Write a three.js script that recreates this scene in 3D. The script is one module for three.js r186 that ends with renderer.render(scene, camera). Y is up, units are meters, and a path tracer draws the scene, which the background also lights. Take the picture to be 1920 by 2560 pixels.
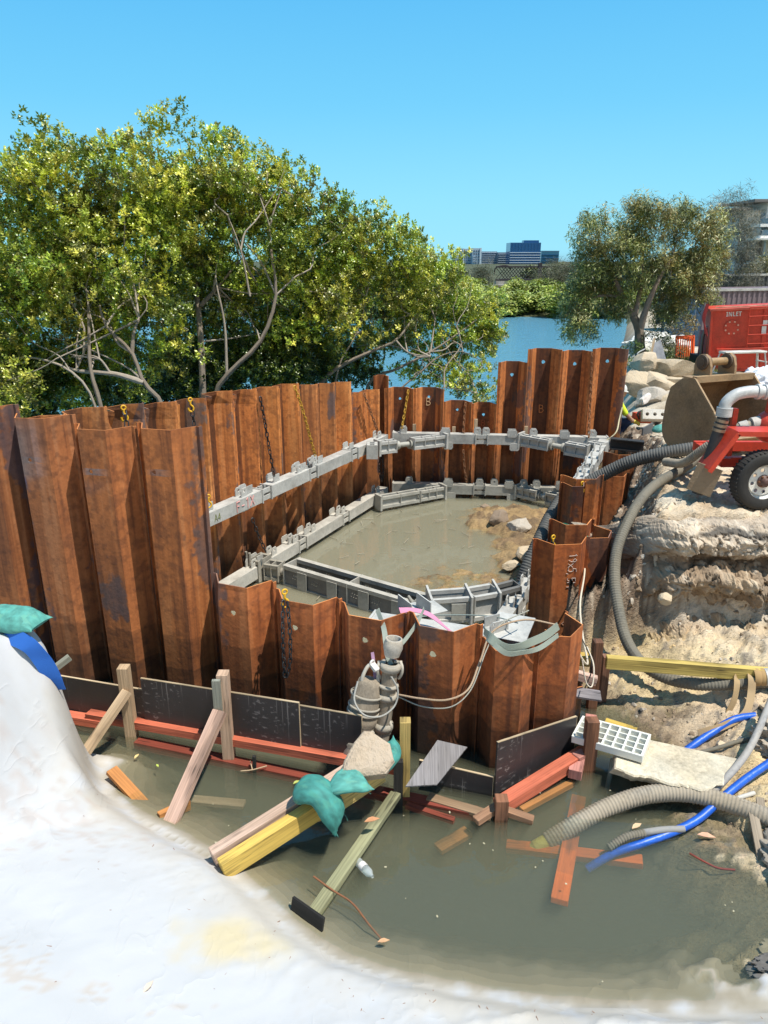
import * as THREE from 'three';
import { mergeGeometries, mergeVertices, toCreasedNormals } from 'three/addons/utils/BufferGeometryUtils.js';
import { FontLoader } from 'three/addons/loaders/FontLoader.js';
import { createNoise2D, createNoise3D } from 'simplex-noise';

// ---------- camera, sky, sun, exposure ----------
const scene = new THREE.Scene();
const camera = new THREE.PerspectiveCamera(69.42, 0.75, 0.05, 3000);
camera.position.set(0, 4.2, 0);
camera.rotation.order = 'YXZ';
camera.rotation.set(THREE.MathUtils.degToRad(-18.825), 0, 0);
scene.add(camera);

const SUN_AZ = THREE.MathUtils.degToRad(120), SUN_EL = THREE.MathUtils.degToRad(67);   // clockwise from straight ahead
const sunDir = new THREE.Vector3(Math.sin(SUN_AZ) * Math.cos(SUN_EL), Math.sin(SUN_EL), -Math.cos(SUN_AZ) * Math.cos(SUN_EL));
{
  const w = 512, h = 256, d = new Float32Array(w * h * 4);
  const stops = [[-90, .22, .30, .34], [-1, .32, .62, .80], [0, .37, .83, 1.02], [4, .31, .79, 1.03], [10, .19, .65, 1.0], [17, .12, .53, .95], [35, .10, .41, .78], [60, .09, .33, .62], [90, .085, .29, .55]];
  for (let j = 0; j < h; j++) {
    const el = (j + .5) / h * 180 - 90;
    let k = 0; while (k < stops.length - 2 && el > stops[k + 1][0]) k++;
    const a = stops[k], b = stops[k + 1], t = THREE.MathUtils.clamp((el - a[0]) / (b[0] - a[0]), 0, 1);
    for (let i = 0; i < w; i++) {
      const o = (j * w + i) * 4;
      for (let c = 0; c < 3; c++) d[o + c] = (a[c + 1] + (b[c + 1] - a[c + 1]) * t) * .80;
      d[o + 3] = 1;
    }
  }
  const sky = new THREE.DataTexture(d, w, h, THREE.RGBAFormat, THREE.FloatType);
  sky.mapping = THREE.EquirectangularReflectionMapping; sky.magFilter = THREE.LinearFilter; sky.needsUpdate = true;
  scene.background = sky; scene.environment = sky;
}
const sun = new THREE.DirectionalLight(new THREE.Color().setRGB(1, .94, .83), 5.0);
sun.position.copy(sunDir).multiplyScalar(60).add(new THREE.Vector3(0, 0, -9)); sun.target.position.set(0, 0, -9);
sun.castShadow = true; sun.shadow.mapSize.set(4096, 4096);
Object.assign(sun.shadow.camera, { left: -25, right: 25, top: 25, bottom: -25, near: 1, far: 140 });
scene.add(sun, sun.target);
const renderer = new THREE.WebGLRenderer({ antialias: true });
renderer.toneMapping = THREE.LinearToneMapping;
renderer.toneMappingExposure = 1.25;
renderer.shadowMap.enabled = true;

// ---------- helpers ----------
let seed = 7;
const rnd = () => { seed = (seed + 0x6d2b79f5) | 0; let t = Math.imul(seed ^ (seed >>> 15), 1 | seed); t = (t + Math.imul(t ^ (t >>> 7), 61 | t)) ^ t; return ((t ^ (t >>> 14)) >>> 0) / 4294967296; };
const rr = (a, b) => a + (b - a) * rnd();
const n2 = createNoise2D(rnd), n3 = createNoise3D(rnd);
const { clamp, lerp } = THREE.MathUtils;
const sm = (a, b, x) => { const t = clamp((x - a) / (b - a), 0, 1); return t * t * (3 - 2 * t); };
const fbm = (x, y, o = 4) => { let s = 0, a = .5, f = 1; for (let i = 0; i < o; i++) { s += a * n2(x * f + i * 17.3, y * f - i * 9.1); a *= .5; f *= 2.03; } return s; };
const fbm3 = (x, y, z, o = 4) => { let s = 0, a = .5, f = 1; for (let i = 0; i < o; i++) { s += a * n3(x * f + i * 17.3, y * f - i * 9.1, z * f); a *= .5; f *= 2.03; } return s; };
const hash = (i, j, k) => { let h = Math.imul(i, 374761393) ^ Math.imul(j, 668265263) ^ Math.imul(k, 2147483647 - 58); h = Math.imul(h ^ (h >>> 13), 1274126177); return (h ^ (h >>> 16)) >>> 0; };
function cells(x, y, z) {      // distance to the nearest scattered point, 0..about 1
  const X = Math.floor(x), Y = Math.floor(y), Q = Math.floor(z); let d = 9;
  for (let i = -1; i < 2; i++) for (let j = -1; j < 2; j++) for (let k = -1; k < 2; k++) { const h = hash(X + i, Y + j, Q + k), a = X + i + (h & 255) / 255 - x, b = Y + j + ((h >> 8) & 255) / 255 - y, c = Q + k + ((h >> 16) & 255) / 255 - z; d = Math.min(d, a * a + b * b + c * c); }
  return Math.sqrt(d);
}
const v3 = (a) => (a.isVector3 ? a.clone() : new THREE.Vector3(...a));
const rgb = (r, g, b) => new THREE.Color().setRGB(r, g, b);
const counts = {};
const numbered = (n) => { counts[n] = (counts[n] ?? -1) + 1; return counts[n] ? n + '_' + String(counts[n]).padStart(3, '0') : n; };
function tag(o, label, category, group, kind) {
  if (label) o.userData.label = label;
  if (category) o.userData.category = category;
  if (group) o.userData.group = group;
  if (kind) o.userData.kind = kind;
  return o;
}
function thing(name, label, category, group, at = [0, 0, 0], turn = 0) {
  const g = new THREE.Group(); g.name = numbered(name); g.position.set(...at); g.rotation.y = turn; scene.add(g);
  return tag(g, label, category, group);
}
const shadows = (m) => { m.castShadow = m.receiveShadow = true; return m; };
function norm(g) { let q = g.index ? g.toNonIndexed() : g; for (const k of Object.keys(q.attributes)) if (!['position', 'normal', 'uv', 'color'].includes(k)) q.deleteAttribute(k); return q; }
function merge(list) {
  list = list.flat(3).map(norm);
  if (list.length === 1) return list[0];
  const anyColor = list.some((g) => g.attributes.color);
  if (anyColor) for (const g of list) if (!g.attributes.color) g.setAttribute('color', new THREE.BufferAttribute(new Float32Array(g.attributes.position.count * 3).fill(1), 3));
  return mergeGeometries(list);
}
function part(parent, name, geo, mat, label) {
  const m = shadows(new THREE.Mesh(Array.isArray(geo) ? merge(geo) : geo, mat)); m.name = name; parent.add(m);
  if (label) m.userData.label = label;
  return m;
}
function solo(name, label, category, geo, mat, group) {            // a thing of one piece, its origin at its base
  const g = Array.isArray(geo) ? merge(geo) : geo; g.computeBoundingBox();
  const c = g.boundingBox.getCenter(new THREE.Vector3()); c.y = g.boundingBox.min.y; g.translate(-c.x, -c.y, -c.z);
  const m = shadows(new THREE.Mesh(g, mat)); m.name = numbered(name); m.position.copy(c); scene.add(m);
  return tag(m, label, category, group);
}
function structure(name, geo, mat, kind = 'structure') { const m = shadows(new THREE.Mesh(geo, mat)); m.name = name; m.userData.kind = kind; scene.add(m); return m; }
function boxUV(g, s = 1) {
  g = g.index ? g.toNonIndexed() : g; if (!g.attributes.normal) g.computeVertexNormals();
  const p = g.attributes.position, n = p.count, uv = new Float32Array(n * 2), a = new THREE.Vector3(), b = new THREE.Vector3(), c = new THREE.Vector3();
  for (let i = 0; i < n; i += 3) {
    a.fromBufferAttribute(p, i); b.fromBufferAttribute(p, i + 1).sub(a); c.fromBufferAttribute(p, i + 2).sub(a); b.cross(c);
    const ax = Math.abs(b.x), ay = Math.abs(b.y), az = Math.abs(b.z);
    for (let k = 0; k < 3; k++) {
      const x = p.getX(i + k), y = p.getY(i + k), z = p.getZ(i + k);
      const q = ay > ax && ay > az ? [x, z] : ax > az ? [z, y] : [x, y];
      uv[(i + k) * 2] = q[0] * s; uv[(i + k) * 2 + 1] = q[1] * s;
    }
  }
  g.setAttribute('uv', new THREE.BufferAttribute(uv, 2)); return g;
}
// box with chamfered edges, its length along z, uv in metres with v along z
function cbox(sx, sy, sz, c = .004) {
  c = Math.min(c, sx * .3, sy * .3, sz * .3);
  const w = sx / 2 - c, h = sy / 2 - c, s = new THREE.Shape();
  s.moveTo(-w, -h); s.lineTo(w, -h); s.lineTo(w, h); s.lineTo(-w, h); s.closePath();
  const g = new THREE.ExtrudeGeometry(s, { depth: sz - 2 * c, bevelEnabled: true, bevelSize: c, bevelThickness: c, bevelSegments: 1, curveSegments: 1 });
  g.translate(0, 0, -(sz - 2 * c) / 2); return g;
}
const at = (g, x, y, z, ry = 0, rx = 0, rz = 0) => { g.applyMatrix4(new THREE.Matrix4().compose(new THREE.Vector3(x, y, z), new THREE.Quaternion().setFromEuler(new THREE.Euler(rx, ry, rz, 'YXZ')), new THREE.Vector3(1, 1, 1))); return g; };
function basis(A, B, up = [0, 1, 0]) {
  A = v3(A); B = v3(B); const z = B.clone().sub(A).normalize(), x = v3(up).cross(z).normalize(), y = z.clone().cross(x);
  return new THREE.Matrix4().makeBasis(x, y, z).setPosition(A.add(B).multiplyScalar(.5));
}
function beam(A, B, w, h, { c = .004, up = [0, 1, 0], roll = 0, uo = rnd() * 3 } = {}) {    // timber or bar from A to B
  const L = v3(A).distanceTo(v3(B)), g = cbox(w, h, L, c);
  const u = g.attributes.uv; for (let i = 0; i < u.count; i++) u.setXY(i, u.getX(i) + uo, u.getY(i) + uo * 1.7);
  if (roll) g.rotateZ(roll);
  return g.applyMatrix4(basis(A, B, up));
}
function rod(A, B, r, seg = 12, r2 = r) {
  const L = v3(A).distanceTo(v3(B)), g = new THREE.CylinderGeometry(r2, r, L, seg); g.rotateX(Math.PI / 2);
  return g.applyMatrix4(basis(A, B, Math.abs(v3(B).sub(v3(A)).normalize().y) > .99 ? [1, 0, 0] : [0, 1, 0]));
}
const curve = (pts, t = .5) => new THREE.CatmullRomCurve3(pts.map(v3), false, 'centripetal', t);
function tube(pts, r, seg = 40, rad = 8) {
  const cv = curve(pts), g = new THREE.TubeGeometry(cv, seg, r, rad), L = cv.getLength(), u = g.attributes.uv;
  for (let i = 0; i < u.count; i++) u.setXY(i, u.getY(i) * r * 6.28, u.getX(i) * L);
  return g;
}
function hose(pts, r, pitch = .026, depth = .12, rad = 16, taper) {           // corrugated hose: real rings
  const cv = curve(pts), L = cv.getLength(), seg = Math.round(L / pitch * 4), g = new THREE.TubeGeometry(cv, seg, r, rad);
  const p = g.attributes.position, u = g.attributes.uv, c = new THREE.Vector3(), q = new THREE.Vector3();
  for (let i = 0; i <= seg; i++) {
    cv.getPointAt(i / seg, c);
    const k = [1, .45, 0, .45][i % 4] * depth, s = 1 + depth * .4 - k;
    for (let j = 0; j <= rad; j++) { const n = i * (rad + 1) + j; q.fromBufferAttribute(p, n).sub(c).multiplyScalar(s).add(c); p.setXYZ(n, q.x, q.y, q.z); u.setXY(n, j / rad * r * 6.28, i / seg * L); }
  }
  g.computeVertexNormals(); return g;
}
function lathe(prof, seg = 20) { const g = new THREE.LatheGeometry(prof.map(([r, y]) => new THREE.Vector2(Math.max(r, .0005), y)), seg); return g; }
function plate(shapePts, t, holes = [], bev = .002) {               // flat plate in xy, thickness along z
  const s = new THREE.Shape(); shapePts.forEach(([x, y], i) => (i ? s.lineTo(x, y) : s.moveTo(x, y))); s.closePath();
  for (const [x, y, r] of holes) { const h = new THREE.Path(); h.absarc(x, y, r, 0, 6.2832, true); s.holes.push(h); }
  const g = new THREE.ExtrudeGeometry(s, { depth: t - 2 * bev, bevelEnabled: bev > 0, bevelSize: bev, bevelThickness: bev, bevelSegments: 1, curveSegments: 8 });
  g.translate(0, 0, -(t - 2 * bev) / 2); return g;
}
const rect = (w, h, c = .02) => [[-w / 2 + c, -h / 2], [w / 2 - c, -h / 2], [w / 2, -h / 2 + c], [w / 2, h / 2 - c], [w / 2 - c, h / 2], [-w / 2 + c, h / 2], [-w / 2, h / 2 - c], [-w / 2, -h / 2 + c]];
function rock(sx, sy, sz, k = 1, rough = .35, det = 3, flat = .5) {    // an angular stone
  const g0 = mergeVertices(new THREE.IcosahedronGeometry(1, det * 2 + 1).deleteAttribute('uv').deleteAttribute('normal'));
  const p = g0.attributes.position, v = new THREE.Vector3(), o = k * 13.7;
  const cuts = []; for (let i = 0; i < 15; i++) { const a = rnd() * 6.28, z = rr(-1, 1), s = Math.sqrt(1 - z * z); cuts.push([new THREE.Vector3(Math.cos(a) * s, z, Math.sin(a) * s), rr(flat, .88)]); }
  for (let i = 0; i < p.count; i++) {
    v.fromBufferAttribute(p, i);
    for (const [n, d] of cuts) { const e = v.dot(n) - d; if (e > 0) v.addScaledVector(n, -e * .96); }
    v.multiplyScalar(1 + rough * .3 * fbm3(v.x * 1.3 + o, v.y * 1.3, v.z * 1.3, 3) + rough * .12 * fbm3(v.x * 5 + o, v.y * 5, v.z * 5, 3));
    p.setXYZ(i, v.x * sx / 1.7, v.y * sy / 1.7, v.z * sz / 1.7);
  }
  return boxUV(toCreasedNormals(g0, .42));
}

// ---------- procedural textures ----------
function lattice(px, py) { const a = new Float32Array(px * py); for (let i = 0; i < a.length; i++) a[i] = rnd(); return (x, y) => { x *= px; y *= py; const i = Math.floor(x), j = Math.floor(y), f = x - i, g = y - j, u = f * f * (3 - 2 * f), v = g * g * (3 - 2 * g), X = (k) => ((k % px) + px) % px, Yy = (k) => ((k % py) + py) % py, A = a[Yy(j) * px + X(i)], B = a[Yy(j) * px + X(i + 1)], C = a[Yy(j + 1) * px + X(i)], D = a[Yy(j + 1) * px + X(i + 1)]; return A + (B - A) * u + (C - A) * v + (A - B - C + D) * u * v; }; }
function tfbm(px, py, oct = 5, gain = .5) { const L = []; for (let i = 0; i < oct; i++) L.push(lattice(px << i, py << i)); return (x, y) => { let s = 0, a = 1, t = 0; for (const l of L) { s += a * l(x, y); t += a; a *= gain; } return s / t; }; }
function tex(w, h, f, srgb = true, repeat = [1, 1]) {
  const d = new Uint8Array(w * h * 4), o = [0, 0, 0];
  for (let j = 0; j < h; j++) for (let i = 0; i < w; i++) { f((i + .5) / w, (j + .5) / h, o); const k = (j * w + i) * 4; for (let c = 0; c < 3; c++) d[k + c] = clamp(srgb ? 255 * (o[c] <= .0031308 ? o[c] * 12.92 : 1.055 * Math.pow(Math.max(o[c], 0), 1 / 2.4) - .055) : o[c] * 255, 0, 255); d[k + 3] = 255; }
  const t = new THREE.DataTexture(d, w, h, THREE.RGBAFormat); t.wrapS = t.wrapT = THREE.RepeatWrapping; t.magFilter = THREE.LinearFilter; t.minFilter = THREE.LinearMipmapLinearFilter; t.generateMipmaps = true;
  if (srgb) t.colorSpace = THREE.SRGBColorSpace; t.repeat.set(...repeat); t.needsUpdate = true; return t;
}
const grey = (w, h, f, repeat) => tex(w, h, (x, y, o) => { o[0] = o[1] = o[2] = f(x, y); }, false, repeat);
const again = (t, rx, ry) => { const c = t.clone(); c.repeat.set(rx, ry); c.needsUpdate = true; return c; };
const mix3 = (o, a, b, t) => { for (let c = 0; c < 3; c++) o[c] = a[c] + (b[c] - a[c]) * t; };

const T = {};
{ // rust: orange brown with streaks along v, dark mill-scale and pits; covers 2.4 m x 2.4 m
  const A = tfbm(3, 3, 6), S = tfbm(48, 2, 5), P = tfbm(40, 40, 4), M = tfbm(4, 2, 5), F = tfbm(90, 90, 3);
  const base = (x, y, o) => {
    const a = A(x, y), s = S(x, y), p = P(x, y), m = M(x, y);
    mix3(o, [.25, .082, .023], [.42, .148, .040], sm(.36, .64, a * .42 + s * .58));
    mix3(o, o, [.50, .22, .08], sm(.58, .74, s) * .5); mix3(o, o, [.14, .05, .018], sm(.42, .28, s) * .4);
    mix3(o, o, [.13, .046, .018], sm(.52, .72, p * .6 + a * .4) * .5);
    mix3(o, o, [.085, .072, .074], sm(.68, .74, m + (p - .5) * .16) * .7);
    const k = .82 + .36 * F(x, y); o[0] *= k; o[1] *= k; o[2] *= k;
  };
  T.rust = tex(1024, 1024, base, true, [1 / 2.4, 1 / 2.4]);
  T.rustBump = grey(1024, 1024, (x, y) => .45 * F(x, y) + .35 * P(x, y) + .2 * S(x, y), [1 / 2.4, 1 / 2.4]);
  T.rustRough = grey(512, 512, (x, y) => .55 + .35 * A(x, y) - .22 * sm(.635, .72, M(x, y)), [1 / 2.4, 1 / 2.4]);
}
{ // timber grain: v along the grain; 0.5 m x 2 m; grey-scale to be tinted
  const G = tfbm(26, 2, 5), B = tfbm(3, 3, 4), W = tfbm(2, 3, 3), K = tfbm(40, 12, 3);
  const f = (x, y) => { const xx = x + .05 * (W(x, y) - .5); return .5 + .5 * Math.sin((xx * 16 + G(xx, y) * 2.2) * 6.2832); };
  T.wood = tex(512, 1024, (x, y, o) => { const g = f(x, y), b = B(x, y), st = 1 - .55 * sm(.56, .72, W(x, y) * .5 + K(x, y) * .5) - .35 * sm(.6, .75, B(x + .3, y)), k = (.70 + .24 * g * (.4 + .6 * G(x, y)) + .6 * (b - .5)) * (.84 + .34 * K(x, y)) * st; o[0] = k; o[1] = k * (.94 + .07 * b); o[2] = k * (.86 + .2 * b); }, true, [2, .5]);
  T.woodBump = grey(512, 512, (x, y) => .5 * f(x, y) + .5 * G(x, y), [2, .5]);
}
{ // mineral: concrete, dirt, stone; 1.6 m
  const A = tfbm(4, 4, 7, .58), B = tfbm(64, 64, 4, .7), C = tfbm(9, 9, 5), D = tfbm(128, 128, 2);
  T.min = tex(1024, 1024, (x, y, o) => { const k = .62 + .55 * (A(x, y) - .5) * 1.5 + .5 * (B(x, y) - .5) + .22; o[0] = k * (1 + .1 * (C(x, y) - .5)); o[1] = k; o[2] = k * (1 - .16 * (C(x, y) - .5)); }, true, [1 / 1.6, 1 / 1.6]);
  T.minBump = grey(1024, 1024, (x, y) => .4 * A(x, y) + .45 * B(x, y) + .15 * D(x, y), [1 / 1.6, 1 / 1.6]);
  T.soft = grey(512, 512, (x, y) => .6 * A(x, y) + .4 * C(x, y), [1 / 1.6, 1 / 1.6]);
}
{ // galvanised steel: spangle and dull stains; 0.8 m
  const A = tfbm(5, 5, 5), B = tfbm(24, 24, 3), C = tfbm(60, 60, 3);
  T.zinc = tex(512, 512, (x, y, o) => { const k = .80 + .5 * (A(x, y) - .5) + .22 * (B(x, y) - .5) + .2 * (C(x, y) - .5); o[0] = k; o[1] = k * 1.0; o[2] = k * .98; }, true, [1.25, 1.25]);
  T.zincRough = grey(256, 256, (x, y) => .38 + .4 * A(x, y), [1.25, 1.25]);
}
{ // weave for cloth, 0.3 m
  const N = tfbm(6, 6, 4);
  T.weave = grey(512, 512, (x, y) => { const u = Math.sin(x * 6.2832 * 64), v = Math.sin(y * 6.2832 * 64); return .5 + .2 * (Math.floor(x * 64) + Math.floor(y * 64) & 1 ? u * u : v * v) + .5 * (N(x, y) - .5); }, [1 / .3, 1 / .3]);
  const W = tfbm(5, 5, 5), R = tfbm(30, 30, 4);
  const Q1 = tfbm(4, 4, 4), Q2 = tfbm(7, 3, 4), rg = (v, w) => Math.pow(Math.max(0, 1 - Math.abs(v - .5) * w), 3);
  T.crease = grey(1024, 1024, (x, y) => .55 * rg(Q1(x, y), 9) * sm(.45, .6, Q2(y, x)) + .35 * rg(Q2(x, y), 12) * sm(.5, .62, Q1(y, x)) + .1 * R(x, y), [.7, .7]);
  T.ripple = grey(512, 512, (x, y) => .5 * W(x, y) + .5 * R(x, y));
}
{ // film-faced ply: dark with pale drips and scuffs, 1.2 m
  const A = tfbm(4, 3, 5), D = tfbm(70, 2, 4), S = tfbm(30, 60, 4), G = tfbm(2, 40, 3);
  T.ply = tex(512, 512, (x, y, o) => { const d = sm(.70, .80, D(x, y) * .75 + A(x, y) * .25) * .35, s = sm(.66, .76, S(x, y) * .6 + A(x, y) * .4) * .30, k = .7 + .6 * A(x, y) + .25 * (G(x, y) - .5); mix3(o, [.030 * k, .026 * k, .028 * k], [.42, .38, .36], Math.max(d, s)); }, true, [1 / 1.2, 1 / 1.2]);
}
const std = (o) => new THREE.MeshStandardMaterial({ roughness: .8, metalness: 0, ...o });
const phys = (o) => new THREE.MeshPhysicalMaterial({ roughness: .8, metalness: 0, ...o });
const wood = (c, o = {}) => std({ color: rgb(...c), map: T.wood, bumpMap: T.woodBump, bumpScale: .0025, roughness: .78, ...o });
const mineral = (c, o = {}) => std({ color: rgb(...c), map: T.min, bumpMap: T.minBump, bumpScale: .012, roughness: .95, ...o });
const zinc = (c, o = {}) => std({ color: rgb(...c), map: T.zinc, roughnessMap: T.zincRough, bumpMap: T.minBump, bumpScale: .0015, roughness: 1, metalness: .25, ...o });
const paint = (c, o = {}) => std({ color: rgb(...c), map: T.zinc, roughness: .5, bumpMap: T.minBump, bumpScale: .0008, ...o });

// ---------- the lie of the land ----------
const pond = [[-2.31, -4.98], [-1.72, -4.61], [-1.23, -4.33], [-.86, -3.98], [-.64, -3.74], [-.3, -3.5], [.06, -3.37], [.75, -3.22], [1.3, -3.17], [1.83, -3.15], [2.6, -3.12], [3.6, -3.3], [3.8, -4.0], [3.2, -4.32], [2.86, -4.55], [2.62, -4.95], [2.5, -5.3], [2.62, -5.78], [2.5, -6.2], [2.2, -6.7], [2.0, -7.4], [1.4, -7.3], [.2, -6.9], [-1.6, -7.6], [-3.4, -8], [-5.2, -8.1], [-5.2, -6.1], [-3.2, -5.75], [-2.5, -5.45]];
function dPoly(P, x, z) {          // signed distance, negative inside
  let d = 1e9, inn = false;
  for (let i = 0, j = P.length - 1; i < P.length; j = i++) {
    const [ax, az] = P[j], [bx, bz] = P[i], ex = bx - ax, ez = bz - az, t = clamp(((x - ax) * ex + (z - az) * ez) / (ex * ex + ez * ez), 0, 1), px = x - ax - t * ex, pz = z - az - t * ez;
    d = Math.min(d, px * px + pz * pz);
    if ((bz > z) !== (az > z) && x < (ax - bx) * (z - bz) / (az - bz) + bx) inn = !inn;
  }
  return inn ? -Math.sqrt(d) : Math.sqrt(d);
}
const pl = (P, t) => { if (t <= P[0][0]) return P[0][1]; for (let i = 1; i < P.length; i++) if (t <= P[i][0]) return lerp(P[i - 1][1], P[i][1], (t - P[i - 1][0]) / (P[i][0] - P[i - 1][0])); return P[P.length - 1][1]; };
const wallX = (z) => pl([[-15, 5.0], [-14.5, 4.95], [-12.7, 4.55], [-11.2, 3.85], [-9.95, 3.12], [-8.3, 2.62], [-7.6, 2.36], [-6, 1.9]], z);
const padX = (z) => pl([[-15, 5.3], [-13, 4.95], [-11, 4.35], [-9, 3.62], [-8.2, 3.3], [-7.4, 3.0]], z);
const faceNoise = (x) => .16 * fbm(x * 1.1 + 4, 2.2, 3) + .05 * n2(x * 4.1, 7);
const pit = [[-3.7, -7.3], [-.1, -14.9], [4.9, -14.5], [4.5, -12.75], [3.85, -11.25], [3.1, -10.0], [2.3, -8.0], [1.85, -7.6], [1.6, -6.1], [.85, -5.7], [-1.05, -6.4], [-2.3, -6.75]];
function ground(x, z) {
  const dp = dPoly(pond, x, z);
  const fine = .5 * fbm(x * 2.3, z * 2.3, 5);
  if (z < -6 && z > -15.2 && x > -4 && x < 5) {
    const di = dPoly(pit, x, z);
    if (di < 0) {
      const edge = wallX(z) - x;
      const el = (cx, cz, rx, rz, top, drop) => top - drop * Math.pow(Math.max(0, Math.hypot((x - cx) / rx, (z - cz) / rz) + .16 * n2(x * 1.7, z * 1.7) - .45), 1.4) + .10 * fine + .035 * fbm(x * 8, z * 8, 3);
      return Math.max(-.9, el(2.5, -13.0, 1.15, 1.15, -.31, .55), el(2.45, -11.2, .75, 1.5, -.33, .5), el(1.35, -10.15, 1.7, 1.15, -.44, .45), el(2.1, -9.9, .5, .8, -.36, .5));
    }
  }
  // pond bed
  if (dp < 0) {
    let h = -pl([[0, 0], [.18, .05], [.42, .15], [.8, .42], [1.3, .85]], -dp) + .06 * fine * sm(.08, .4, -dp);
    if (z > -3.9 || x < -1) h *= .9;
    h *= lerp(1, .42, sm(1.5, 2.6, x) * sm(-5.2, -4.4, z)); if (x > 1.2 && z > -5) h += .055 * (1 - 3 * Math.abs(fbm(x * 1.6 + z, z * 2.4, 3))) * sm(.05, .35, -dp) * sm(1.2, 2.2, x);
    return h;
  }
  const land = .335 * -z + .1;
  // right bank: bench, cut face, working pad
  if (z < -4.6 && z > -14.4 && x > Math.max(1.6, wallX(z) - .3) || z < -14.4) {
    let pad = 1.5 - .5 * sm(-10.2, -14.6, z) * sm(7.2, 5.2, x) - .3 * sm(-11, -19, z) - .5 * sm(-20, -36, z);
    pad += .03 * fine;
    const q = -7.45 - z - faceNoise(x) - .12 * sm(3.6, 4.6, x);
    const t = pl([[-.12, 0], [0, .18], [.08, .52], [.22, .66], [.3, .74], [.36, .98], [.6, 1]], q);
    const side = sm(.12, 1, (x - wallX(z)) / (padX(z) - wallX(z)));
    const bench = .03 + .34 * sm(0, 1.7, dp) + .10 * fine + .07 * fbm(x * 1.1 + 3, z * 1.3, 3);
    let wallFoot = lerp(.06, .9, sm(-7, -14.5, z));
    let h = lerp(Math.max(bench, q > .1 ? wallFoot : bench), pad, Math.min(t, q > .1 ? side : 1));
    const rough = Math.min(1, 4 * t * (1 - t) + 4 * side * (1 - side) + .35);
    h += rough * .10 * fbm(x * 3.3, z * 3.3 + 5, 4) * (q > -.3 ? 1 : .5);
    if (x > 2.2 && z > -5.2) h = lerp(h, .1 + .22 * dp + .05 * fine, sm(-5.2, -4.6, z));
    const shore = z < -14.4 ? sm(-1.6, .1, x - land) : 1;
    h = lerp(-1.1, h, shore);
    if (z < -58) { const far = sm(-63.5, -70, z); h = lerp(h, .1 + .5 * sm(-66, -100, z), far); }
    return h;
  }
  if (z < -6.9 || x < -4.8) { const hh = -.75 + .12 * fine; return x < -4.8 ? lerp(hh, front(x, z, dp), sm(-6.9, -5.4, z)) : hh; }
  return front(x, z, dp);
}
function front(x, z, dp) {          // the sheeted bank on the camera's side
  let h = .10 * sm(0, .22, dp) + .27 * dp + .13 * Math.max(0, dp - 1.2) + .05 * fbm(x * .7, z * .7 + 3, 2);
  const m = Math.hypot((x + 3.15) / 1.0, (z + 5.02) / 1.05);
  h += 1.25 * sm(1.05, .28, m + .10 * n2(x * 1.4, z * 1.4)) * sm(0, .28, dp);
  return h + .004 * fbm(x * 3, z * 3, 2);
}

// ---------- ground: one sheet to the horizon, fine where it is near ----------
function axis(lo, hi, step, end, grow) { const a = []; for (let x = lo; x <= hi; x += step) a.push(x); let s = step; for (let x = hi + s; x < end[1]; s *= grow, x += s) a.push(x); a.push(end[1]); s = step; const b = []; for (let x = lo - s; x > end[0]; s *= grow, x -= s) b.push(x); b.push(end[0]); return [...b.reverse(), ...a]; }
function sheet(xs, zs, f, color, uvs = 1) {
  const nx = xs.length, nz = zs.length, p = new Float32Array(nx * nz * 3), uv = new Float32Array(nx * nz * 2), col = new Float32Array(nx * nz * 3), idx = [], c = [0, 0, 0];
  for (let j = 0; j < nz; j++) for (let i = 0; i < nx; i++) {
    const k = j * nx + i, y = f(xs[i], zs[j]);
    p.set([xs[i], y, zs[j]], k * 3); uv.set([xs[i] * uvs - y * .74, zs[j] * uvs - y * .66], k * 2); color(xs[i], y, zs[j], c); col.set(c, k * 3);
  }
  for (let j = 0; j < nz - 1; j++) for (let i = 0; i < nx - 1; i++) { const a = j * nx + i, b = a + 1, d = a + nx, e = d + 1; idx.push(a, d, b, b, d, e); }
  const g = new THREE.BufferGeometry(); g.setAttribute('position', new THREE.BufferAttribute(p, 3)); g.setAttribute('uv', new THREE.BufferAttribute(uv, 2)); g.setAttribute('color', new THREE.BufferAttribute(col, 3)); g.setIndex(idx); g.computeVertexNormals(); return g;
}
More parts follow.
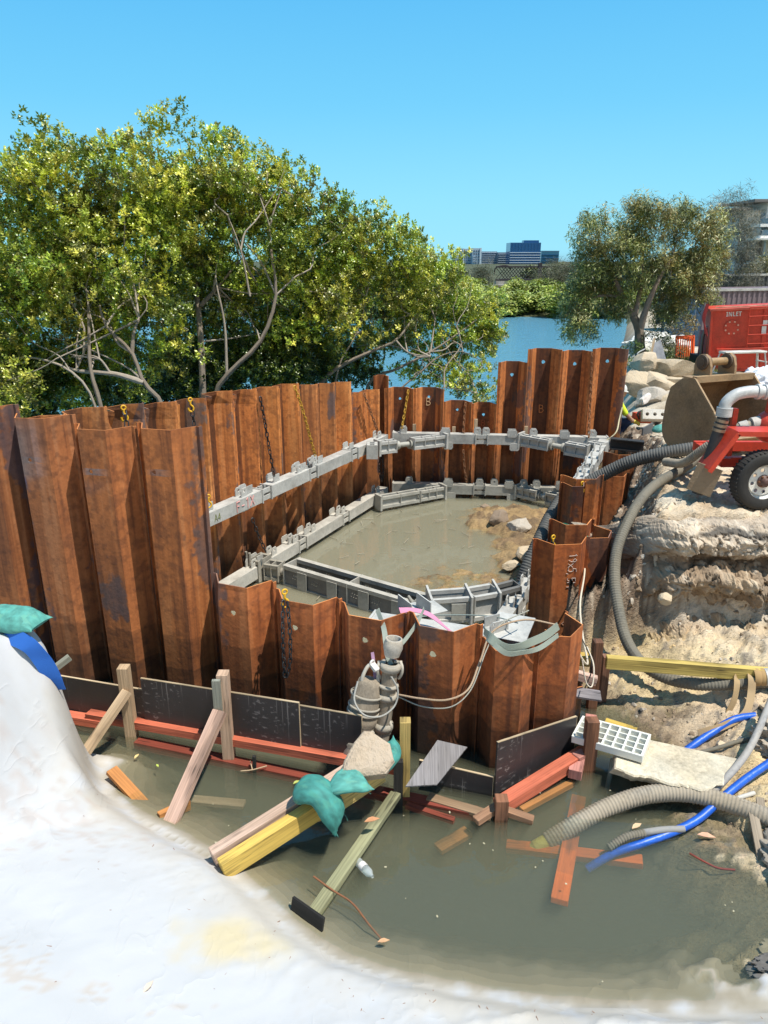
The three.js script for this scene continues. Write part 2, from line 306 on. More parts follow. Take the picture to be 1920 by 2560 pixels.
const soil = (x, y, z, c) => {
  const a = fbm(x * .8 + 3, z * .8, 4), b = fbm(x * 3.1, z * 3.1 + y * 4, 4), band = fbm(x * .7, y * 5 + z * .5 + 2, 3);
  mix3(c, [.56, .43, .29], [.70, .585, .44], sm(-.3, .4, a));                       // dry sandy fill
  if (x > 1.8 && z < -4.4 && z > -16) {
    const cut = sm(.3, .55, y) * sm(1.48, 1.3, y);
    mix3(c, c, [.60, .52, .42], cut * .8);
    mix3(c, c, [.25, .165, .10], cut * sm(.02, .3, band) * .7);                         // brown seams in the cut
    mix3(c, c, [.15, .095, .06], sm(1.35, .85, (x - wallX(z)) / (padX(z) - wallX(z))) * sm(-6.9, -7.6, z) * sm(-.55, -.05, b) * .9 * sm(1.5, 1.3, y));
    mix3(c, c, [.58, .44, .23], sm(.5, .2, y) * sm(-.3, .2, a) * .8);                // ochre bench
    mix3(c, c, [.16, .11, .07], sm(.10, -.02, y + .08 * b) * .75);                                // wet rim
    mix3(c, c, [.15, .13, .115], sm(.25, .5, b) * sm(.62, .3, y) * .8);
  }
  if (y < -.02 && z > -8) mix3(c, [.20, .16, .09], [.12, .11, .07], sm(-.1, -.6, y));
  if (z < -7 && z > -15 && y < -.1 && x < 5 && x > -4) { mix3(c, [.36, .24, .115], [.23, .15, .08], sm(-.2, .3, b + a)); mix3(c, c, [.10, .075, .055], sm(-.36, -.22, y) * .35 * sm(-.2, .3, b)); }
  if (z < -15 && y < 0) mix3(c, [.10, .085, .06], [.05, .045, .03], sm(-.2, -.8, y));
  if (z < -58) mix3(c, [.10, .10, .045], [.05, .06, .02], .5 + a);
  if (z < -17 && z > -45 && y > .4) mix3(c, c, [.55, .50, .42], .7);
};
{
  const xs = axis(-4.6, 6.2, .036, [-900, 900], 1.13), zs = axis(-14.8, -2.6, .036, [-1800, 500], 1.12);
  structure('ground', sheet(xs, zs, (x, z) => {
    let h = ground(x, z);
    if (x > 1.7 && z < -4.5 && z > -15.2 && h > -.1) { const s = sm(6.6, 5, x), k = s * (.35 + .65 * sm(.05, .3, h) * sm(1.6, 1.35, h)), rg = 1 - 2 * Math.abs(fbm(x * 3.2 + z, z * 3.2 + h * 3, 3)), r2 = 1 - 2 * Math.abs(fbm(x * 8.5, z * 8.5 + h * 6, 3)); h += k * (.05 * rg + .03 * r2 + .02 * fbm(x * 19, z * 19, 2) - .03 + .10 * Math.max(0, .62 - cells(x * 5 + .3 * rg, h * 4, z * 5)) + .07 * Math.max(0, .6 - cells(x * 12, h * 10, z * 12))); }
    return h;
  }, soil), mineral([1, 1, 1], { vertexColors: true, bumpScale: .045 }));
}

// ---------- pond, pit and river ----------
const flat = (P, y) => { const s = new THREE.Shape(); P.forEach(([x, z], i) => (i ? s.lineTo(x, -z) : s.moveTo(x, -z))); const g = new THREE.ShapeGeometry(s, 1); g.rotateX(-Math.PI / 2); g.translate(0, y, 0); const p = g.attributes.position, u = g.attributes.uv; for (let i = 0; i < p.count; i++) u.setXY(i, p.getX(i), p.getZ(i)); return g; };
const pondEdge = [[-4.7, -7.25], [-3.45, -7.0], [-1.66, -6.6], [.22, -5.95], [.83, -5.7], [1.31, -5.62], [1.66, -6.1], [1.85, -7.3], [4.2, -7.3], [4.2, -2.7], [-4.7, -2.7]];
const pitEdge = [[-3.75, -7.2], [-.2, -15.0], [5.0, -14.6], [4.6, -12.7], [3.9, -11.2], [3.15, -9.98], [2.35, -8.0], [1.78, -7.7], [1.6, -6.15], [1.3, -5.64], [.8, -5.72], [.2, -5.96], [-1.66, -6.6], [-3.45, -7.0]];
const waterSkin = (rep, bs) => phys({ color: rgb(.96, .98, .95), transmission: 1, thickness: 0, roughness: .012, ior: 1.40, bumpMap: again(T.ripple, rep, rep), bumpScale: bs });
const silt = (c, a) => std({ color: rgb(...c), transparent: true, opacity: a, roughness: 1, side: THREE.DoubleSide });
function water(name, P, y, layers, skin, mats) {
  const g = new THREE.Group(); g.name = name; g.userData.kind = 'structure'; scene.add(g);
  part(g, 'water_surface', flat(P, y), skin);
  layers.forEach((d, i) => part(g, 'silt_haze', flat(P, y - d), mats[Math.min(i, mats.length - 1)]));
}
{
  const a = silt([.158, .157, .110], .12), b = silt([.148, .148, .102], .30);
  water('pond_water', pondEdge, 0, [.02, .045, .075, .105, .135, .165, .20, .24, .29, .35, .43], waterSkin(.7, .0022), [a, a, a, a, a, a, a, b]);
  const c = silt([.37, .335, .25], .26);
  water('pit_water', pitEdge, -.43, [.012, .027, .045, .068, .10, .14, .20, .28], waterSkin(.5, .0016), [c]);
}
structure('river', flat([[-700, 60], [-5.2, -7.3], [-4.2, -7.4], [-.3, -15.35], [5.2, -15.0], [30, -17], [400, -60], [400, -120], [-700, -120]], -.5),
  phys({ color: rgb(.10, .27, .385), roughness: .10, ior: 1.333, specularIntensity: 1, bumpMap: again(T.ripple, .22, .55), bumpScale: .10 }));

// ---------- white geotextile over the front bank ----------
{
  const folds = (x, z) => {
    const m = sm(1.7, .4, Math.hypot(x + 3.0, z + 4.9)), a = Math.atan2(z + 5.6, x + 3.4);
    let f = m * .075 * Math.pow(Math.abs(Math.sin(a * 8 + 1.2 * n2(x * .8, z * .8))), 6) * (.4 + .6 * Math.abs(n2(a * 3, 5)));
    const r = 1 - Math.abs(fbm(x * 1.2 + 2.2 * z * .3, z * 2.6 - x * .5, 3)) * 3; const land = sm(.02, .3, dPoly(pond, x, z)); f += land * .026 * Math.max(0, r) ** 4 * (.04 + sm(-.4, .9, x)) + land * (.010 + .024 * sm(-.6, .8, x)) * Math.max(0, 1 - Math.abs(fbm(x * .9 + z * .8, z * 1.1, 2)) * 4) ** 4 * sm(1.1, .1, dPoly(pond, x, z));
    return f + .004 * fbm(x * 5, z * 5, 2) + .008;
  };
  const step = .032, xs = [], zs = []; for (let x = -7.2; x <= 4.3; x += step) xs.push(x); for (let z = -6.2; z <= -.2; z += step) zs.push(z);
  const keep = (x, z) => { const d = dPoly(pond, x, z); if (x < -2.05 && z < -5.55 + .1 * n2(x * 3, z)) return false; if (x > 2.15 && z < -3.55 + .25 * n2(x * 2, 4) - .1 * (x - 2.15)) return false; return d > -.62 + .12 * n2(x * 2.2, z * 2.2); };
  const color = (x, y, z, c) => {
    const a = fbm(x * .7, z * .7, 4), b = fbm(x * 3, z * 3, 4), d = dPoly(pond, x, z);
    c[0] = .45 + .02 * a; c[1] = .455 + .02 * a; c[2] = .47 + .02 * a;
    mix3(c, c, [.43, .375, .295], sm(.55, .02, d + .35 * a) * .6 * sm(-.4, .3, b + .25));                              // silt splashed along the edge
    mix3(c, c, [.50, .42, .25], sm(.62, .1, Math.hypot((x + .95) / .75, (z + 3.45) / .45) + .3 * b) * .8);                     // sand
    mix3(c, c, [.36, .25, .19], sm(.1, .5, fbm(x * 5, z * 12, 3) - .3 * Math.hypot((x + 2.55) / .8, (z + 4.35) / .3) + .25) * .3);  // leaf litter
    mix3(c, c, [.42, .34, .27], sm(.05, .3, fbm(x * 9, z * 22, 3) - 2.6 * Math.abs(z + 2.95 + .1 * a) - .45 * Math.abs(x + 2.2) + .3) * .5);
    mix3(c, c, [.37, .34, .30], sm(.2, .36, fbm(x * 13, z * 13, 3)) * .25 * sm(.9, .1, d)); mix3(c, c, [.41, .40, .39], sm(.1, .4, a + .4 * b) * .10);
    mix3(c, c, [.20, .165, .105], sm(.035 + .03 * b, -.012, y) * .95);
    mix3(c, c, [.115, .10, .06], sm(-.03, -.16, y) * .9);
    mix3(c, c, [.30, .25, .19], sm(.22, .02, d + .1 * b) * sm(.1, .3, y) * .75);                            // dirty rim of the mound
  };
  const full = sheet(xs, zs, (x, z) => ground(x, z) + .014 + folds(x, z), color), p = full.attributes.position, I = [], nx = xs.length;
  for (let j = 0; j < zs.length - 1; j++) for (let i = 0; i < nx - 1; i++) if (keep(xs[i] + step / 2, zs[j] + step / 2)) { const a = j * nx + i, b = a + 1, d = a + nx, e = d + 1; I.push(a, d, b, b, d, e); }
  full.setIndex(I); full.computeVertexNormals();
  const m = shadows(new THREE.Mesh(full, std({ color: 0xffffff, vertexColors: true, roughness: .92, bumpMap: T.crease, bumpScale: .0055, side: THREE.DoubleSide }))); m.name = 'geotextile_sheet'; scene.add(m);
  tag(m, 'wide white geotextile sheet over the front bank, running down under the muddy pond', 'ground sheet');
}

// ---------- steel sheet piles ----------
const M = {
  rust: std({ map: T.rust, bumpMap: T.rustBump, bumpScale: .004, roughnessMap: T.rustRough, roughness: 1, vertexColors: true }),
  zinc: zinc([.50, .49, .47], { metalness: .05 }), zincDull: zinc([.40, .385, .345], { metalness: 0 }), zincDark: zinc([.17, .165, .16], { metalness: 0 }), zincMud: zinc([.33, .30, .25], { metalness: 0 }),
  black: std({ color: rgb(.022, .022, .024), roughness: .5 }), chain: std({ color: rgb(.05, .045, .045), roughness: .45, metalness: .6 }), chainRust: std({ color: rgb(.22, .10, .045), roughness: .8 }), chainYellow: std({ color: rgb(.50, .28, .03), roughness: .5 }),
  yellow: std({ color: rgb(.72, .40, .02), roughness: .45 }), rustPlain: std({ color: rgb(.22, .09, .04), map: T.min, roughness: .9 }),
};
const H1 = .30, H2 = .136, H3 = .042, DEP = .215;
// profile along u (wall) and w (outwards), from the left lip to the right lip
function hat(width, dep = DEP) {
  const k = width / .656, f = H1 * k / 2, b = f + H2 * k, e = width / 2 + .008;
  return [[-e, .018], [-e + .012, -.012], [-b, 0], [-f, dep], [f, dep], [b, 0], [e - .012, .012], [e, -.018]];
}
function pileColor(o, h, tone, wet, k, streak, scale, pan) {
  const n = fbm(h[0] * 3 + k * 7, h[1] * .6 + k, 3), s = fbm(h[0] * 26 + k * 3, h[1] * .35, 2);
  o[0] = o[1] = o[2] = 1 + .30 * n + streak * s; mix3(o, o, [o[0] * tone[0], o[1] * tone[1], o[2] * tone[2]], 1);
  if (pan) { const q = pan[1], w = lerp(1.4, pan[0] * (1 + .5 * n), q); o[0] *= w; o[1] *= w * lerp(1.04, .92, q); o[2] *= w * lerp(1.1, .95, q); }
  const y = h[1], e = (wet === 'pond' ? .006 : .03) * n2(h[0] * 7 + k, 1.5);
  if (scale) for (const [cu, cy, ru, ry, a] of scale) { const q = Math.hypot((h[0] - cu) / ru, (y - cy) / ry) + .5 * fbm(h[0] * 9 + k, y * 5, 3); mix3(o, o, [.42, 1.15, 4.2].map((v) => v * .9), sm(1.05, .7, q) * a); }
  if (wet === 'pond') {
    const d1 = sm(.72 + 2 * e, .70 + 2 * e, y) * .36, d2 = sm(.367 + e, .357 + e, y) * .45, d3 = sm(.10, .0, y) * .6, line = sm(.013, .004, Math.abs(y - .362 - e)) * 1.1 * sm(-.5, .2, n2(h[0] * 14 + k, 4));
    const q = (1 - d1) * (1 - d2) * (1 - d3); o[0] *= q; o[1] *= q * .96; o[2] *= q; mix3(o, o, [.25, .22, .22], line * .6);
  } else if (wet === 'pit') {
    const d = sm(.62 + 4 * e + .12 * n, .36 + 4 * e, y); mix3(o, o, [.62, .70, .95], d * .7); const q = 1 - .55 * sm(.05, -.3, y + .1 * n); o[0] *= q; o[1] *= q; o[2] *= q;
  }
}
function pileGeo(width, y0, y1, { hole, tone = [1, 1, 1], wet, k, t = .011, dep, dent = 0, streak = .18, crop, scale, panDark }) {
  let P = hat(width, dep); if (crop) P = P.slice(...crop);
  const n = P.length, nor = P.map((p, i) => { const a = P[Math.max(0, i - 1)], b = P[Math.min(n - 1, i + 1)], dx = b[0] - a[0], dy = b[1] - a[1], l = Math.hypot(dx, dy); return [-dy / l, dx / l]; });
  const O = P.map((p, i) => [p[0] + nor[i][0] * t / 2, p[1] + nor[i][1] * t / 2]), I = P.map((p, i) => [p[0] - nor[i][0] * t / 2, p[1] - nor[i][1] * t / 2]);
  let rows = [y0]; for (let y = Math.max(y0 + .1, -.5); y < Math.min(.85, y1 - .05); y += .045) rows.push(y); for (let y = Math.min(.85, y1); y < y1 - .1; y += .11) if (y > rows[rows.length - 1] + .02) rows.push(y); rows.push(y1 - .05, y1); rows = rows.concat(wet === 'pond' ? [.338, .348, .355, .365, .372, .382, .70, .715, .73] : []).filter((y) => y <= y1).sort((a, b) => a - b);
  const pos = [], uv = [], col = [], c = [0, 0, 0], uo = k * .771, vo = k * .317; let len = 0;
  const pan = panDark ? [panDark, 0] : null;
  const bend = (q, y, i) => dent && i > 1 && i < 6 ? [q[0], q[1] - dent * sm(y1 - .22, y1, y) * (i % 2 ? 1 : .4)] : q;
  const put = (q, y, u, i) => { const b = bend(q, y, i); pos.push(b[0], y, b[1]); uv.push(u + uo, y + vo); pileColor(c, [u, y], tone, wet, k, streak, scale, pan); col.push(...c); };
  const quad = (a, b, ya, yb, ua, ub, i, j, flip) => { const v = [[a, ya, ua, i], [b, ya, ub, j], [b, yb, ub, j], [a, yb, ua, i]], o = flip ? [0, 2, 1, 0, 3, 2] : [0, 1, 2, 0, 2, 3]; for (const m of o) put(...v[m]); };
  const hy = hole ? y1 - hole[0] : 0, hr = hole ? hole[1] : 0, hu = hole?.[2] ?? 0, fl = 3 - (crop?.[0] ?? 0);
  for (let i = 0; i < n - 1; i++) {
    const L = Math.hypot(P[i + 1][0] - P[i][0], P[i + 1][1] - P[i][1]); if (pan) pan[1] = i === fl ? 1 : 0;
    for (let r = 0; r < rows.length - 1; r++) {
      let ya = rows[r], yb = rows[r + 1];
      if (hole && i === fl) {
        const b0 = hy - hr * 1.6, b1 = hy + hr * 1.6;
        if (yb > b0 && ya < b1) {
          if (ya < b0) { quad(O[i], O[i + 1], ya, b0, len, len + L, i, i + 1); quad(I[i], I[i + 1], ya, b0, len, len + L, i, i + 1, true); }
          if (yb > b1) { quad(O[i], O[i + 1], b1, yb, len, len + L, i, i + 1); quad(I[i], I[i + 1], b1, yb, len, len + L, i, i + 1, true); }
          continue;
        }
      }
      quad(O[i], O[i + 1], ya, yb, len, len + L, i, i + 1); quad(I[i], I[i + 1], ya, yb, len, len + L, i, i + 1, true);
    }
    if (hole && i === fl) {                                     // the burnt lifting hole: ring of quads round it, through both faces
      const b0 = hy - hr * 1.6, b1 = hy + hr * 1.6, N = 20, X = (s) => lerp(0, L, s);
      const edge = (a) => { const cx = Math.cos(a), cy = Math.sin(a), hx = cx > 0 ? L / 2 - hu : L / 2 + hu, m = Math.min(hx / Math.max(1e-6, Math.abs(cx)), hr * 1.6 / Math.max(1e-6, Math.abs(cy))); return [L / 2 + hu + cx * m, hy + cy * m]; };
      const ring = (a) => { const q = hr * (1 + .10 * Math.sin(a * 3 + k) + .06 * Math.sin(a * 7 + k)); return [L / 2 + hu + Math.cos(a) * q, hy + Math.sin(a) * q]; };
      const corner = [Math.atan2(hr * 1.6, L / 2 - hu), Math.PI - Math.atan2(hr * 1.6, L / 2 + hu)], A = []; for (let m = 0; m < N; m++) A.push(m / N * 6.2832); for (const cc of corner) A.push(cc, 6.2832 - cc); A.sort((x, y) => x - y);
      const pt = (S, q) => { const s = q[0] / L; return [lerp(S[i][0], S[i + 1][0], s), lerp(S[i][1], S[i + 1][1], s)]; };
      for (let m = 0; m < A.length; m++) {
        const a = A[m], b = A[(m + 1) % A.length], e1 = edge(a), e2 = edge(b), r1 = ring(a), r2 = ring(b);
        for (const [S, f] of [[O, 0], [I, 1]]) { const tri = [[r1, e1, e2], [r1, e2, r2]]; for (const t3 of tri) for (const q of f ? [t3[0], t3[2], t3[1]] : t3) put(pt(S, q), q[1], len + q[0], 9); }
        for (const t3 of [[[O, r1], [I, r2], [O, r2]], [[O, r1], [I, r1], [I, r2]]]) for (const [S, q] of t3) put(pt(S, q), q[1], len + q[0], 9);
      }
    }
    quad(O[i], O[i + 1], y1, y1, len, len + L, i, i + 1); pos.splice(-18); uv.splice(-12); col.splice(-18);
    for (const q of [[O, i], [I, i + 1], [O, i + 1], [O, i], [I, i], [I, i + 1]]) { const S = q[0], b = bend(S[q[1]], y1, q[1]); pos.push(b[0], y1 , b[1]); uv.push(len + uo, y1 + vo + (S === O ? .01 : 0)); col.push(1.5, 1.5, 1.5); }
    len += L;
  }
  for (const [e, f] of [[0, 1], [n - 1, 0]]) { const v = [[O[e], y0], [I[e], y0], [I[e], y1], [O[e], y1]], o = f ? [0, 2, 1, 0, 3, 2] : [0, 1, 2, 0, 2, 3]; for (const m of o) put(v[m][0], v[m][1], len, 9); }
  const g = new THREE.BufferGeometry(); g.setAttribute('position', new THREE.Float32BufferAttribute(pos, 3)); g.setAttribute('uv', new THREE.Float32BufferAttribute(uv, 2)); g.setAttribute('color', new THREE.Float32BufferAttribute(col, 3)); g.computeVertexNormals(); return g;
}
let pk = 0;
// a pile between two lip points (x, z), its hat pushed out on the right-hand side of a -> b seen from above with z towards us
function pile(label, group, a, b, y1, o = {}) {
  const w = Math.hypot(b[0] - a[0], b[1] - a[1]), dx = (b[0] - a[0]) / w, dz = (b[1] - a[1]) / w, y0 = o.y0 ?? -1.25; pk++;
  const g = pileGeo(w, y0, y1, { k: pk, ...o }); g.translate(0, -y0, 0);
  const m = shadows(new THREE.Mesh(g, M.rust)); m.name = numbered('sheet_pile'); scene.add(m);
  m.matrix.makeBasis(new THREE.Vector3(dx, 0, dz), new THREE.Vector3(o.lean ?? 0, 1, 0), new THREE.Vector3(-dz, 0, dx)).setPosition((a[0] + b[0]) / 2, y0, (a[1] + b[1]) / 2);
  m.rotation.y = Math.atan2(-dz, dx); m.position.set((a[0] + b[0]) / 2, y0, (a[1] + b[1]) / 2); if (o.lean) m.rotation.z = o.lean;
  return tag(m, label, 'sheet pile', group);
}
const ORD = ['first', 'second', 'third', 'fourth', 'fifth', 'sixth', 'seventh', 'eighth', 'ninth', 'tenth', 'eleventh', 'twelfth', 'thirteenth', 'fourteenth', 'fifteenth', 'sixteenth'];
const PG = { tall: 'tall sheet piles on the left', near: 'low sheet piles in front', left: 'sheet piles along the left side of the pit', far: 'sheet piles along the far side of the pit', right: 'sheet piles along the right side of the pit' };
// tall piles, left of the front row
{
  const V = [[-4.75, -7.10], [-4.10, -7.08], [-3.50, -6.99], [-2.88, -6.88], [-2.27, -6.73], [-1.66, -6.56]];
  const L = ['tall rusty sheet pile mostly hidden at the very left frame edge', 'tall rusty sheet pile at the left frame edge with a round grey scale patch', 'tall rusty sheet pile with a broad blue-grey scale patch near its top', 'tall rusty sheet pile marked with grey scale, second from the low row', 'tall rusty sheet pile where the tall row steps down to the low one'];
  const top = [2.95, 2.90, 2.82, 2.74, 2.78];
  for (let i = 0; i < 5; i++) pile(L[i], PG.tall, V[i], V[i + 1], top[i], { wet: 'pond', hole: i > 1 ? [.40, .02, -.06] : null, tone: [[.85, .88, .95], [.82, .86, 1], [.80, .84, 1.0], [.88, .88, .92], [.98, .96, .92]][i], scale: [null, [[.28, 2.2, .14, .20, .8]], [[.36, 2.5, .16, .32, .8], [.2, 1.9, .08, .12, .5]], [[.45, 2.25, .12, .6, .7], [.15, 2.2, .1, .08, .5]], [[.50, 2.35, .12, .3, .55]]][i], streak: .16, lean: [0, 0, .012, .01, 0][i] });
}
{ // low piles in front
  const V = [[-1.66, -6.56], [-1.03, -6.355], [-.40, -6.14], [.22, -5.90], [.83, -5.655], [1.31, -5.58], [1.66, -6.06]], top = [1.34, 1.27, 1.24, 1.26, 1.14, 1.18];
  const L = ['low rusty sheet pile beside the tall row with a lifting hole lit from behind', 'low rusty sheet pile just right of the hanging black chain', 'low rusty sheet pile behind the muddy submersible pump', 'low wide-faced rusty sheet pile crossed by the brown ropes', 'low rusty sheet pile wrapped by the grey-green strap', 'low rusty sheet pile at the front right corner of the pit'];
  for (let i = 0; i < 6; i++) pile(L[i], PG.near, V[i], V[i + 1], top[i], { wet: 'pond', hole: i < 4 ? [[.27, .026, 0], [.25, .027, -.03], [.22, .028, 0], [.25, .03, -.03]][i] : null, tone: [[.95, .85, .82], [.95, .82, .8], [.85, .74, .72], [.80, .70, .66], [.85, .72, .66], [.82, .68, .62]][i], dent: [.03, .02, .0, .0, .0, 0][i], streak: .1 });
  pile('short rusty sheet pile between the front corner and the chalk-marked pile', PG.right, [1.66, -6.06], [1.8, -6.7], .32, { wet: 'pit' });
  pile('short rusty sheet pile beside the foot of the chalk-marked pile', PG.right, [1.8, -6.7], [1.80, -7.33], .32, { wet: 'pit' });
}
{ // left side of the pit, far corner to the front
  const A = new THREE.Vector2(-.1, -14.75), B = new THREE.Vector2(-3.62, -7.18), n = 14, top = [1.76, 1.80, 2.08, 2.14, 2.20, 2.30, 2.34, 2.39, 2.46, 2.45, 2.50, 2.58, 2.64, 2.66];
  for (let i = 0; i < n; i++) {
    const p = A.clone().lerp(B, i / n), q = A.clone().lerp(B, (i + 1) / n), bow = (t) => .05 * Math.sin(t * Math.PI);
    const a = [p.x - bow(i / n) * .9, p.y - bow(i / n) * .4], b = [q.x - bow((i + 1) / n) * .9, q.y - bow((i + 1) / n) * .4];
    const extra = { 2: ', marked in red chalk', 4: ', streaked blue-grey' }[i] ?? '';
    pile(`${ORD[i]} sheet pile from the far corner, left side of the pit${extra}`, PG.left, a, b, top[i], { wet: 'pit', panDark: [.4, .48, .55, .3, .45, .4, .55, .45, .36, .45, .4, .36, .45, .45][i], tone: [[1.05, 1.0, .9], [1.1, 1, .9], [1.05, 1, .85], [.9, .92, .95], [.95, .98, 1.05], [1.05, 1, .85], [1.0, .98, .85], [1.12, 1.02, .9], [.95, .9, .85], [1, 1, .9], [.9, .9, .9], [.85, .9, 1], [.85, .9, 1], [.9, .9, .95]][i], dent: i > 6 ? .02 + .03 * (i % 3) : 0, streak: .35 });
  }
}
{ // far side, seen from the left to the right
  const X = [.02, .6, 1.2, 1.77, 2.27, 2.83, 3.47, 4.06, 4.72], top = [1.74, 1.745, 1.49, 1.46, 2.29, 2.55, 2.52, 2.57], zz = (x) => -14.98 + .095 * x;
  const L = ['lower rusty sheet pile beside the far left corner post', 'rusty sheet pile on the far side with a pale chalk letter on its dark pan', 'lowest far rusty sheet pile on the left, behind the hanging chain', 'lowest far rusty sheet pile on the right, with an orange chalk mark', 'rusty sheet pile halfway up the step on the far side', 'tall dark rusty sheet pile on the far side with an orange letter', 'tall dark rusty sheet pile left of the long hanging chain', 'tall dark rusty sheet pile at the far right corner of the pit'];
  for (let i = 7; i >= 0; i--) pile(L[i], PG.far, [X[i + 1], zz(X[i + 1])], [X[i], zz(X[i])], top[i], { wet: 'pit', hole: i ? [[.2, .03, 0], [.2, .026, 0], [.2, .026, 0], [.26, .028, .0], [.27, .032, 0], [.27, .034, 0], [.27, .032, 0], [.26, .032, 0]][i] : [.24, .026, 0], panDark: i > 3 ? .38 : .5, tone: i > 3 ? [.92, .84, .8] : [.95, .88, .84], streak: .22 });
  // square post at the far left corner
  const post = pileGeo(.28, -1.25, 1.99, { k: 77, wet: 'pit', tone: [.95, .85, .8], dep: .16 }); post.translate(0, 1.25, 0);
  const m = shadows(new THREE.Mesh(post, M.rust)); m.name = numbered('corner_pile'); m.position.set(-.06, -1.25, -14.98); m.rotation.y = Math.PI; scene.add(m); tag(m, 'narrow rusty corner pile standing proud at the far left corner of the pit', 'sheet pile');
}
{ // right side: hats facing the camera, stepping back
  const D = [
    [[1.70, -7.86], [2.36, -7.93], 1.2, 'rusty sheet pile on the right with white chalk writing down its face', [.95, .70, .58]],
    [[2.34, -7.95], [2.56, -8.45], 1.16, 'narrow rusty sheet pile tucked behind the chalk-marked one', [.9, .7, .6]],
    [[2.05, -8.62], [2.60, -8.62], 1.17, 'rusty sheet pile under the green sling on the right side', [.75, .58, .52]],
    [[2.58, -8.62], [2.6, -9.25], .9, 'rusty sheet pile edge-on behind the green sling', [.9, .75, .65]],
    [[2.50, -9.98], [2.84, -10.0], 1.24, 'dark narrow sheet pile by the black corrugated hose', [.52, .42, .42]],
    [[2.55, -10.25], [3.16, -10.25], 1.27, 'bright rusty sheet pile that the black corrugated hose passes behind', [1.15, 1.0, .85]],
    [[3.30, -11.25], [3.88, -11.25], 1.02, 'rusty sheet pile with a pale patch behind the black hose', [1.0, .85, .8]],
    [[3.9, -12.75], [4.62, -12.75], .98, 'low dark rusty sheet pile under the black steel beam', [.7, .58, .55]],
  ];
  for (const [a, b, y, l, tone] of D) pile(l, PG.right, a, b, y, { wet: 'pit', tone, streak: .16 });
}

// ---------- hydraulic bracing frames inside the pit ----------
// a hollow galvanised waling beam from A to B, inner side on the left of A -> B seen from above
function walingRun(f, A, B, { s = .19, mat = M.zinc, brackets = [], lugs = [], splices = [], below = true, side = 1 } = {}) {
  const a = v3(A), b = v3(B), d = b.clone().sub(a), L = d.length(); d.normalize();
  const n = new THREE.Vector3(d.z, 0, -d.x).multiplyScalar(side), up = new THREE.Vector3().crossVectors(d, n); if (up.y < 0) up.negate(); const hx = new THREE.Vector3().crossVectors(up, n);
  const P = (t, o = 0, u = 0) => a.clone().addScaledVector(d, t * L).addScaledVector(n, o).addScaledVector(up, u);
  const cuts = [0, ...splices, 1];
  for (let i = 0; i < cuts.length - 1; i++) {
    const t0 = cuts[i] + (i ? .11 / L : 0), t1 = cuts[i + 1] - (i < cuts.length - 2 ? .11 / L : 0);
    part(f, 'waling_beam', [beam(P(t0), P(t1), s, s, { c: .012 }), beam(P(t0 - .004 / L), P(t0 + .02 / L), s + .03, s + .03, { c: .003 }), beam(P(t1 - .02 / L), P(t1 + .004 / L), s + .03, s + .03, { c: .003 })], mat);
  }
  for (const t of splices) part(f, 'splice_bars', [[.07, .055], [.07, -.055], [-.07, .055], [-.07, -.055]].map(([o, u]) => beam(P(t - .16 / L, o, u), P(t + .16 / L, o, u), .022, .07, { c: .003 })).concat([rod(P(t - .07 / L, 0, -.11), P(t - .07 / L, 0, .13), .02, 10), rod(P(t + .07 / L, 0, -.11), P(t + .07 / L, 0, .13), .02, 10)]), mat);
  const hang = (t, u, w, h, holes) => { const g = plate(rect(w, h, .03), .012, holes); g.applyMatrix4(new THREE.Matrix4().makeBasis(hx, up, n).setPosition(P(t, s / 2 + .012, u))); return g; };
  for (const t of brackets) {
    const holes = [[-.06, .05, .009], [.06, .05, .009], [-.06, -.02, .009], [.06, -.02, .009]];
    const g = [hang(t, s / 2 + .04, .19, .15, holes), beam(P(t - .08 / L, -.02, s / 2 + .06), P(t + .08 / L, -.02, s / 2 + .06), .012, .11, { c: .002 }), beam(P(t, -.02, s / 2 + .008), P(t, s / 2 + .01, s / 2 + .008), .17, .012, { c: .002 })];
    if (below) g.push(hang(t + .06 / L, -s / 2 - .04, .19, .15, holes));
    part(f, 'bracket_plate', g, mat);
  }
  for (const t of lugs) part(f, 'lifting_lug', [-.05, .05].map((o) => { const g = plate([[-.07, 0], [.07, 0], [.07, .09], [.045, .13], [-.045, .13], [-.07, .09]], .016, [[0, .085, .024]]); g.applyMatrix4(new THREE.Matrix4().makeBasis(hx, up, n).setPosition(P(t, o, s / 2 - .004))); return g; }), mat);
  return P;
}
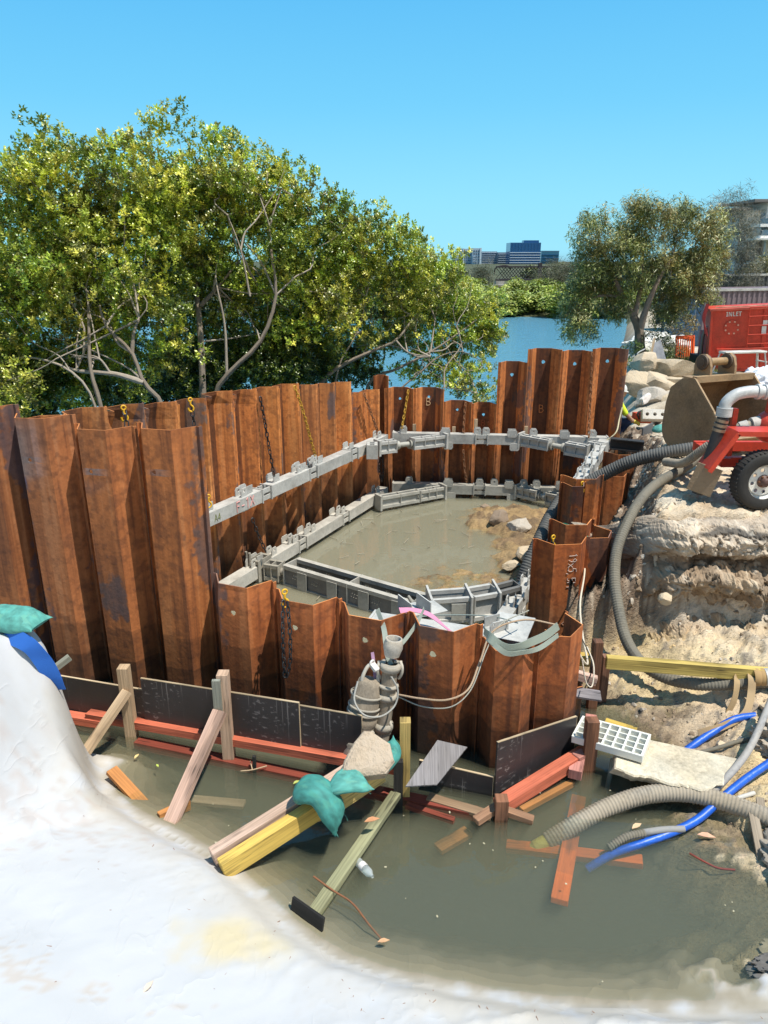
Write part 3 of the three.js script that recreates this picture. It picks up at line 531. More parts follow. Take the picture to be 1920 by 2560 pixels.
// an open box girder: four flanges, a recessed web each side, stiffener plates
function girder(A, B, w, h, stiff = 2, web = true) {
  const a = v3(A), b = v3(B), L = a.distanceTo(b), g = [], q = .03;
  for (const sx of [-1, 1]) for (const sy of [-1, 1]) g.push(at(cbox(.055, .055, L, .006), sx * (w / 2 - q), sy * (h / 2 - q), 0));
  if (web) for (const sx of [-1, 1]) g.push(at(cbox(.010, h - .09, L - .02, .002), sx * (w / 2 - .045), 0, 0));
  for (let i = 0; i <= stiff; i++) g.push(at(cbox(w + .008, h + .008, .014, .002), 0, 0, -L / 2 + L * i / stiff));
  const m = basis(A, B); return g.map((x) => x.applyMatrix4(m));
}
function kneeStrut(f, A, B, mat, { box = .62, left = .2 } = {}) {
  const k = new THREE.Group(); k.name = 'knee_strut'; f.add(k);
  const a = v3(A), b = v3(B), P = (t) => a.clone().lerp(b, t);
  part(k, 'end_block', girder(P(0), P(left), .2, .24, 2), mat); part(k, 'ram', [rod(P(left), P(1 - box), .05, 14), rod(P(left + .02), P(left + .06), .085, 14), rod(P(1 - box - .05), P(1 - box - .01), .1, 14, .06)], M.zincDull);
  part(k, 'box_girder', girder(P(1 - box), P(.97), .2, .22, 3), mat); part(k, 'web_plate', [-1, 1].map((s) => beam(P(1 - box * .62), P(1 - box * .35), .006, .18, { c: .001 }).translate(0, 0, 0)), mat);
  part(k, 'end_plate', beam(P(.97), P(1), .26, .3, { c: .004 }), mat); part(k, 'end_plate', beam(P(-.02), P(.01), .24, .3, { c: .004 }), mat);
}
{
  const f = thing('bracing_frame', 'upper pale galvanised bracing frame hung by chains round the inside of the pit', 'bracing frame');
  walingRun(f, [-2.98, .90, -8.30], [-.02, .83, -14.35], { brackets: [.20, .335, .44, .555, .635, .80], lugs: [.12, .31, .53, .60, .96], splices: [.385, .585, .80], side: 1 });
  walingRun(f, [.18, .80, -14.72], [4.42, .80, -14.30], { mat: M.zinc, brackets: [.25, .56, .80], lugs: [.05, .40, .44, .66, .93], splices: [.42, .63], side: -1 });
  const P = walingRun(f, [4.30, .80, -14.10], [2.72, .98, -10.2], { brackets: [.45, .72, .92], lugs: [.3, .58, .8], splices: [.62], side: 1 });
  part(f, 'corner_bracket', [...girder([-.22, .84, -13.55], [-.22, .84, -13.28], .20, .26, 2)], M.zinc);
  kneeStrut(f, [-.12, .82, -13.72], [1.22, .78, -14.52], M.zinc, { box: .5, left: .24 });
  kneeStrut(f, [3.86, .76, -13.62], [2.72, .80, -14.48], M.zinc, { box: .45, left: .3 });
  part(f, 'corner_bracket', girder([3.95, .82, -13.75], [4.14, .84, -13.5], .2, .24, 1), M.zinc);
}
{
  const f = thing('bracing_frame', 'lower muddy bracing frame half sunk in the grey pit water', 'bracing frame');
  walingRun(f, [-2.98, -.28, -8.30], [-.02, -.26, -14.35], { mat: zinc([.50, .47, .42], { metalness: 0 }), brackets: [.18, .36, .49, .56, .72], lugs: [.33, .41, .50, .585, .74, .95], splices: [.525, .745], below: true });
  walingRun(f, [.18, -.26, -14.72], [4.42, -.26, -14.30], { mat: M.zincDull, brackets: [.27, .56, .80], lugs: [.08, .42, .49, .63, .69], splices: [.42, .65], side: -1 });
  walingRun(f, [4.05, -.26, -14.05], [1.46, -.18, -8.35], { mat: M.zinc, brackets: [.12, .3, .48, .62, .75, .86], lugs: [.2, .4, .55, .68, .8, .92], splices: [.36, .7], side: 1 });
  kneeStrut(f, [-.10, -.26, -13.68], [1.22, -.28, -14.48], M.zincDull, { box: .40, left: .58 });
  kneeStrut(f, [3.78, -.26, -13.50], [2.72, -.26, -14.44], M.zincDull, { box: .34, left: .5 });
  part(f, 'corner_bracket', [...girder([-1.98, -.26, -10.50], [-1.82, -.26, -10.42], .34, .34, 1), ...girder([-1.78, -.28, -10.42], [-1.56, -.28, -10.34], .24, .26, 2), rod([-1.60, -.28, -10.36], [-1.42, -.28, -10.28], .06)], M.zincMud);
  part(f, 'lifting_lug', [rod([-2.02, -.2, -10.3], [-2.02, .04, -10.3], .022, 8), rod([-2.1, -.2, -10.45], [-2.1, 0, -10.45], .02, 8)], M.zincMud);
}
{ // perforated strut across the near end
  const f = thing('strut', 'long grey steel strut with rows of round holes lying across the muddy pit', 'strut'), A = [-1.40, -.30, -10.36], B = [.56, -.30, -9.02], m = basis(A, B), L = v3(A).distanceTo(v3(B));
  const along = (g) => g.applyMatrix4(m);
  for (const s of [-1, 1]) {
    part(f, 'flange', [.15, -.15].map((y) => along(at(cbox(.085, .06, L, .008), s * .15, y, 0))), zinc([.46, .43, .38], { metalness: 0 }));
    const holes = []; for (let c = 0; c < 6; c++) for (let i = 0; i < 4; i++) for (let j = 0; j < 2; j++) if (!(i === 3 && j === 0)) holes.push([-L / 2 + .16 + c * (L - .2) / 6 + i * .042 + j * .02, .02 + (j - .5) * .05 - i * .006, .010]);
    const w = plate([[-L / 2, -.13], [L / 2, -.13], [L / 2, .13], [-L / 2, .13]], .010, holes, 0); w.rotateY(-Math.PI / 2); part(f, 'web', along(w.translate(s * .165, 0, 0)), M.zincDark);
  }
  for (let i = 0; i <= 2; i++) part(f, 'stiffener', along(at(cbox(.40, .37, .016, .003), 0, 0, -L / 2 + i * L / 2)), zinc([.46, .43, .38], { metalness: 0 }));
  for (let i = 0; i < 4; i++) part(f, 'cover_plate', along(at(cbox(.012, .30, .18, .002), -.198, -.01, -L / 2 + .36 + i * .56)), M.zincDull);
}
{ // bright strut at the near right
  const f = thing('strut', 'short bright galvanised strut of open box girders at the near right of the pit', 'strut');
  part(f, 'box_girder', girder([.62, -.18, -8.92], [1.12, -.17, -8.98], .34, .36, 1), M.zinc); part(f, 'box_girder', girder([1.14, -.17, -8.98], [1.50, -.17, -9.12], .34, .36, 1), M.zinc);
  for (const [x, z] of [[.60, -8.92], [1.13, -8.98], [1.52, -9.12]]) part(f, 'end_plate', at(cbox(.03, .44, .46, .004), x, -.18, z, .1), M.zinc);
  part(f, 'cover_plate', at(cbox(.19, .24, .012, .002), .98, -.18, -8.77, .06), M.zincDull);
  part(f, 'splay_bracket', [...girder([1.54, -.15, -9.12], [1.82, -.12, -9.22], .26, .32, 1)], M.zincDark);
  part(f, 'ram', [rod([.30, -.2, -8.86], [.58, -.2, -8.9], .07, 16, .1), at(lathe([[0, 0], [.05, 0], [.028, .1], [.022, .22], [0, .23]]), .32, -.12, -8.72, 0, .2, -.6), at(lathe([[0, 0], [.05, 0], [.028, .1], [.022, .22], [0, .23]]), .42, -.12, -8.74, 0, .1, .5)], M.zincDull);
}
{ // waler behind the front piles
  const f = thing('waling_beam', 'white galvanised waling beam just behind the tops of the low front piles', 'waling beam');
  walingRun(f, [-.12, .93, -6.28], [.80, .93, -5.98], { lugs: [], brackets: [], side: -1 });
  walingRun(f, [.82, .88, -6.05], [1.30, .90, -6.25], { lugs: [], brackets: [.4], side: -1 });
  part(f, 'folded_bracket', [[.20, 0], [.38, .02]].flatMap(([x, y]) => [at(cbox(.012, .14, .26, .002), x, 1.06 + y, -6.42, .5), at(cbox(.2, .012, .26, .002), x + .08, 1.0 + y, -6.46, .5)]), M.zinc);
  part(f, 'flat_plate', [at(cbox(.34, .012, .42, .003), 1.18, 1.0, -6.1, -.4, .12)], M.zinc);
}

// ---------- chains ----------
const link0 = (() => { const g = new THREE.TorusGeometry(.0135, .0058, 5, 10); const p = g.attributes.position; for (let i = 0; i < p.count; i++) p.setY(i, p.getY(i) + (p.getY(i) > 0 ? .011 : -.011)); g.computeVertexNormals(); return g; })();
function chainGeo(pts, scale = 1.5) {
  const cv = curve(pts), L = cv.getLength(), pitch = .041 * scale, n = Math.max(2, Math.round(L / pitch)), out = [], up = new THREE.Vector3(), x = new THREE.Vector3(), z = new THREE.Vector3();
  for (let i = 0; i < n; i++) {
    const t = (i + .5) / n, p = cv.getPointAt(t); up.copy(cv.getTangentAt(t)); x.set(.6, .1, .79).cross(up).normalize(); z.crossVectors(x, up);
    const m = new THREE.Matrix4().makeBasis(x, up, z).setPosition(p); if (i % 2) m.multiply(new THREE.Matrix4().makeRotationY(Math.PI / 2)); m.multiply(new THREE.Matrix4().makeRotationY(.3 * Math.sin(i))).scale(new THREE.Vector3(scale, scale, scale));
    out.push(link0.clone().applyMatrix4(m));
  }
  return out;
}
function hookGeo(p, s = 1) { const pts = [[0, .09, 0], [0, .03, 0], [.035, -.01, 0], [.04, -.05, 0], [.005, -.085, 0], [-.035, -.06, 0], [-.04, -.02, 0]]; const g = [tube(pts, .016, 24, 8), at(new THREE.TorusGeometry(.03, .012, 8, 14), 0, .11, 0)]; return g.map((q) => q.scale(s, s, s).rotateY(.5).translate(...p)); }
function chain(label, pts, mat, { hooks = [], scale = 1.6, name = 'chain', hookMat = M.yellow } = {}) {
  const t = thing(name, label, 'chain', null, pts[pts.length - 1]), loc = (q) => [q[0] - pts[pts.length - 1][0], q[1] - pts[pts.length - 1][1], q[2] - pts[pts.length - 1][2]];
  part(t, 'links', chainGeo(pts.map(loc), scale), mat); for (const h of hooks) part(t, 'hook', hookGeo(loc([h[0], h[1] - .07, h[2]]), .78), hookMat); return t;
}
chain('yellow chain slung from the left side of the pit to the upper frame', [[-1.406, 2.327, -11.62], [-1.306, 1.982, -11.66], [-1.211, 1.529, -11.74], [-1.14, 1.132, -11.9]], M.chainYellow);
chain('dark chain hanging slack left of the yellow one', [[-1.841, 2.27, -10.95], [-1.801, 1.977, -10.95], [-1.74, 1.527, -10.9], [-1.677, 1.083, -10.85]], M.chain);
chain('black chain with a yellow hook over the left side near the tall piles', [[-2.457, 2.505, -9.35], [-2.431, 2.312, -9.3], [-2.38, 1.853, -9.2], [-2.282, 1.375, -9.1]], M.chain, { hooks: [[-2.45, 2.514, -9.3], [-2.27, 1.294, -9.1]] });
chain('short black chain under a yellow hook behind the tall piles', [[-2.82, 2.663, -7.95], [-2.794, 2.571, -7.9], [-2.774, 2.429, -7.85]], M.chain, { hooks: [[-2.818, 2.672, -7.93]], scale: 1.5 });
chain('rusty chain in the far left corner of the pit', [[-0.385, 1.786, -14.1], [-0.289, 1.518, -14.1], [-0.175, 1.191, -14.15], [-0.095, 0.95, -14.2]], M.chainRust);
chain('gold rusty chain slanting down the far side right of the corner post', [[0.486, 1.734, -14.78], [0.432, 1.4, -14.72], [0.358, 1.001, -14.6]], M.chainYellow);
chain('brown chain hanging in the lowest stretch of the far side', [[1.637, 1.494, -14.72], [1.614, 1.22, -14.68], [1.6, 0.859, -14.6]], M.chainRust);
chain('chain between the upper and lower frames in the middle of the far side', [[1.6, 0.577, -14.5], [1.629, 0.259, -14.5], [1.689, -0.103, -14.5]], M.chainRust);
chain('long thin rusty chain hanging from the tallest far pile', [[4.017, 2.505, -14.5], [4.049, 1.902, -14.48], [4.048, 1.369, -14.4], [4.019, 0.904, -14.2]], M.chainRust);
chain('short doubled chain between the frames at the far left corner', [[-0.068, 0.582, -14], [-0.095, 0.348, -14], [-0.05, 0.064, -14], [-0.014, 0.329, -14], [-0.032, 0.582, -14]], M.chain);
chain('muddy chain from the upper frame to the lower one on the left', [[-1.945, 0.588, -10.3], [-1.882, 0.369, -10.3], [-1.774, 0.058, -10.3]], M.chain);
chain('looped black chain on a yellow hook beside the second low front pile', [[-0.908, 1.291, -6.05], [-0.911, 1.091, -5.97], [-0.914, 0.772, -5.95], [-0.904, 0.575, -5.94], [-0.865, 0.682, -5.94], [-0.847, 0.961, -5.95], [-0.868, 1.291, -6.03]], M.black, { hooks: [[-0.9, 1.341, -6.1]], scale: 1.2 });
chain('black chain down the pit edge by the dark narrow pile', [[2.696, 2.393, -10], [2.724, 0.937, -10], [2.676, 0.815, -9.95], [2.623, 0.672, -9.9], [2.567, 0.583, -9.8]].slice(1), M.black, { hooks: [[2.794, 1.211, -9.98]] });
chain('black chain under a yellow hook at the top of the chalk-marked pile', [[1.975, 1.148, -8.05], [1.946, 1.023, -8], [1.943, 0.849, -8]], M.black, { hooks: [[1.963, 1.142, -8.02], [1.952, 1.023, -8]] });

// ---------- timber formwork in the pond ----------
Object.assign(M, {
  ply: std({ map: T.ply, roughness: .45, bumpMap: T.minBump, bumpScale: .001 }), plyEdge: wood([.58, .46, .30]), red: wood([.62, .16, .085]), redWet: wood([.26, .05, .03]), pink: wood([.60, .40, .31]), raw: wood([.55, .40, .25]), grey: wood([.40, .36, .30]),
  yellowWood: wood([.66, .45, .10]), yellowPost: wood([.58, .42, .14]), brown: wood([.26, .115, .06]), orange: wood([.56, .24, .07]), green: wood([.30, .30, .17]), blackWood: wood([.02, .019, .018]), greenEnd: wood([.28, .29, .24]),
});
const T2 = (label) => ({ label });
function plyPanel(label, a, b, y0a, y1a, y0b, y1b, group) {   // a sheet of film-faced ply: dark faces and a pale sawn edge
  const A = new THREE.Vector3(a[0], y0a, a[1]), B = new THREE.Vector3(b[0], y0b, b[1]), d = B.clone().sub(A).setY(0).normalize(), L = Math.hypot(b[0] - a[0], b[1] - a[1]);
  const t = thing('form_ply_sheet', label, 'formwork panel', group, [a[0], Math.min(y0a, y0b), a[1]]), o = t.position, n = new THREE.Vector3(-d.z, 0, d.x), m = new THREE.Matrix4().makeBasis(d, new THREE.Vector3(0, 1, 0), n).setPosition(0, -o.y, 0);
  part(t, 'face', plate([[0, y0a], [L, y0b], [L, y1b - .003], [0, y1a - .003]], .017, [], .001).applyMatrix4(m), M.ply);
  const top = beam([0, y1a, 0], [L, y1b, 0], .0185, .006, { c: .001, up: [0, 1, 0] }); part(t, 'sawn_edge', [top.applyMatrix4(m), beam([L + .0015, y0b, 0], [L + .0015, y1b, 0], .0185, .003, { c: .0005, up: [1, 0, 0] }).applyMatrix4(m)], M.plyEdge);
  return t;
}
plyPanel('dark formwork panel at the left, low, partly behind the sheeted mound', [-3.3, -6.27], [-1.87, -5.80], -.02, .42, .1, .47);
plyPanel('dark formwork panel with pale drips between the two raw posts', [-2.22, -5.895], [-.72, -5.40], .10, .59, .16, .655);
plyPanel('small dark formwork panel left of the pump, ending in a pale edge', [-.715, -5.415], [-.185, -5.24], .14, .62, .16, .635);
plyPanel('low dark formwork panel just above the water by the tilted offcut', [.30, -5.24], [.90, -5.06], -.1, .20, -.1, .17);
plyPanel('tall tilted black formwork panel with a pale top edge at the right', [.915, -5.05], [1.70, -5.60], .0, .515, .03, .385);
solo('formwork_rail', 'red painted timber rail lying along the foot of the formwork panels', 'timber', [beam([-3.2, .02, -6.16], [-2.6, .045, -5.98], .10, .08), beam([-2.82, .09, -6.07], [.10, .215, -5.13], .12, .075, { uo: .3 })], M.red);
solo('formwork_rail', 'dark red timber rail just under the water below the painted one', 'timber', [beam([-2.3, -.05, -5.82], [.75, -.03, -4.86], .10, .07)], M.redWet);
solo('formwork_rail', 'red brown timber rail below the tall black formwork panel', 'timber', [beam([.92, .02, -4.88], [1.76, .10, -5.46], .115, .10)], M.red);
solo('timber_post', 'raw square timber post at the left formwork joint, propped by a short brace', 'timber post', beam([-2.36, -.75, -5.88], [-2.36, .72, -5.88], .095, .095, { up: [0, 0, 1] }), M.raw);
solo('timber_post', 'tall raw timber post in the middle of the long formwork', 'timber post', beam([-1.385, -.75, -5.56], [-1.385, .85, -5.56], .095, .10, { up: [0, 0, 1] }), wood([.52, .36, .25]));
solo('timber_block', 'short greenish timber cleat nailed to the middle post', 'timber', beam([-1.43, .42, -5.49], [-1.43, .82, -5.49], .07, .035, { up: [0, 0, 1] }), M.greenEnd);
solo('timber_brace', 'short pale timber brace leaning from the left post to the mound', 'timber brace', beam([-2.33, .50, -5.82], [-2.60, .14, -5.42], .09, .045), M.raw);
solo('timber_brace', 'long pink-stained timber brace leaning from the middle post into the pond', 'timber brace', beam([-1.41, .53, -5.46], [-1.73, -.10, -4.66], .115, .055), M.pink);
solo('timber_block', 'orange timber block lying beside the foot of the pink brace', 'timber', beam([-1.80, -.02, -4.80], [-1.60, -.03, -4.98], .05, .09), M.orange);
solo('sole_plate', 'thin dark ply sole plate under the foot of the pink brace', 'timber', beam([-1.93, -.02, -4.77], [-1.66, -.03, -4.68], .10, .018), M.brown);
solo('timber_plank', 'short orange plank sliding from the mound into the water', 'timber', beam([-2.32, .10, -5.24], [-1.98, -.07, -5.0], .10, .035), M.orange);
solo('timber_plank', 'pale sunken plank behind the pink brace under water', 'timber', beam([-1.65, -.16, -5.18], [-1.18, -.16, -5.12], .09, .03), M.raw);
solo('timber_stub', 'thin dark batten standing out of the water with a twig caught on it', 'timber', beam([-1.14, -.3, -5.40], [-1.13, .12, -5.40], .03, .03, { up: [0, 0, 1] }), M.blackWood);
solo('timber_post', 'yellow treated timber post where the double yellow beam ends', 'timber post', beam([.17, -.8, -5.06], [.17, .72, -5.06], .085, .085, { up: [0, 0, 1] }), M.yellowPost);
solo('timber_post', 'black timber post beside the yellow one', 'timber post', beam([.115, -.3, -4.96], [.115, .41, -4.96], .075, .05, { up: [0, 0, 1] }), M.blackWood);
solo('timber_post', 'red brown timber post standing in front of the white plastic tray', 'timber post', beam([1.78, -.6, -5.40], [1.78, .49, -5.40], .105, .095, { up: [0, 0, 1] }), M.brown);
solo('timber_post', 'tall red brown timber post at the left end of the long yellow beam', 'timber post', beam([2.07, -.6, -6.36], [2.07, .72, -6.36], .085, .09, { up: [0, 0, 1] }), M.brown);
solo('timber_post', 'shorter red brown timber post behind the tall one by the yellow beam', 'timber post', beam([2.20, -.6, -6.46], [2.20, .50, -6.46], .07, .08, { up: [0, 0, 1] }), wood([.34, .17, .11]));
solo('timber_post', 'stubby dark red timber post at the left corner of the tilted black panel', 'timber post', beam([.93, -.6, -4.80], [.93, .18, -4.80], .10, .10, { up: [0, 0, 1] }), M.brown);
// double yellow beam with sandbags and a stone
solo('timber_beam', 'pink-topped timber beam, rear one of the pair that reaches into the pond', 'timber beam', beam([-1.24, .09, -4.26], [.02, .40, -5.10], .09, .15, { c: .006 }), wood([.60, .43, .33]));
solo('timber_beam', 'yellow timber beam, front one of the pair, its sawn end towards the sheet', 'timber beam', beam([-1.16, .08, -4.17], [-.36, .28, -4.70], .085, .15, { c: .006 }), M.yellowWood);
solo('timber_beam', 'short yellow timber beam under the middle sandbag', 'timber beam', beam([-.37, .26, -4.66], [-.02, .35, -4.90], .085, .15, { c: .006 }), M.yellowPost);
solo('timber_beam', 'yellow timber beam end at the yellow post beneath the stone', 'timber beam', beam([-.10, .33, -4.93], [.15, .42, -5.10], .09, .14, { c: .006 }), M.yellowWood);
solo('timber_prop', 'long green-grey timber prop lying from the black post to the black foot board', 'timber', beam([.10, .10, -4.94], [-.49, .0, -3.84], .085, .05), M.green);
solo('foot_board', 'small black ply board set upright at the foot of the green-grey prop', 'timber', beam([-.635, .0, -3.92], [-.405, .0, -3.74], .02, .17, { roll: -.25 }), M.blackWood);
solo('ply_offcut', 'grey ply offcut tilted on the low panel, splashed with dry mud', 'plywood offcut', (() => { const g = plate([[0, 0], [.24, .02], [.50, .36], [.26, .42]], .018); g.rotateX(-1.22); g.rotateY(-.03); return g.translate(.17, .30, -4.78); })(), wood([.25, .235, .24]));
solo('timber_batten', 'wet brown batten floating along the foot of the low panel', 'timber', beam([.36, .0, -5.02], [.86, .0, -4.80], .09, .03), wood([.30, .20, .12]));
solo('timber_batten', 'thin red batten just under the water left of the brown one', 'timber', beam([.18, -.03, -4.96], [.56, -.03, -4.78], .05, .04), M.redWet);
solo('timber_batten', 'split brown timber offcut beside the stubby red post', 'timber', [beam([.72, .02, -4.72], [.96, .06, -4.88], .07, .05), beam([.98, .03, -4.82], [1.18, .01, -4.74], .07, .045)], wood([.34, .19, .11]));
solo('timber_batten', 'orange batten sunk behind the submerged hose end', 'timber', beam([1.12, -.06, -4.93], [1.62, -.05, -5.26], .05, .05), M.orange);
solo('timber_beam', 'bright orange timber sunk upright in view, long arm of the cross under water', 'timber beam', beam([1.70, -.24, -5.30], [1.24, -.10, -4.06], .12, .05), std({ color: rgb(1, .21, .03), map: T.wood, roughness: .8 }));
solo('timber_beam', 'bright orange timber sunk across the long one, short arm of the cross', 'timber beam', beam([.98, -.24, -4.74], [1.97, -.14, -4.47], .10, .05), std({ color: rgb(1, .22, .035), map: T.wood, roughness: .8 }));
solo('timber_plank', 'dim orange plank far down in the middle of the pond', 'timber', beam([.42, -.16, -4.62], [.68, -.15, -4.8], .1, .04), M.orange);
solo('timber_plank', 'yellow plank lying under water behind the white tray', 'timber', beam([2.14, -.03, -6.12], [2.66, -.06, -5.85], .08, .04), M.yellowWood);
solo('timber_strut', 'pink red timber strut from the front corner pile to the tall brown post', 'timber', beam([1.76, .42, -6.30], [2.05, .36, -6.22], .07, .08), M.pink);
solo('ply_offcut', 'grey splashed ply offcut laid between the corner pile and the tall post', 'plywood offcut', beam([1.74, .30, -6.14], [2.06, .28, -6.08], .17, .018), wood([.30, .28, .30]));
solo('timber_rail', 'chain of red stained rails running forward from under the grey offcut', 'timber', [beam([1.96, .10, -6.0], [1.88, .07, -5.7], .10, .08), beam([1.90, .04, -5.72], [1.84, .06, -5.5], .09, .07), beam([1.83, .12, -5.46], [1.66, .10, -5.36], .09, .10), beam([1.70, .08, -5.42], [1.62, .06, -5.22], .11, .1)], wood([.50, .22, .18]));
solo('timber_beam', 'long yellow timber beam bridging from the brown post to the right bank', 'timber beam', beam([2.16, .50, -6.34], [4.3, .44, -6.10], .075, .12, { c: .005 }), wood([.66, .50, .14]));
solo('timber_beam', 'short yellow beam end sticking out left of the tall brown post', 'timber beam', beam([1.92, .44, -6.50], [2.04, .45, -6.46], .09, .11), M.yellowWood);
solo('timber_stake', 'thin grey stake standing in the dark water by the white tray', 'timber', beam([1.90, -.3, -5.24], [1.98, .12, -5.36], .03, .03, { up: [0, 0, 1] }), M.greenEnd);
solo('timber_batten', 'grey timber end poking out from behind the mound at the left wall', 'timber', beam([-3.26, .42, -6.2], [-3.06, .54, -6.36], .06, .05), M.greenEnd);

// white plastic tray: rim and ribs
{
  const t = thing('plastic_tray', 'white plastic tray of open square cells lying on the concrete slab', 'plastic tray', null, [1.98, .22, -5.46]), m = new THREE.Matrix4().makeRotationFromEuler(new THREE.Euler(.02, -.55, .06, 'YXZ'));
  m.copy(new THREE.Matrix4().makeRotationY(-.52)).multiply(new THREE.Matrix4().makeRotationZ(.02));
  const w = .60, d = .33, h = .07, white = std({ color: rgb(.66, .66, .61), roughness: .55, bumpMap: T.minBump, bumpScale: .001 }), P = (g) => g.applyMatrix4(m);
  part(t, 'rim', [P(at(cbox(w, h, .02), 0, h / 2, d / 2)), P(at(cbox(w, h, .02), 0, h / 2, -d / 2)), P(at(cbox(.02, h, d - .02), w / 2 - .01, h / 2, 0)), P(at(cbox(.02, h, d - .02), -w / 2 + .01, h / 2, 0))], white);
  for (let i = 1; i < 7; i++) part(t, 'rib', P(at(cbox(.016, .05, d - .02), -w / 2 + i * w / 7, .042, 0)), white);
  for (let i = 1; i < 4; i++) part(t, 'rib', P(at(cbox(w - .02, .05, .014), 0, .041, -d / 2 + i * d / 4)), white);
  part(t, 'base', P(at(cbox(w - .02, .008, d - .02), 0, .012, 0)), std({ color: rgb(.55, .54, .47), roughness: .7 }));
}
// broken concrete slab
{
  const P = [[1.93, -5.14], [2.05, -5.04], [2.18, -5.02], [2.30, -4.93], [2.44, -4.91], [2.52, -4.86], [2.72, -4.92], [2.98, -5.22], [2.42, -5.46], [2.28, -5.52], [2.0, -5.34]], f = [];
  P.forEach((p, i) => { const q = P[(i + 1) % P.length]; for (let k = 0; k < 5; k++) { const s = k / 5, j = i < 7 && k ? .03 * n2(i * 3 + k, 1) : 0; f.push([lerp(p[0], q[0], s) + j, -(lerp(p[1], q[1], s) + j)]); } });
  const g = plate(f, .10, [], .012); g.rotateX(-Math.PI / 2); const p = g.attributes.position; for (let i = 0; i < p.count; i++) { const y = p.getY(i), x = p.getX(i), z = p.getZ(i), e = y < .02 ? .05 * fbm(x * 9, z * 9, 2) : 0; p.setXYZ(i, x + e * .6, y + .155 + .02 * (x - 2) + e * .4, z - (y < 0 ? .05 : 0) + e * .5); }
  g.computeVertexNormals(); solo('concrete_slab', 'broken flat concrete slab bridging from the muddy bank over the dark water', 'concrete slab', g, mineral([.66, .58, .44]));
}
// stone and sandbags on the double beam
{
  const cloth = (c) => phys({ color: rgb(...c), map: T.weave, bumpMap: T.weave, bumpScale: .002, roughness: .75, sheen: .3, sheenRoughness: .5 }); M.bag = cloth([.055, .29, .255]); M.bagPale = cloth([.10, .38, .33]);
  const map = tex(256, 256, (x, y, o) => { const k = .75 + .35 * fbm(x * 5, y * 5, 3) + .1 * Math.sin(x * 400) * Math.sin(y * 400); mix3(o, [k, k, k], [1.6, .95, .8], sm(.15, .45, fbm(x * 3 + 4, y * 3, 4)) * .5); }, true, [2, 2]);
  for (const m of [M.bag, M.bagPale]) m.map = map;
  M.cloth = cloth;
}
// a filled bag: a pillow laid on the curve of points, w wide and h thick, with ears at both sewn ends
function sandbag(label, pts, w, h, mat, side = [0, 0, 1], tie = true) {
  const cv = curve(pts), U = 40, V = 28, pos = [], uv = [], idx = [], p = new THREE.Vector3(), s = new THREE.Vector3(), n = new THREE.Vector3(), S = side ? v3(side) : new THREE.Vector3(0, 1, 0).cross(v3(pts[pts.length - 1]).sub(v3(pts[0]))).normalize(), k = pk++; if (new THREE.Vector3().crossVectors(cv.getTangentAt(.5), S).y < 0) S.negate();
  for (let i = 0; i <= U; i++) {
    const t = i / U; cv.getPointAt(t, p); const tan = cv.getTangentAt(t); s.copy(S).addScaledVector(tan, -S.dot(tan)).normalize(); n.crossVectors(tan, s).normalize();
    const e = Math.min(t, 1 - t) * 2, ww = w / 2 * (t < .5 ? Math.pow(Math.sin(Math.min(1, t * 4.5 + .03) * 1.5708), .4) : .90 + .10 * Math.sin(Math.min(1, e * 1.6) * 1.5708)) * (1 + .06 * Math.sin(t * 9 + k)), hh = h / 2 * (.015 + .985 * Math.pow(Math.sin(Math.min(1, e * 1.7) * 1.5708), .55));
    for (let j = 0; j <= V; j++) {
      const a = j / V * 6.2832, ca = Math.cos(a), sa = Math.sin(a), q = 1 + .05 * fbm(t * 4 + k, Math.cos(a) * 1.5 + sa, 3), cx = Math.sign(ca) * Math.pow(Math.abs(ca), .9), ear = t > .5 && e < .12 ? .06 * Math.abs(ca) ** 6 * (1 - e / .12) : 0;
      const v = p.clone().addScaledVector(s, cx * ww * q * (1 + ear)).addScaledVector(n, (sa > 0 ? sa : sa * .7) * hh * (q + .10 * fbm(t * 7, a * 2 + k, 2))); if (e < .1 && t > .5) v.addScaledVector(tan, .03 * Math.abs(ca) ** 4);
      pos.push(v.x, v.y, v.z); uv.push(j / V * .9, t * cv.getLength());
    }
  }
  for (let i = 0; i < U; i++) for (let j = 0; j < V; j++) { const a = i * (V + 1) + j, b = a + 1, c = a + V + 1, d = c + 1; idx.push(a, b, c, b, d, c); }
  const g = new THREE.BufferGeometry(); g.setAttribute('position', new THREE.Float32BufferAttribute(pos, 3)); g.setAttribute('uv', new THREE.Float32BufferAttribute(uv, 2)); g.setIndex(idx); g.computeVertexNormals();
  mat.side = THREE.DoubleSide; const c = v3(pts[0]); const t = thing('sandbag', label, 'sandbag', null, [c.x, c.y - h / 2, c.z]); g.translate(-c.x, -c.y + h / 2, -c.z); part(t, 'bag', g, mat);
  if (tie) { const z = v3(pts[pts.length - 1]).sub(c); z.y += h / 2; const fr = []; for (let i = 0; i < 7; i++) { const o = S.clone().multiplyScalar(rr(-.4, .4) * w); fr.push(tube([[z.x + o.x, z.y + o.y, z.z + o.z], [z.x + o.x + rr(-.03, .04), z.y - .02 + rr(-.02, .01), z.z + o.z + rr(0, .04)], [z.x + o.x + rr(-.02, .06), z.y - .05, z.z + o.z + rr(.01, .06)]], .0015, 6, 4)); } part(t, 'frayed_thread', fr, M.bagPale); }
  return t;
}
sandbag('big plump teal sandbag slumped over the double yellow beam', [[-0.643, 0.35, -4.601], [-0.559, 0.45, -4.562], [-0.472, 0.45, -4.512], [-0.396, 0.35, -4.472], [-0.341, 0.24, -4.491]], .25, .20, M.bag, null);
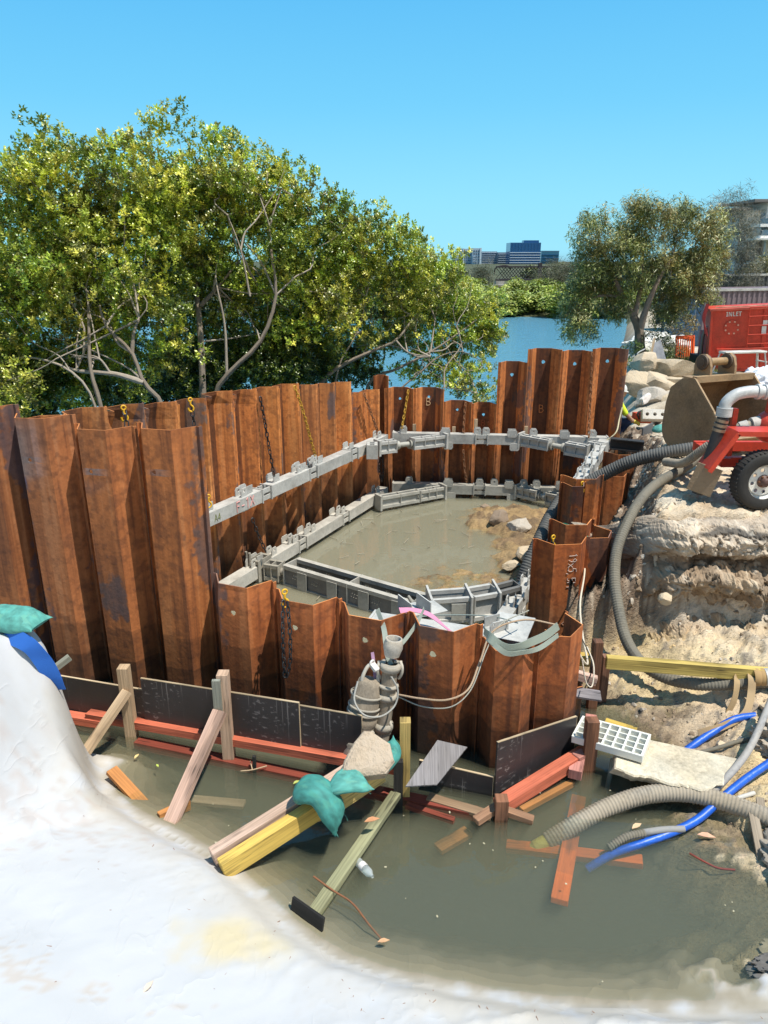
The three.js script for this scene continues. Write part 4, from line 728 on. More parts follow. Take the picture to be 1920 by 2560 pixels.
sandbag('flatter torn teal sandbag on the beam in front of the stone', [[-0.396, 0.47, -4.62], [-0.317, 0.5, -4.583], [-0.234, 0.5, -4.594], [-0.145, 0.48, -4.639]], .24, .12, M.bagPale, null);
sandbag('teal sandbag with a knotted neck behind the stone at the yellow post', [[-0.041, 0.5, -4.77], [0.023, 0.52, -4.8], [0.06, 0.54, -4.87], [0.024, 0.6, -4.934]], .15, .13, M.bag, null);
sandbag('teal sandbag on top of the white sheeted mound at the left edge', [[-3.18, 1.50, -5.20], [-2.98, 1.56, -5.16], [-2.80, 1.56, -5.12], [-2.64, 1.56, -5.08]], .28, .22, M.bagPale, null, false);
solo('stone', 'angular grey stone resting on the teal sandbags on the beam', 'stone', (() => { const P = [[0, 0], [.37, .02], [.44, .10], [.42, .24], [.27, .36], [.22, .37], [.13, .27], [.04, .13]], g0 = new THREE.ExtrudeGeometry(new THREE.Shape(P.map(([x, y]) => new THREE.Vector2(x, y))), { depth: .10, bevelEnabled: true, bevelSize: .03, bevelThickness: .04, bevelSegments: 3 }); const q = g0.attributes.position; for (let i = 0; i < q.count; i++) { const a = q.getX(i), b = q.getY(i), c = q.getZ(i), d = .022 * fbm3(a * 9, b * 9, c * 9, 3); q.setXYZ(i, a + d, b + d, c + 1.6 * d); } g0.computeVertexNormals(); g0.rotateX(-.95); g0.rotateY(.12); g0.scale(.84, .84, .84); return boxUV(g0.translate(-.31, .43, -4.70)); })(), mineral([.43, .345, .26], { bumpScale: .025 }));

// submersible pump with its riser, hung from the front piles
{
  const mud = mineral([.33, .275, .21], { bumpScale: .004 }), pale = mineral([.44, .40, .335], { bumpScale: .002 }), t = thing('submersible_pump', 'mud-caked submersible pump hanging with its riser pipe against the front piles', 'pump', null, [-.17, .0, -5.46]);
  const put = (g, A, B) => g.applyMatrix4(basis([A[0] + .17, A[1], A[2] + 5.46], [B[0] + .17, B[1], B[2] + 5.46])), ax = (prof, A, B, seg = 24) => { const L = v3(A).distanceTo(v3(B)), g = lathe(prof.map(([r, y]) => [r * 1.16, y * L - L / 2]), seg); g.rotateX(Math.PI / 2); return put(g, A, B); };
  const A = [-.27, .12, -5.34], B = [-.095, .96, -5.50], C = [-.045, .10, -5.42], D = [.085, 1.20, -5.52];
  part(t, 'pump_body', ax([[.09, 0], [.105, .02], [.108, .18], [.115, .2], [.115, .23], [.108, .25], [.110, .40], [.118, .42], [.118, .46], [.110, .48], [.108, .66], [.10, .72], [.085, .8], [.08, .84], [.05, .86], [0, .86]], A, B), mud);
  part(t, 'pump_band', [.30, .52, .58, .70].map((y) => ax([[.112, y - .012], [.121, y - .008], [.121, y + .008], [.112, y + .012]], A, B)), pale);
  part(t, 'handle', [tube([[-.02, .74, .03], [-.01, .88, .02], [.05, .97, -.02], [.11, .93, -.03], [.12, .80, -.01]], .016, 24, 10)], pale); part(t, 'shackle', [at(new THREE.TorusGeometry(.025, .010, 8, 16), .07, .98, -.03, .9), at(cbox(.05, .03, .09, .008), .09, .96, -.0, .6, .3)], std({ color: rgb(.55, .53, .50), roughness: .5 }));
  part(t, 'riser_pipe', ax([[.05, 0], [.055, .10], [.06, .20], [.06, .40], [.055, .42], [.062, .45], [.062, .62], [.058, .64], [.058, .78], [.07, .80]], C, D), mud);
  for (const [a, b] of [[.24, .30], [.50, .55], [.60, .63], [.74, .80]]) part(t, 'pipe_coupling', ax([[.05, a], [.074, a], [.08, (a + b) / 2], [.074, b], [.05, b]], C, D), pale);
  part(t, 'ball_end', ax([[.055, .86], [.062, .89], [.072, .925], [.070, .96], [.060, .985], [.062, 1.0], [.045, 1.0], [.045, .9]], C, D), mineral([.52, .47, .40], { bumpScale: .002 }));
  for (const s of [-1, 1]) { const q = [D[0] + .17 - .035 + s * .085, .92, -.05]; part(t, 'clamp_lever', [tube([[q[0], q[1] + .07, q[2]], [q[0] + s * .018, q[1] + .03, q[2] + .03], [q[0] + s * .012, q[1] - .04, q[2] + .03], [q[0] - s * .01, q[1] - .09, q[2] + .01]], .014, 12, 8), rod([q[0] - s * .05, q[1] + .06, q[2]], [q[0] + s * .02, q[1] + .06, q[2]], .012, 8)], pale); }
  for (const s of [-1, 1]) { const q = [.155 - .02 + s * .08, .40, .03]; part(t, 'clamp_lever', [tube([[q[0], q[1] + .07, q[2]], [q[0] + s * .015, q[1] + .02, q[2] + .03], [q[0], q[1] - .07, q[2] + .01]], .013, 12, 8)], pale); }
  part(t, 'side_port', [ax([[0, 0], [.02, 0], [.02, 1], [0, 1]], [-.11, .40, -5.34], [-.10, .41, -5.31], 12)], pale);
}
// lines: ropes, slings and straps
const lines = [
  ['rope', 'brown rope drooping from the pump round to the grey strap', [[.12, .72, -5.42], [.30, .76, -5.30], [.52, .80, -5.22], [.68, .86, -5.26], [.80, 1.02, -5.44], [.92, 1.22, -5.6], [1.2, 1.28, -5.7], [1.5, 1.22, -5.72]], .0085, [.42, .30, .20]],
  ['rope', 'thinner grey rope hanging below the brown one', [[.12, .70, -5.42], [.32, .69, -5.29], [.55, .74, -5.21], [.70, .84, -5.27], [.86, 1.1, -5.5], [1.0, 1.2, -5.75], [1.3, 1.22, -6.0]], .0055, [.34, .33, .28]],
  ['rope', 'grey rope stretched across the strut behind the front piles', [[.10, 1.12, -6.0], [.5, 1.02, -6.3], [1.0, 1.06, -6.2], [1.2, 1.12, -5.95]], .006, [.25, .30, .28]],
  ['rope', 'grey cable looped round the pump and its riser', [[-.22, .86, -5.40], [-.245, .74, -5.30], [-.16, .66, -5.21], [-.02, .63, -5.24], [.09, .68, -5.32], [.115, .80, -5.36], [.06, .92, -5.38]], .008, [.36, .35, .32]],
  ['rope', 'pale rope looped down outside the right piles, knotted at its end', [[1.70, 1.0, -5.95], [1.76, .84, -5.86], [1.86, .70, -5.95], [1.93, .74, -6.4], [2.05, .78, -7.0], [2.30, .80, -7.8], [2.62, .82, -9.0]], .010, [.62, .54, .42]],
  ['rope', 'thin pale rope dangling in a loop by the front corner pile', [[1.78, .80, -5.86], [1.84, .56, -5.84], [1.89, .52, -5.86], [1.93, .66, -5.98], [1.92, .74, -6.2]], .007, [.62, .55, .45]],
  ['cable', 'black cable hanging by the front corner pile', [[1.80, .95, -6.2], [1.92, .66, -6.0], [1.86, .45, -5.95], [1.95, .5, -6.1]], .005, [.03, .03, .03]],
  ['rope', 'pale yellow rope curling over the black steel beam at the far right', [[4.309, 0.886, -14], [4.473, 1.042, -14], [4.581, 1.272, -14.2], [4.644, 1.48, -14.3]], .014, [.60, .52, .34]],
];
for (const [n, l, pts, r, c] of lines) solo(n, l, n, tube(pts, r, 70, 8), std({ color: rgb(...c), roughness: .85, bumpMap: again(T.ripple, 60, 20), bumpScale: .004 }));
function strap(name, label, pts, w, col, normalHint = [0, 0, 1], twist = 0, cat = 'strap') {     // webbing: a thick ribbon along the points
  const cv = curve(pts), U = 60, pos = [], idx = [], uv = [], L = cv.getLength(), h = v3(normalHint), th = .004;
  for (let i = 0; i <= U; i++) { const t = i / U, p = cv.getPointAt(t), a = cv.getTangentAt(t), s = new THREE.Vector3().crossVectors(a, h).normalize(), n = new THREE.Vector3().crossVectors(s, a), q = twist * (t - .5) + .12 * Math.sin(t * 11), S = s.clone().multiplyScalar(Math.cos(q)).addScaledVector(n, Math.sin(q)), N = new THREE.Vector3().crossVectors(S, a); for (const [u, v] of [[-1, 1], [1, 1], [1, -1], [-1, -1], [-1, 1]]) { const k = p.clone().addScaledVector(S, u * w / 2).addScaledVector(N, v * th / 2); pos.push(k.x, k.y, k.z); uv.push(u * w / 2, t * L); } }
  for (let i = 0; i < U; i++) for (let j = 0; j < 4; j++) { const a = i * 5 + j; idx.push(a, a + 5, a + 1, a + 1, a + 5, a + 6); }
  const g = new THREE.BufferGeometry(); g.setAttribute('position', new THREE.Float32BufferAttribute(pos, 3)); g.setAttribute('uv', new THREE.Float32BufferAttribute(uv, 2)); g.setIndex(idx); const q = g.toNonIndexed(); q.computeVertexNormals();
  return solo(name, label, cat, q, std({ color: rgb(...col), roughness: .85, bumpMap: T.weave, bumpScale: .002, side: THREE.DoubleSide }));
}
strap('strap', 'wide grey-green strap stretched round the outside of the front right piles', [[0.833, 1.284, -5.5], [0.871, 1.28, -5.38], [0.943, 1.234, -5.34], [1.011, 1.211, -5.335], [1.091, 1.206, -5.36], [1.227, 1.213, -5.44], [1.357, 1.23, -5.52], [1.467, 1.285, -5.58]], .075, [.27, .31, .26]);
strap('strap', 'lower grey-green strap sagging round the front right piles', [[0.847, 1.258, -5.42], [0.92, 1.223, -5.33], [1.005, 1.166, -5.325], [1.119, 1.16, -5.35], [1.293, 1.141, -5.46], [1.471, 1.203, -5.57]], .045, [.30, .34, .29]);
strap('strap', 'grey strap from the white waling beam down to the riser pipe', [[-.06, 1.24, -5.98], [.0, 1.18, -5.72], [.03, 1.02, -5.56], [.06, .96, -5.50]], .045, [.30, .33, .28]);
strap('strap', 'narrow grey strap from the riser pipe up to the next pile', [[.10, 1.10, -5.50], [.20, 1.16, -5.62], [.30, 1.22, -5.8], [.36, 1.24, -6.0]], .035, [.27, .30, .26]);
strap('sling', 'pink lifting sling lying across the pile tops to the strut', [[.14, 1.22, -6.0], [.26, 1.20, -6.05], [.40, 1.16, -6.05], [.55, 1.08, -5.95], [.66, 1.02, -5.86]], .06, [.56, .22, .34], [0, 1, 0], 1.2, 'lifting sling');
strap('sling', 'thin mauve sling from the pile hole down to the pump shackle', [[-.10, 1.0, -5.64], [-.085, .92, -5.56], [-.075, .84, -5.50], [-.07, .78, -5.48]], .028, [.34, .20, .30], [0, 0, 1], .6, 'lifting sling');
strap('sling', 'bright green sling draped over the right piles and hanging down outside', [[1.995, 0.692, -8.6], [2.128, 0.902, -8.7], [2.228, 1.039, -8.75], [2.376, 1.021, -8.68], [2.408, 1.087, -8.6], [2.483, 0.966, -8.45], [2.533, 0.834, -8.4], [2.597, 0.856, -8.5], [2.74, 0.858, -8.9]], .06, [.02, .40, .27], [.3, 0, 1], .8, 'lifting sling');
strap('tarpaulin_strip', 'blue tarpaulin strip running down the sheeted mound below the sandbag', [[-3.001, 1.472, -5.1], [-2.802, 1.505, -4.98], [-2.678, 1.451, -4.95], [-2.609, 1.299, -4.98], [-2.579, 1.137, -5.02], [-2.583, 0.983, -5.08]], .13, [.02, .13, .50], [0, .5, 1], .5, 'tarpaulin');
// chalk marks on the piles, flat ribbons of chalk
function strokes(name, label, list, col, w = .009) { const g = list.map((pts) => { const cv = curve(pts), q = new THREE.TubeGeometry(cv, Math.max(6, pts.length * 5), w / 2, 5); return q; }); return g; }

// ---------- hoses and pipes ----------
const hoseGrey = std({ color: rgb(.165, .148, .115), map: T.min, roughness: .85 }), hosePale = std({ color: rgb(.33, .28, .215), map: T.min, roughness: .9 }), hoseBlack = std({ color: rgb(.045, .045, .047), map: T.min, roughness: .6 }), blue = std({ color: rgb(.012, .115, .62), roughness: .42, map: T.zinc, bumpMap: T.ripple, bumpScale: .004 });
const drape = (P, off, n = 70) => { const cv = curve(P), q = []; for (let i = 0; i <= n; i++) { const p = cv.getPointAt(i / n); q.push([p.x, Math.max(p.y, ground(p.x, p.z) + off), p.z]); } for (let k = 0; k < 8; k++) for (let i = 1; i < n; i++) q[i][1] = Math.max(q[i][1], (q[i - 1][1] + 2 * q[i][1] + q[i + 1][1]) / 4); for (let k = 0; k < 14; k++) for (let i = 1; i < n; i++) q[i][1] = (q[i - 1][1] + 2 * q[i][1] + q[i + 1][1]) / 4; return q; };
const Gy = (p, o = 0) => [p[0], Math.max(p[1], ground(p[0], p[2]) + o), p[2]];
{
  const t = thing('suction_hose', 'long grey corrugated hose from the trailer down the cut bank and along the bench', 'hose');
  part(t, 'hose', hose(drape([[4.35, 1.72, -9.75], [3.95, 1.62, -9.35], [3.50, 1.60, -8.90], [3.12, 1.55, -8.45], [2.84, 1.38, -8.08], [2.64, 1.12, -7.78], [2.55, .84, -7.5], [2.54, .56, -7.2], [2.56, .36, -6.92], [2.64, .24, -6.66], [2.80, .22, -6.44], [3.04, .26, -6.28], [3.30, .34, -6.20], [3.75, .42, -6.14], [4.4, .45, -6.1]], .058), .060, .03, .10, 18), hoseGrey);
  part(t, 'hose_coupling', [rod([3.62, .44, -6.155], [3.72, .45, -6.145], .085, 20), rod([3.74, .45, -6.143], [3.80, .45, -6.14], .095, 20), beam([3.66, .54, -6.1], [3.86, .54, -6.09], .03, .02)], zinc([.50, .50, .50]));
  strap('strap', 'brown webbing strap hanging over the grey hose, left one of the pair', [[3.24, .16, -5.98], [3.30, .28, -6.02], [3.34, .42, -6.10], [3.36, .44, -6.18], [3.38, .40, -6.26]], .06, [.36, .25, .13], [0, 0, 1], .4);
  strap('strap', 'brown webbing strap trailing from the grey hose down to the mud', [[2.86, .12, -5.72], [3.10, .17, -5.76], [3.36, .22, -5.90], [3.46, .34, -6.04], [3.48, .46, -6.12], [3.50, .42, -6.24]], .07, [.38, .27, .15], [.2, .6, 1], .6);
  for (const x of [3.54, 3.60]) solo('strap', x < 3.58 ? 'brown strap wound tight round the grey hose, first turn' : 'brown strap wound tight round the grey hose, second turn by the coupling', 'strap', at(new THREE.TorusGeometry(.082, .006, 6, 30).scale(1, 1, 6), x, .435, -6.165, 1.5), std({ color: rgb(.36, .23, .10), roughness: .9 }));
}
{
  const t = thing('suction_hose', 'black corrugated hose from the trailer pump over the right piles into the pit', 'hose');
  part(t, 'hose', hose([[4.5, 1.72, -10.1], [4.05, 1.60, -10.25], [3.62, 1.42, -10.45], [3.15, 1.10, -10.62], [2.75, .86, -10.62], [2.48, .62, -10.35], [2.26, .34, -10.05], [2.08, .02, -9.86], [1.98, -.30, -9.78], [1.95, -.6, -9.76]], .095, .038, .11, 18), std({ color: rgb(.10, .10, .095), map: T.min, roughness: .75 }));
}
{
  const t = thing('suction_hose', 'thick pale grey corrugated hose arching from the right edge down into the pond', 'hose');
  part(t, 'hose', hose([[3.9, .16, -4.25], [3.4, .13, -4.45], [2.96, .13, -4.64], [2.69, .14, -4.80], [2.44, .13, -4.91], [2.14, .10, -4.93], [1.83, .03, -4.88], [1.52, -.08, -4.79], [1.30, -.19, -4.73]], .071, .028, .10, 20), hosePale);
  part(t, 'end_fitting', [rod([1.32, -.18, -4.735], [1.20, -.23, -4.70], .06, 18), rod([1.20, -.23, -4.70], [1.12, -.26, -4.68], .055, 18, .03)], std({ color: rgb(.6, .52, .12), roughness: .5 }));
}
const pipe = (name, label, pts, r, m, cat = 'hose', seg = 60) => solo(name, label, cat, tube(pts, r, seg, 12), m);
pipe('layflat_hose', 'bright blue hose running from the right edge down into the pond under the grey hose', [[3.5, .30, -5.30], [2.98, .20, -5.02], [2.72, .14, -4.86], [2.45, .05, -4.70], [2.2, .01, -4.60], [1.95, -.03, -4.53], [1.75, -.09, -4.50], [1.55, -.2, -4.46]], .032, blue);
pipe('layflat_hose', 'short blue hose dipping from the mud into shallow water by the yellow leaf', [[3.45, .20, -5.88], [3.24, .19, -5.84], [3.0, .12, -5.74], [2.75, .02, -5.63], [2.52, -.12, -5.55]], .034, blue);
pipe('pipe', 'grey weathered pipe slanting from the right edge behind the blue hose', [[3.5, .52, -5.75], [3.05, .30, -5.22], [2.75, .18, -4.98], [2.55, .10, -4.86]], .030, std({ color: rgb(.34, .32, .30), map: T.min, roughness: .8 }), 'pipe');
pipe('pipe', 'short white pipe beside the blue hose at the right', [[2.98, .14, -4.90], [2.80, .13, -4.84], [2.62, .10, -4.78]], .018, std({ color: rgb(.5, .47, .42), map: T.min, roughness: .8 }), 'pipe');
{
  const t = thing('conduit', 'grey conduit with a ribbed end lying on the blue hose in the pond', 'pipe');
  part(t, 'pipe', tube([[2.32, .035, -4.62], [2.15, .045, -4.60], [1.98, .045, -4.57]], .026, 30, 12), std({ color: rgb(.26, .25, .24), map: T.min, roughness: .8 })); part(t, 'ribbed_sleeve', hose([[2.0, .045, -4.57], [1.85, .02, -4.55], [1.72, -.05, -4.52]], .030, .022, .2, 12), hoseGrey);
}
pipe('hose', 'thin dark hose half buried in the mud above the concrete slab', [[3.6, .22, -5.55], [3.2, .20, -5.52], [2.9, .13, -5.48], [2.6, .03, -5.50], [2.35, -.06, -5.60]], .018, hoseGrey);

// ---------- stones, clods and rubble on the bank ----------
const stoneM = [mineral([.52, .42, .30], { bumpScale: .02 }), mineral([.44, .39, .33], { bumpScale: .02 }), mineral([.50, .405, .285], { bumpScale: .02 }), mineral([.24, .18, .13], { bumpScale: .02 })];
function stone(label, x, z, sx, sy, sz, m = 0, turn = 0, sink = .25, y, tilt = 0, group) {
  const g = rock(sx, sy, sz, rnd() * 9, .35, 2); g.rotateZ(tilt); g.rotateY(turn); g.translate(x, (y ?? ground(x, z)) + sy * (.29 - sink), z); return solo('rock', label, 'rock', g, stoneM[m], group);
}
stone('rounded pale stone alone on the bench right of the big grey hose', 2.86, -6.80, .22, .14, .16, 1, .3, .1);
stone('flat dark stone on the ochre bench below the yellow beam', 3.22, -6.42, .24, .05, .12, 3, .1, .0);
stone('small grey stone just above the strapped hose', 3.30, -6.30, .10, .09, .08, 1, .4, .1);
stone('cream block of stone in the cut face beside the hose bend', 3.02, -7.18, .16, .12, .14, 2, .5, .0, .74);
stone('pale boulder at the right edge under the hose coupling', 3.62, -5.86, .34, .24, .26, 2, .8, .2);
stone('smaller brown stone beside the crumpled fabric', 3.40, -5.66, .14, .12, .12, 0, .2, .2);
stone('brown stone by the short blue hose, left of two', 3.02, -5.60, .12, .09, .10, 0, .9, .2);
stone('brown stone by the short blue hose, right of two', 3.18, -5.58, .13, .10, .09, 1, 1.9, .2);
stone('dark muddy stone in the pit mud near the far frame', 2.08, -12.75, .36, .3, .3, 3, .3, .1);
stone('pale angular stone lying on the pit mud', 2.42, -12.45, .50, .30, .34, 1, .7, .15);
stone('small stone on the mud edge by the lower frame', 2.0, -13.9, .2, .18, .16, 3, .1, .1);
stone('brown stone at the water edge in front of the pit hose', 2.28, -10.95, .42, .34, .3, 0, .5, .1);
stone('pale flat stone left of the pit hose', 2.03, -10.72, .34, .16, .2, 2, .5, .1);
{ // the cut face itself: layers of fill, with overhangs
  const prof = [[.62, -.02, 0], [.36, .20, .5], [.16, .36, .8], [-.02, .44, .6], [-.10, .56, .7], [.0, .68, 1], [.16, .80, 1], [.17, .93, 1], [.02, 1.03, .7], [-.10, 1.08, .4], [-.05, 1.15, .5], [.10, 1.20, .7], [.10, 1.34, .7], [.02, 1.43, .4], [-.12, 1.485, .3], [-.45, 1.46, .1]];   // towards us, height, roughness
  const nx = 420, nv = 170, pos = [], uv = [], col = [], idx = [], c = [0, 0, 0], pr = (v) => { const f = v * (prof.length - 1), i = Math.min(prof.length - 2, Math.floor(f)), t = f - i; return [0, 1, 2].map((k) => lerp(prof[i][k], prof[i + 1][k], t)); };
  for (let j = 0; j <= nv; j++) for (let i = 0; i <= nx; i++) {
    const x0 = lerp(2.42, 6.3, i / nx), [d, y0, ro] = pr(j / nv), left = sm(3.25, 2.55, x0), n1 = fbm3(x0 * 1.4, y0 * 2.2, 3, 3), rg = 1 - 2.4 * Math.abs(fbm3(x0 * 3.6, y0 * 5, 1, 3)), r2 = 1 - 2.2 * Math.abs(fbm3(x0 * 9, y0 * 11, 2, 3)), r3 = fbm3(x0 * 24, y0 * 26, 5, 3);
    const [dA, yA] = pr(Math.max(0, j / nv - .02)), [dB, yB] = pr(Math.min(1, j / nv + .02)), nl = Math.hypot(dB - dA, yB - yA) + 1e-6, ny = -(dB - dA) / nl, nz = (yB - yA) / nl;
    const wx = x0 + .06 * n3(x0 * 4, y0 * 4, d * 4), w1 = Math.max(0, .75 - cells(wx * 4.2, y0 * 5, d * 4.5 + 3.3)), w2 = Math.max(0, .7 - cells(wx * 9, y0 * 10, d * 9 + 7.7)), w3 = Math.max(0, .7 - cells(wx * 21, y0 * 22, d * 21 + 1.1)), crack = sm(.05, .0, Math.abs(fbm3(x0 * 2.6, y0 * 3.4, d * 3, 4)));
    const out = ro * (.10 * n1 + .18 * w1 * (.6 + n1) + .10 * w2 + .055 * w3 + .016 * r3 - .07 * crack - .05), dd = d * (1 - .4 * left) - left * (y0 * .55) - sm(2.95, 2.5, x0) * .5;
    const x = x0, y = y0 + ny * out - sm(3.1, 2.6, x0) * (.10 + .25 * y0), z = -7.44 - faceNoise(x0) * .8 + dd + nz * out;
    pos.push(x, y, z); uv.push(x, y * 1.0 + d * .7);
    const a = fbm3(x0 * 1.6, y0 * 3, 7, 4), b = fbm3(x0 * 7, y0 * 9, 8, 3), lay = y0 + .05 * a;
    mix3(c, [.31, .225, .15], [.47, .365, .26], sm(-.25, .35, a + .5 * b));
    mix3(c, c, [.30, .20, .125], sm(.13, .0, Math.abs(lay - .50)) * .85); mix3(c, c, [.24, .165, .105], sm(.12, .0, Math.abs(lay - 1.06)) * .85);
    mix3(c, c, [.55, .47, .38], sm(1.14, 1.2, lay) * .6); mix3(c, c, [.06, .055, .05], sm(.035, .015, Math.abs(lay - 1.425)) * .85 * sm(3.2, 3.5, x0));
    mix3(c, c, [.58, .42, .21], sm(.42, .25, y0) * .8); mix3(c, c, [.20, .15, .11], sm(.12, .35, b) * .5 * sm(.9, .5, y0)); mix3(c, c, [.70, .61, .49], sm(.2, .4, b) * .5 * sm(.6, .75, y0)); mix3(c, c, [.20, .13, .08], left * sm(-.3, .2, a) * .85); mix3(c, c, [.17, .12, .08], sm(.3, .6, crack) * .6);
    col.push(...c);
  }
  for (let j = 0; j < nv; j++) for (let i = 0; i < nx; i++) { const a = j * (nx + 1) + i, b = a + 1, e = a + nx + 1, f = e + 1; idx.push(a, b, e, b, f, e); }
  const g = new THREE.BufferGeometry(); g.setAttribute('position', new THREE.Float32BufferAttribute(pos, 3)); g.setAttribute('uv', new THREE.Float32BufferAttribute(uv, 2)); g.setAttribute('color', new THREE.Float32BufferAttribute(col, 3)); g.setIndex(idx); g.computeVertexNormals();
  structure('cut_bank', g, mineral([1, 1, 1], { vertexColors: true, bumpScale: .04, side: THREE.DoubleSide }));
}
{ // loose grit and rubble: nobody could count it
  const base = [0, 1, 2].map((k) => rock(1, .75, .9, k + 3, .6, 1, .35)), mats = [mineral([.60, .49, .36]), mineral([.55, .48, .40]), mineral([.34, .25, .17])];
  base.forEach((g, k) => {
    const N = 4200, im = new THREE.InstancedMesh(g, mats[k], N), m = new THREE.Matrix4(), q = new THREE.Quaternion(), e = new THREE.Euler(); let c = 0;
    while (c < N) { let x = rr(1.75, 6), z = rr(-13.5, -4.7); const y = ground(x, z); if (y < -.02 || x < wallX(z) + .05) continue; const cut = y > .4 && y < 1.44; if (!cut && rnd() > (y > 1.4 ? .25 : .5)) continue; if (fbm(x * 1.6, z * 1.6 + k * 5, 3) < -.05 && rnd() < .8) continue; const s = Math.pow(rnd(), 5) * (cut ? .10 : .06) + .010; e.set(rr(0, 6), rr(0, 6), rr(0, 6)); im.setMatrixAt(c++, m.compose(new THREE.Vector3(x, y + s * .12, z), q.setFromEuler(e), new THREE.Vector3(s, s, s))); }
    shadows(im); im.name = 'rubble' + (k ? '_00' + k : ''); scene.add(im); tag(im, ['loose tan grit and stones scattered over the cut bank and bench', 'loose grey gravel scattered over the cut bank and bench', 'dark crumbs of soil scattered over the cut bank'][k], 'rubble', null, 'stuff');
  });
}
{ // crumpled fabric at the right edge
  const crumple = (label, c, sx, sy, sz, col, k) => { const g = mergeVertices(new THREE.IcosahedronGeometry(1, 28).deleteAttribute('uv').deleteAttribute('normal')), p = g.attributes.position, v = new THREE.Vector3(); for (let i = 0; i < p.count; i++) { v.fromBufferAttribute(p, i); const r = 1 - Math.abs(fbm3(v.x * 1.6 + k, v.y * 1.6, v.z * 1.6, 2)) * .8 + .05 * (1 - Math.abs(n3(v.x * 4 + k, v.y * 4, v.z * 4))); p.setXYZ(i, v.x * sx * r + c[0], Math.max(-.35 * sy, v.y * sy * r) + c[1], v.z * sz * r + c[2]); } g.computeVertexNormals(); return solo('crumpled_sheet', label, 'crumpled sheet', boxUV(g), std({ color: rgb(...col), map: T.min, roughness: .9, bumpMap: T.minBump, bumpScale: .006 })); };
  crumple('crumpled dirty geotextile bundle at the right edge above the blue hose', [3.52, .22, -5.42], .34, .26, .3, [.44, .37, .29], 1);
  crumple('grey folded sheet slumped at the right edge beside the thick pale hose', [3.05, .04, -4.2], .28, .20, .42, [.36, .31, .25], 4);
  crumple('dark torn sheet edge curling out of the pond at the lower right corner', [2.62, -.02, -3.45], .34, .09, .14, [.13, .12, .11], 9);
  for (let i = 0; i < 4; i++) solo('weathered_board', ['widest weathered grey board standing by the thick hose at the right edge', 'second weathered board at the right edge, split along its length', 'thin weathered board leaning at the right edge', 'short weathered board lowest at the right edge'][i], 'board', beam([2.80 + i * .09, -.05 - .02 * i, -4.30 - .12 * i], [2.86 + i * .11, .20 - .02 * i, -4.72 - .08 * i], .07 - .012 * i, .018), wood([.33, .27, .20]));
}
{ // litter: too small to count
  const put = (name, label, cat, N, geo, m, f) => { const im = new THREE.InstancedMesh(geo, m, N), M4 = new THREE.Matrix4(), q = new THREE.Quaternion(), e = new THREE.Euler(); let c = 0, tries = 0; while (c < N && tries++ < N * 80) { const p = f(); if (!p) continue; e.set(rr(-.2, .2), rnd() * 6.28, rr(-.2, .2)); const s = p[3]; im.setMatrixAt(c++, M4.compose(new THREE.Vector3(p[0], p[1], p[2]), q.setFromEuler(e), new THREE.Vector3(s * rr(.5, 1.6), s, s))); } im.count = c; shadows(im); im.name = name; scene.add(im); return tag(im, label, cat, null, 'stuff'); };
  const bit = cbox(.026, .002, .003, .0008), chip = cbox(.012, .002, .009, .0008);
  const onSheet = (dens) => () => { const x = rr(-4, 2.3), z = rr(-4.9, -2.2), d = dPoly(pond, x, z); if (d < .03) return null; const n = fbm(x * 1.3 + 5, z * 1.8, 3) + .35 * sm(.7, .1, d) + .5 * sm(.5, .1, Math.hypot((x + 2.5) / .9, (z + 4.3) / .3)) + .35 * sm(.3, .05, Math.abs(z + 2.95)) * sm(-1.2, -2.2, x); return n > dens + rnd() * .5 ? [x, ground(x, z) + .022, z, rr(.5, 1.3)] : null; };
  put('twig_litter', 'reddish brown twigs and needles strewn over the white sheet', 'litter', 150, bit, std({ color: rgb(.24, .12, .07), roughness: .9 }), onSheet(.12));
  put('floating_specks', 'small pale specks and bits floating on the pond', 'litter', 40, chip, std({ color: rgb(.40, .36, .25), roughness: .8 }), () => { const x = rr(-2.6, 2.6), z = rr(-6.2, -3.3), d = dPoly(pond, x, z); return d < -.05 && fbm(x * 1.2, z * 1.2, 2) > -.1 ? [x, .003, z, rr(.5, 1.4)] : null; });
  put('floating_sticks', 'thin sticks and scum floating on the pit water', 'litter', 60, cbox(.16, .008, .010, .002), std({ color: rgb(.30, .26, .19), roughness: .8 }), () => { const x = rr(-1.5, 2.2), z = rr(-14, -8.8); return dPoly(pit, x, z) < -.35 && ground(x, z) < -.5 ? [x, -.424, z, rr(.5, 1.2)] : null; });
}
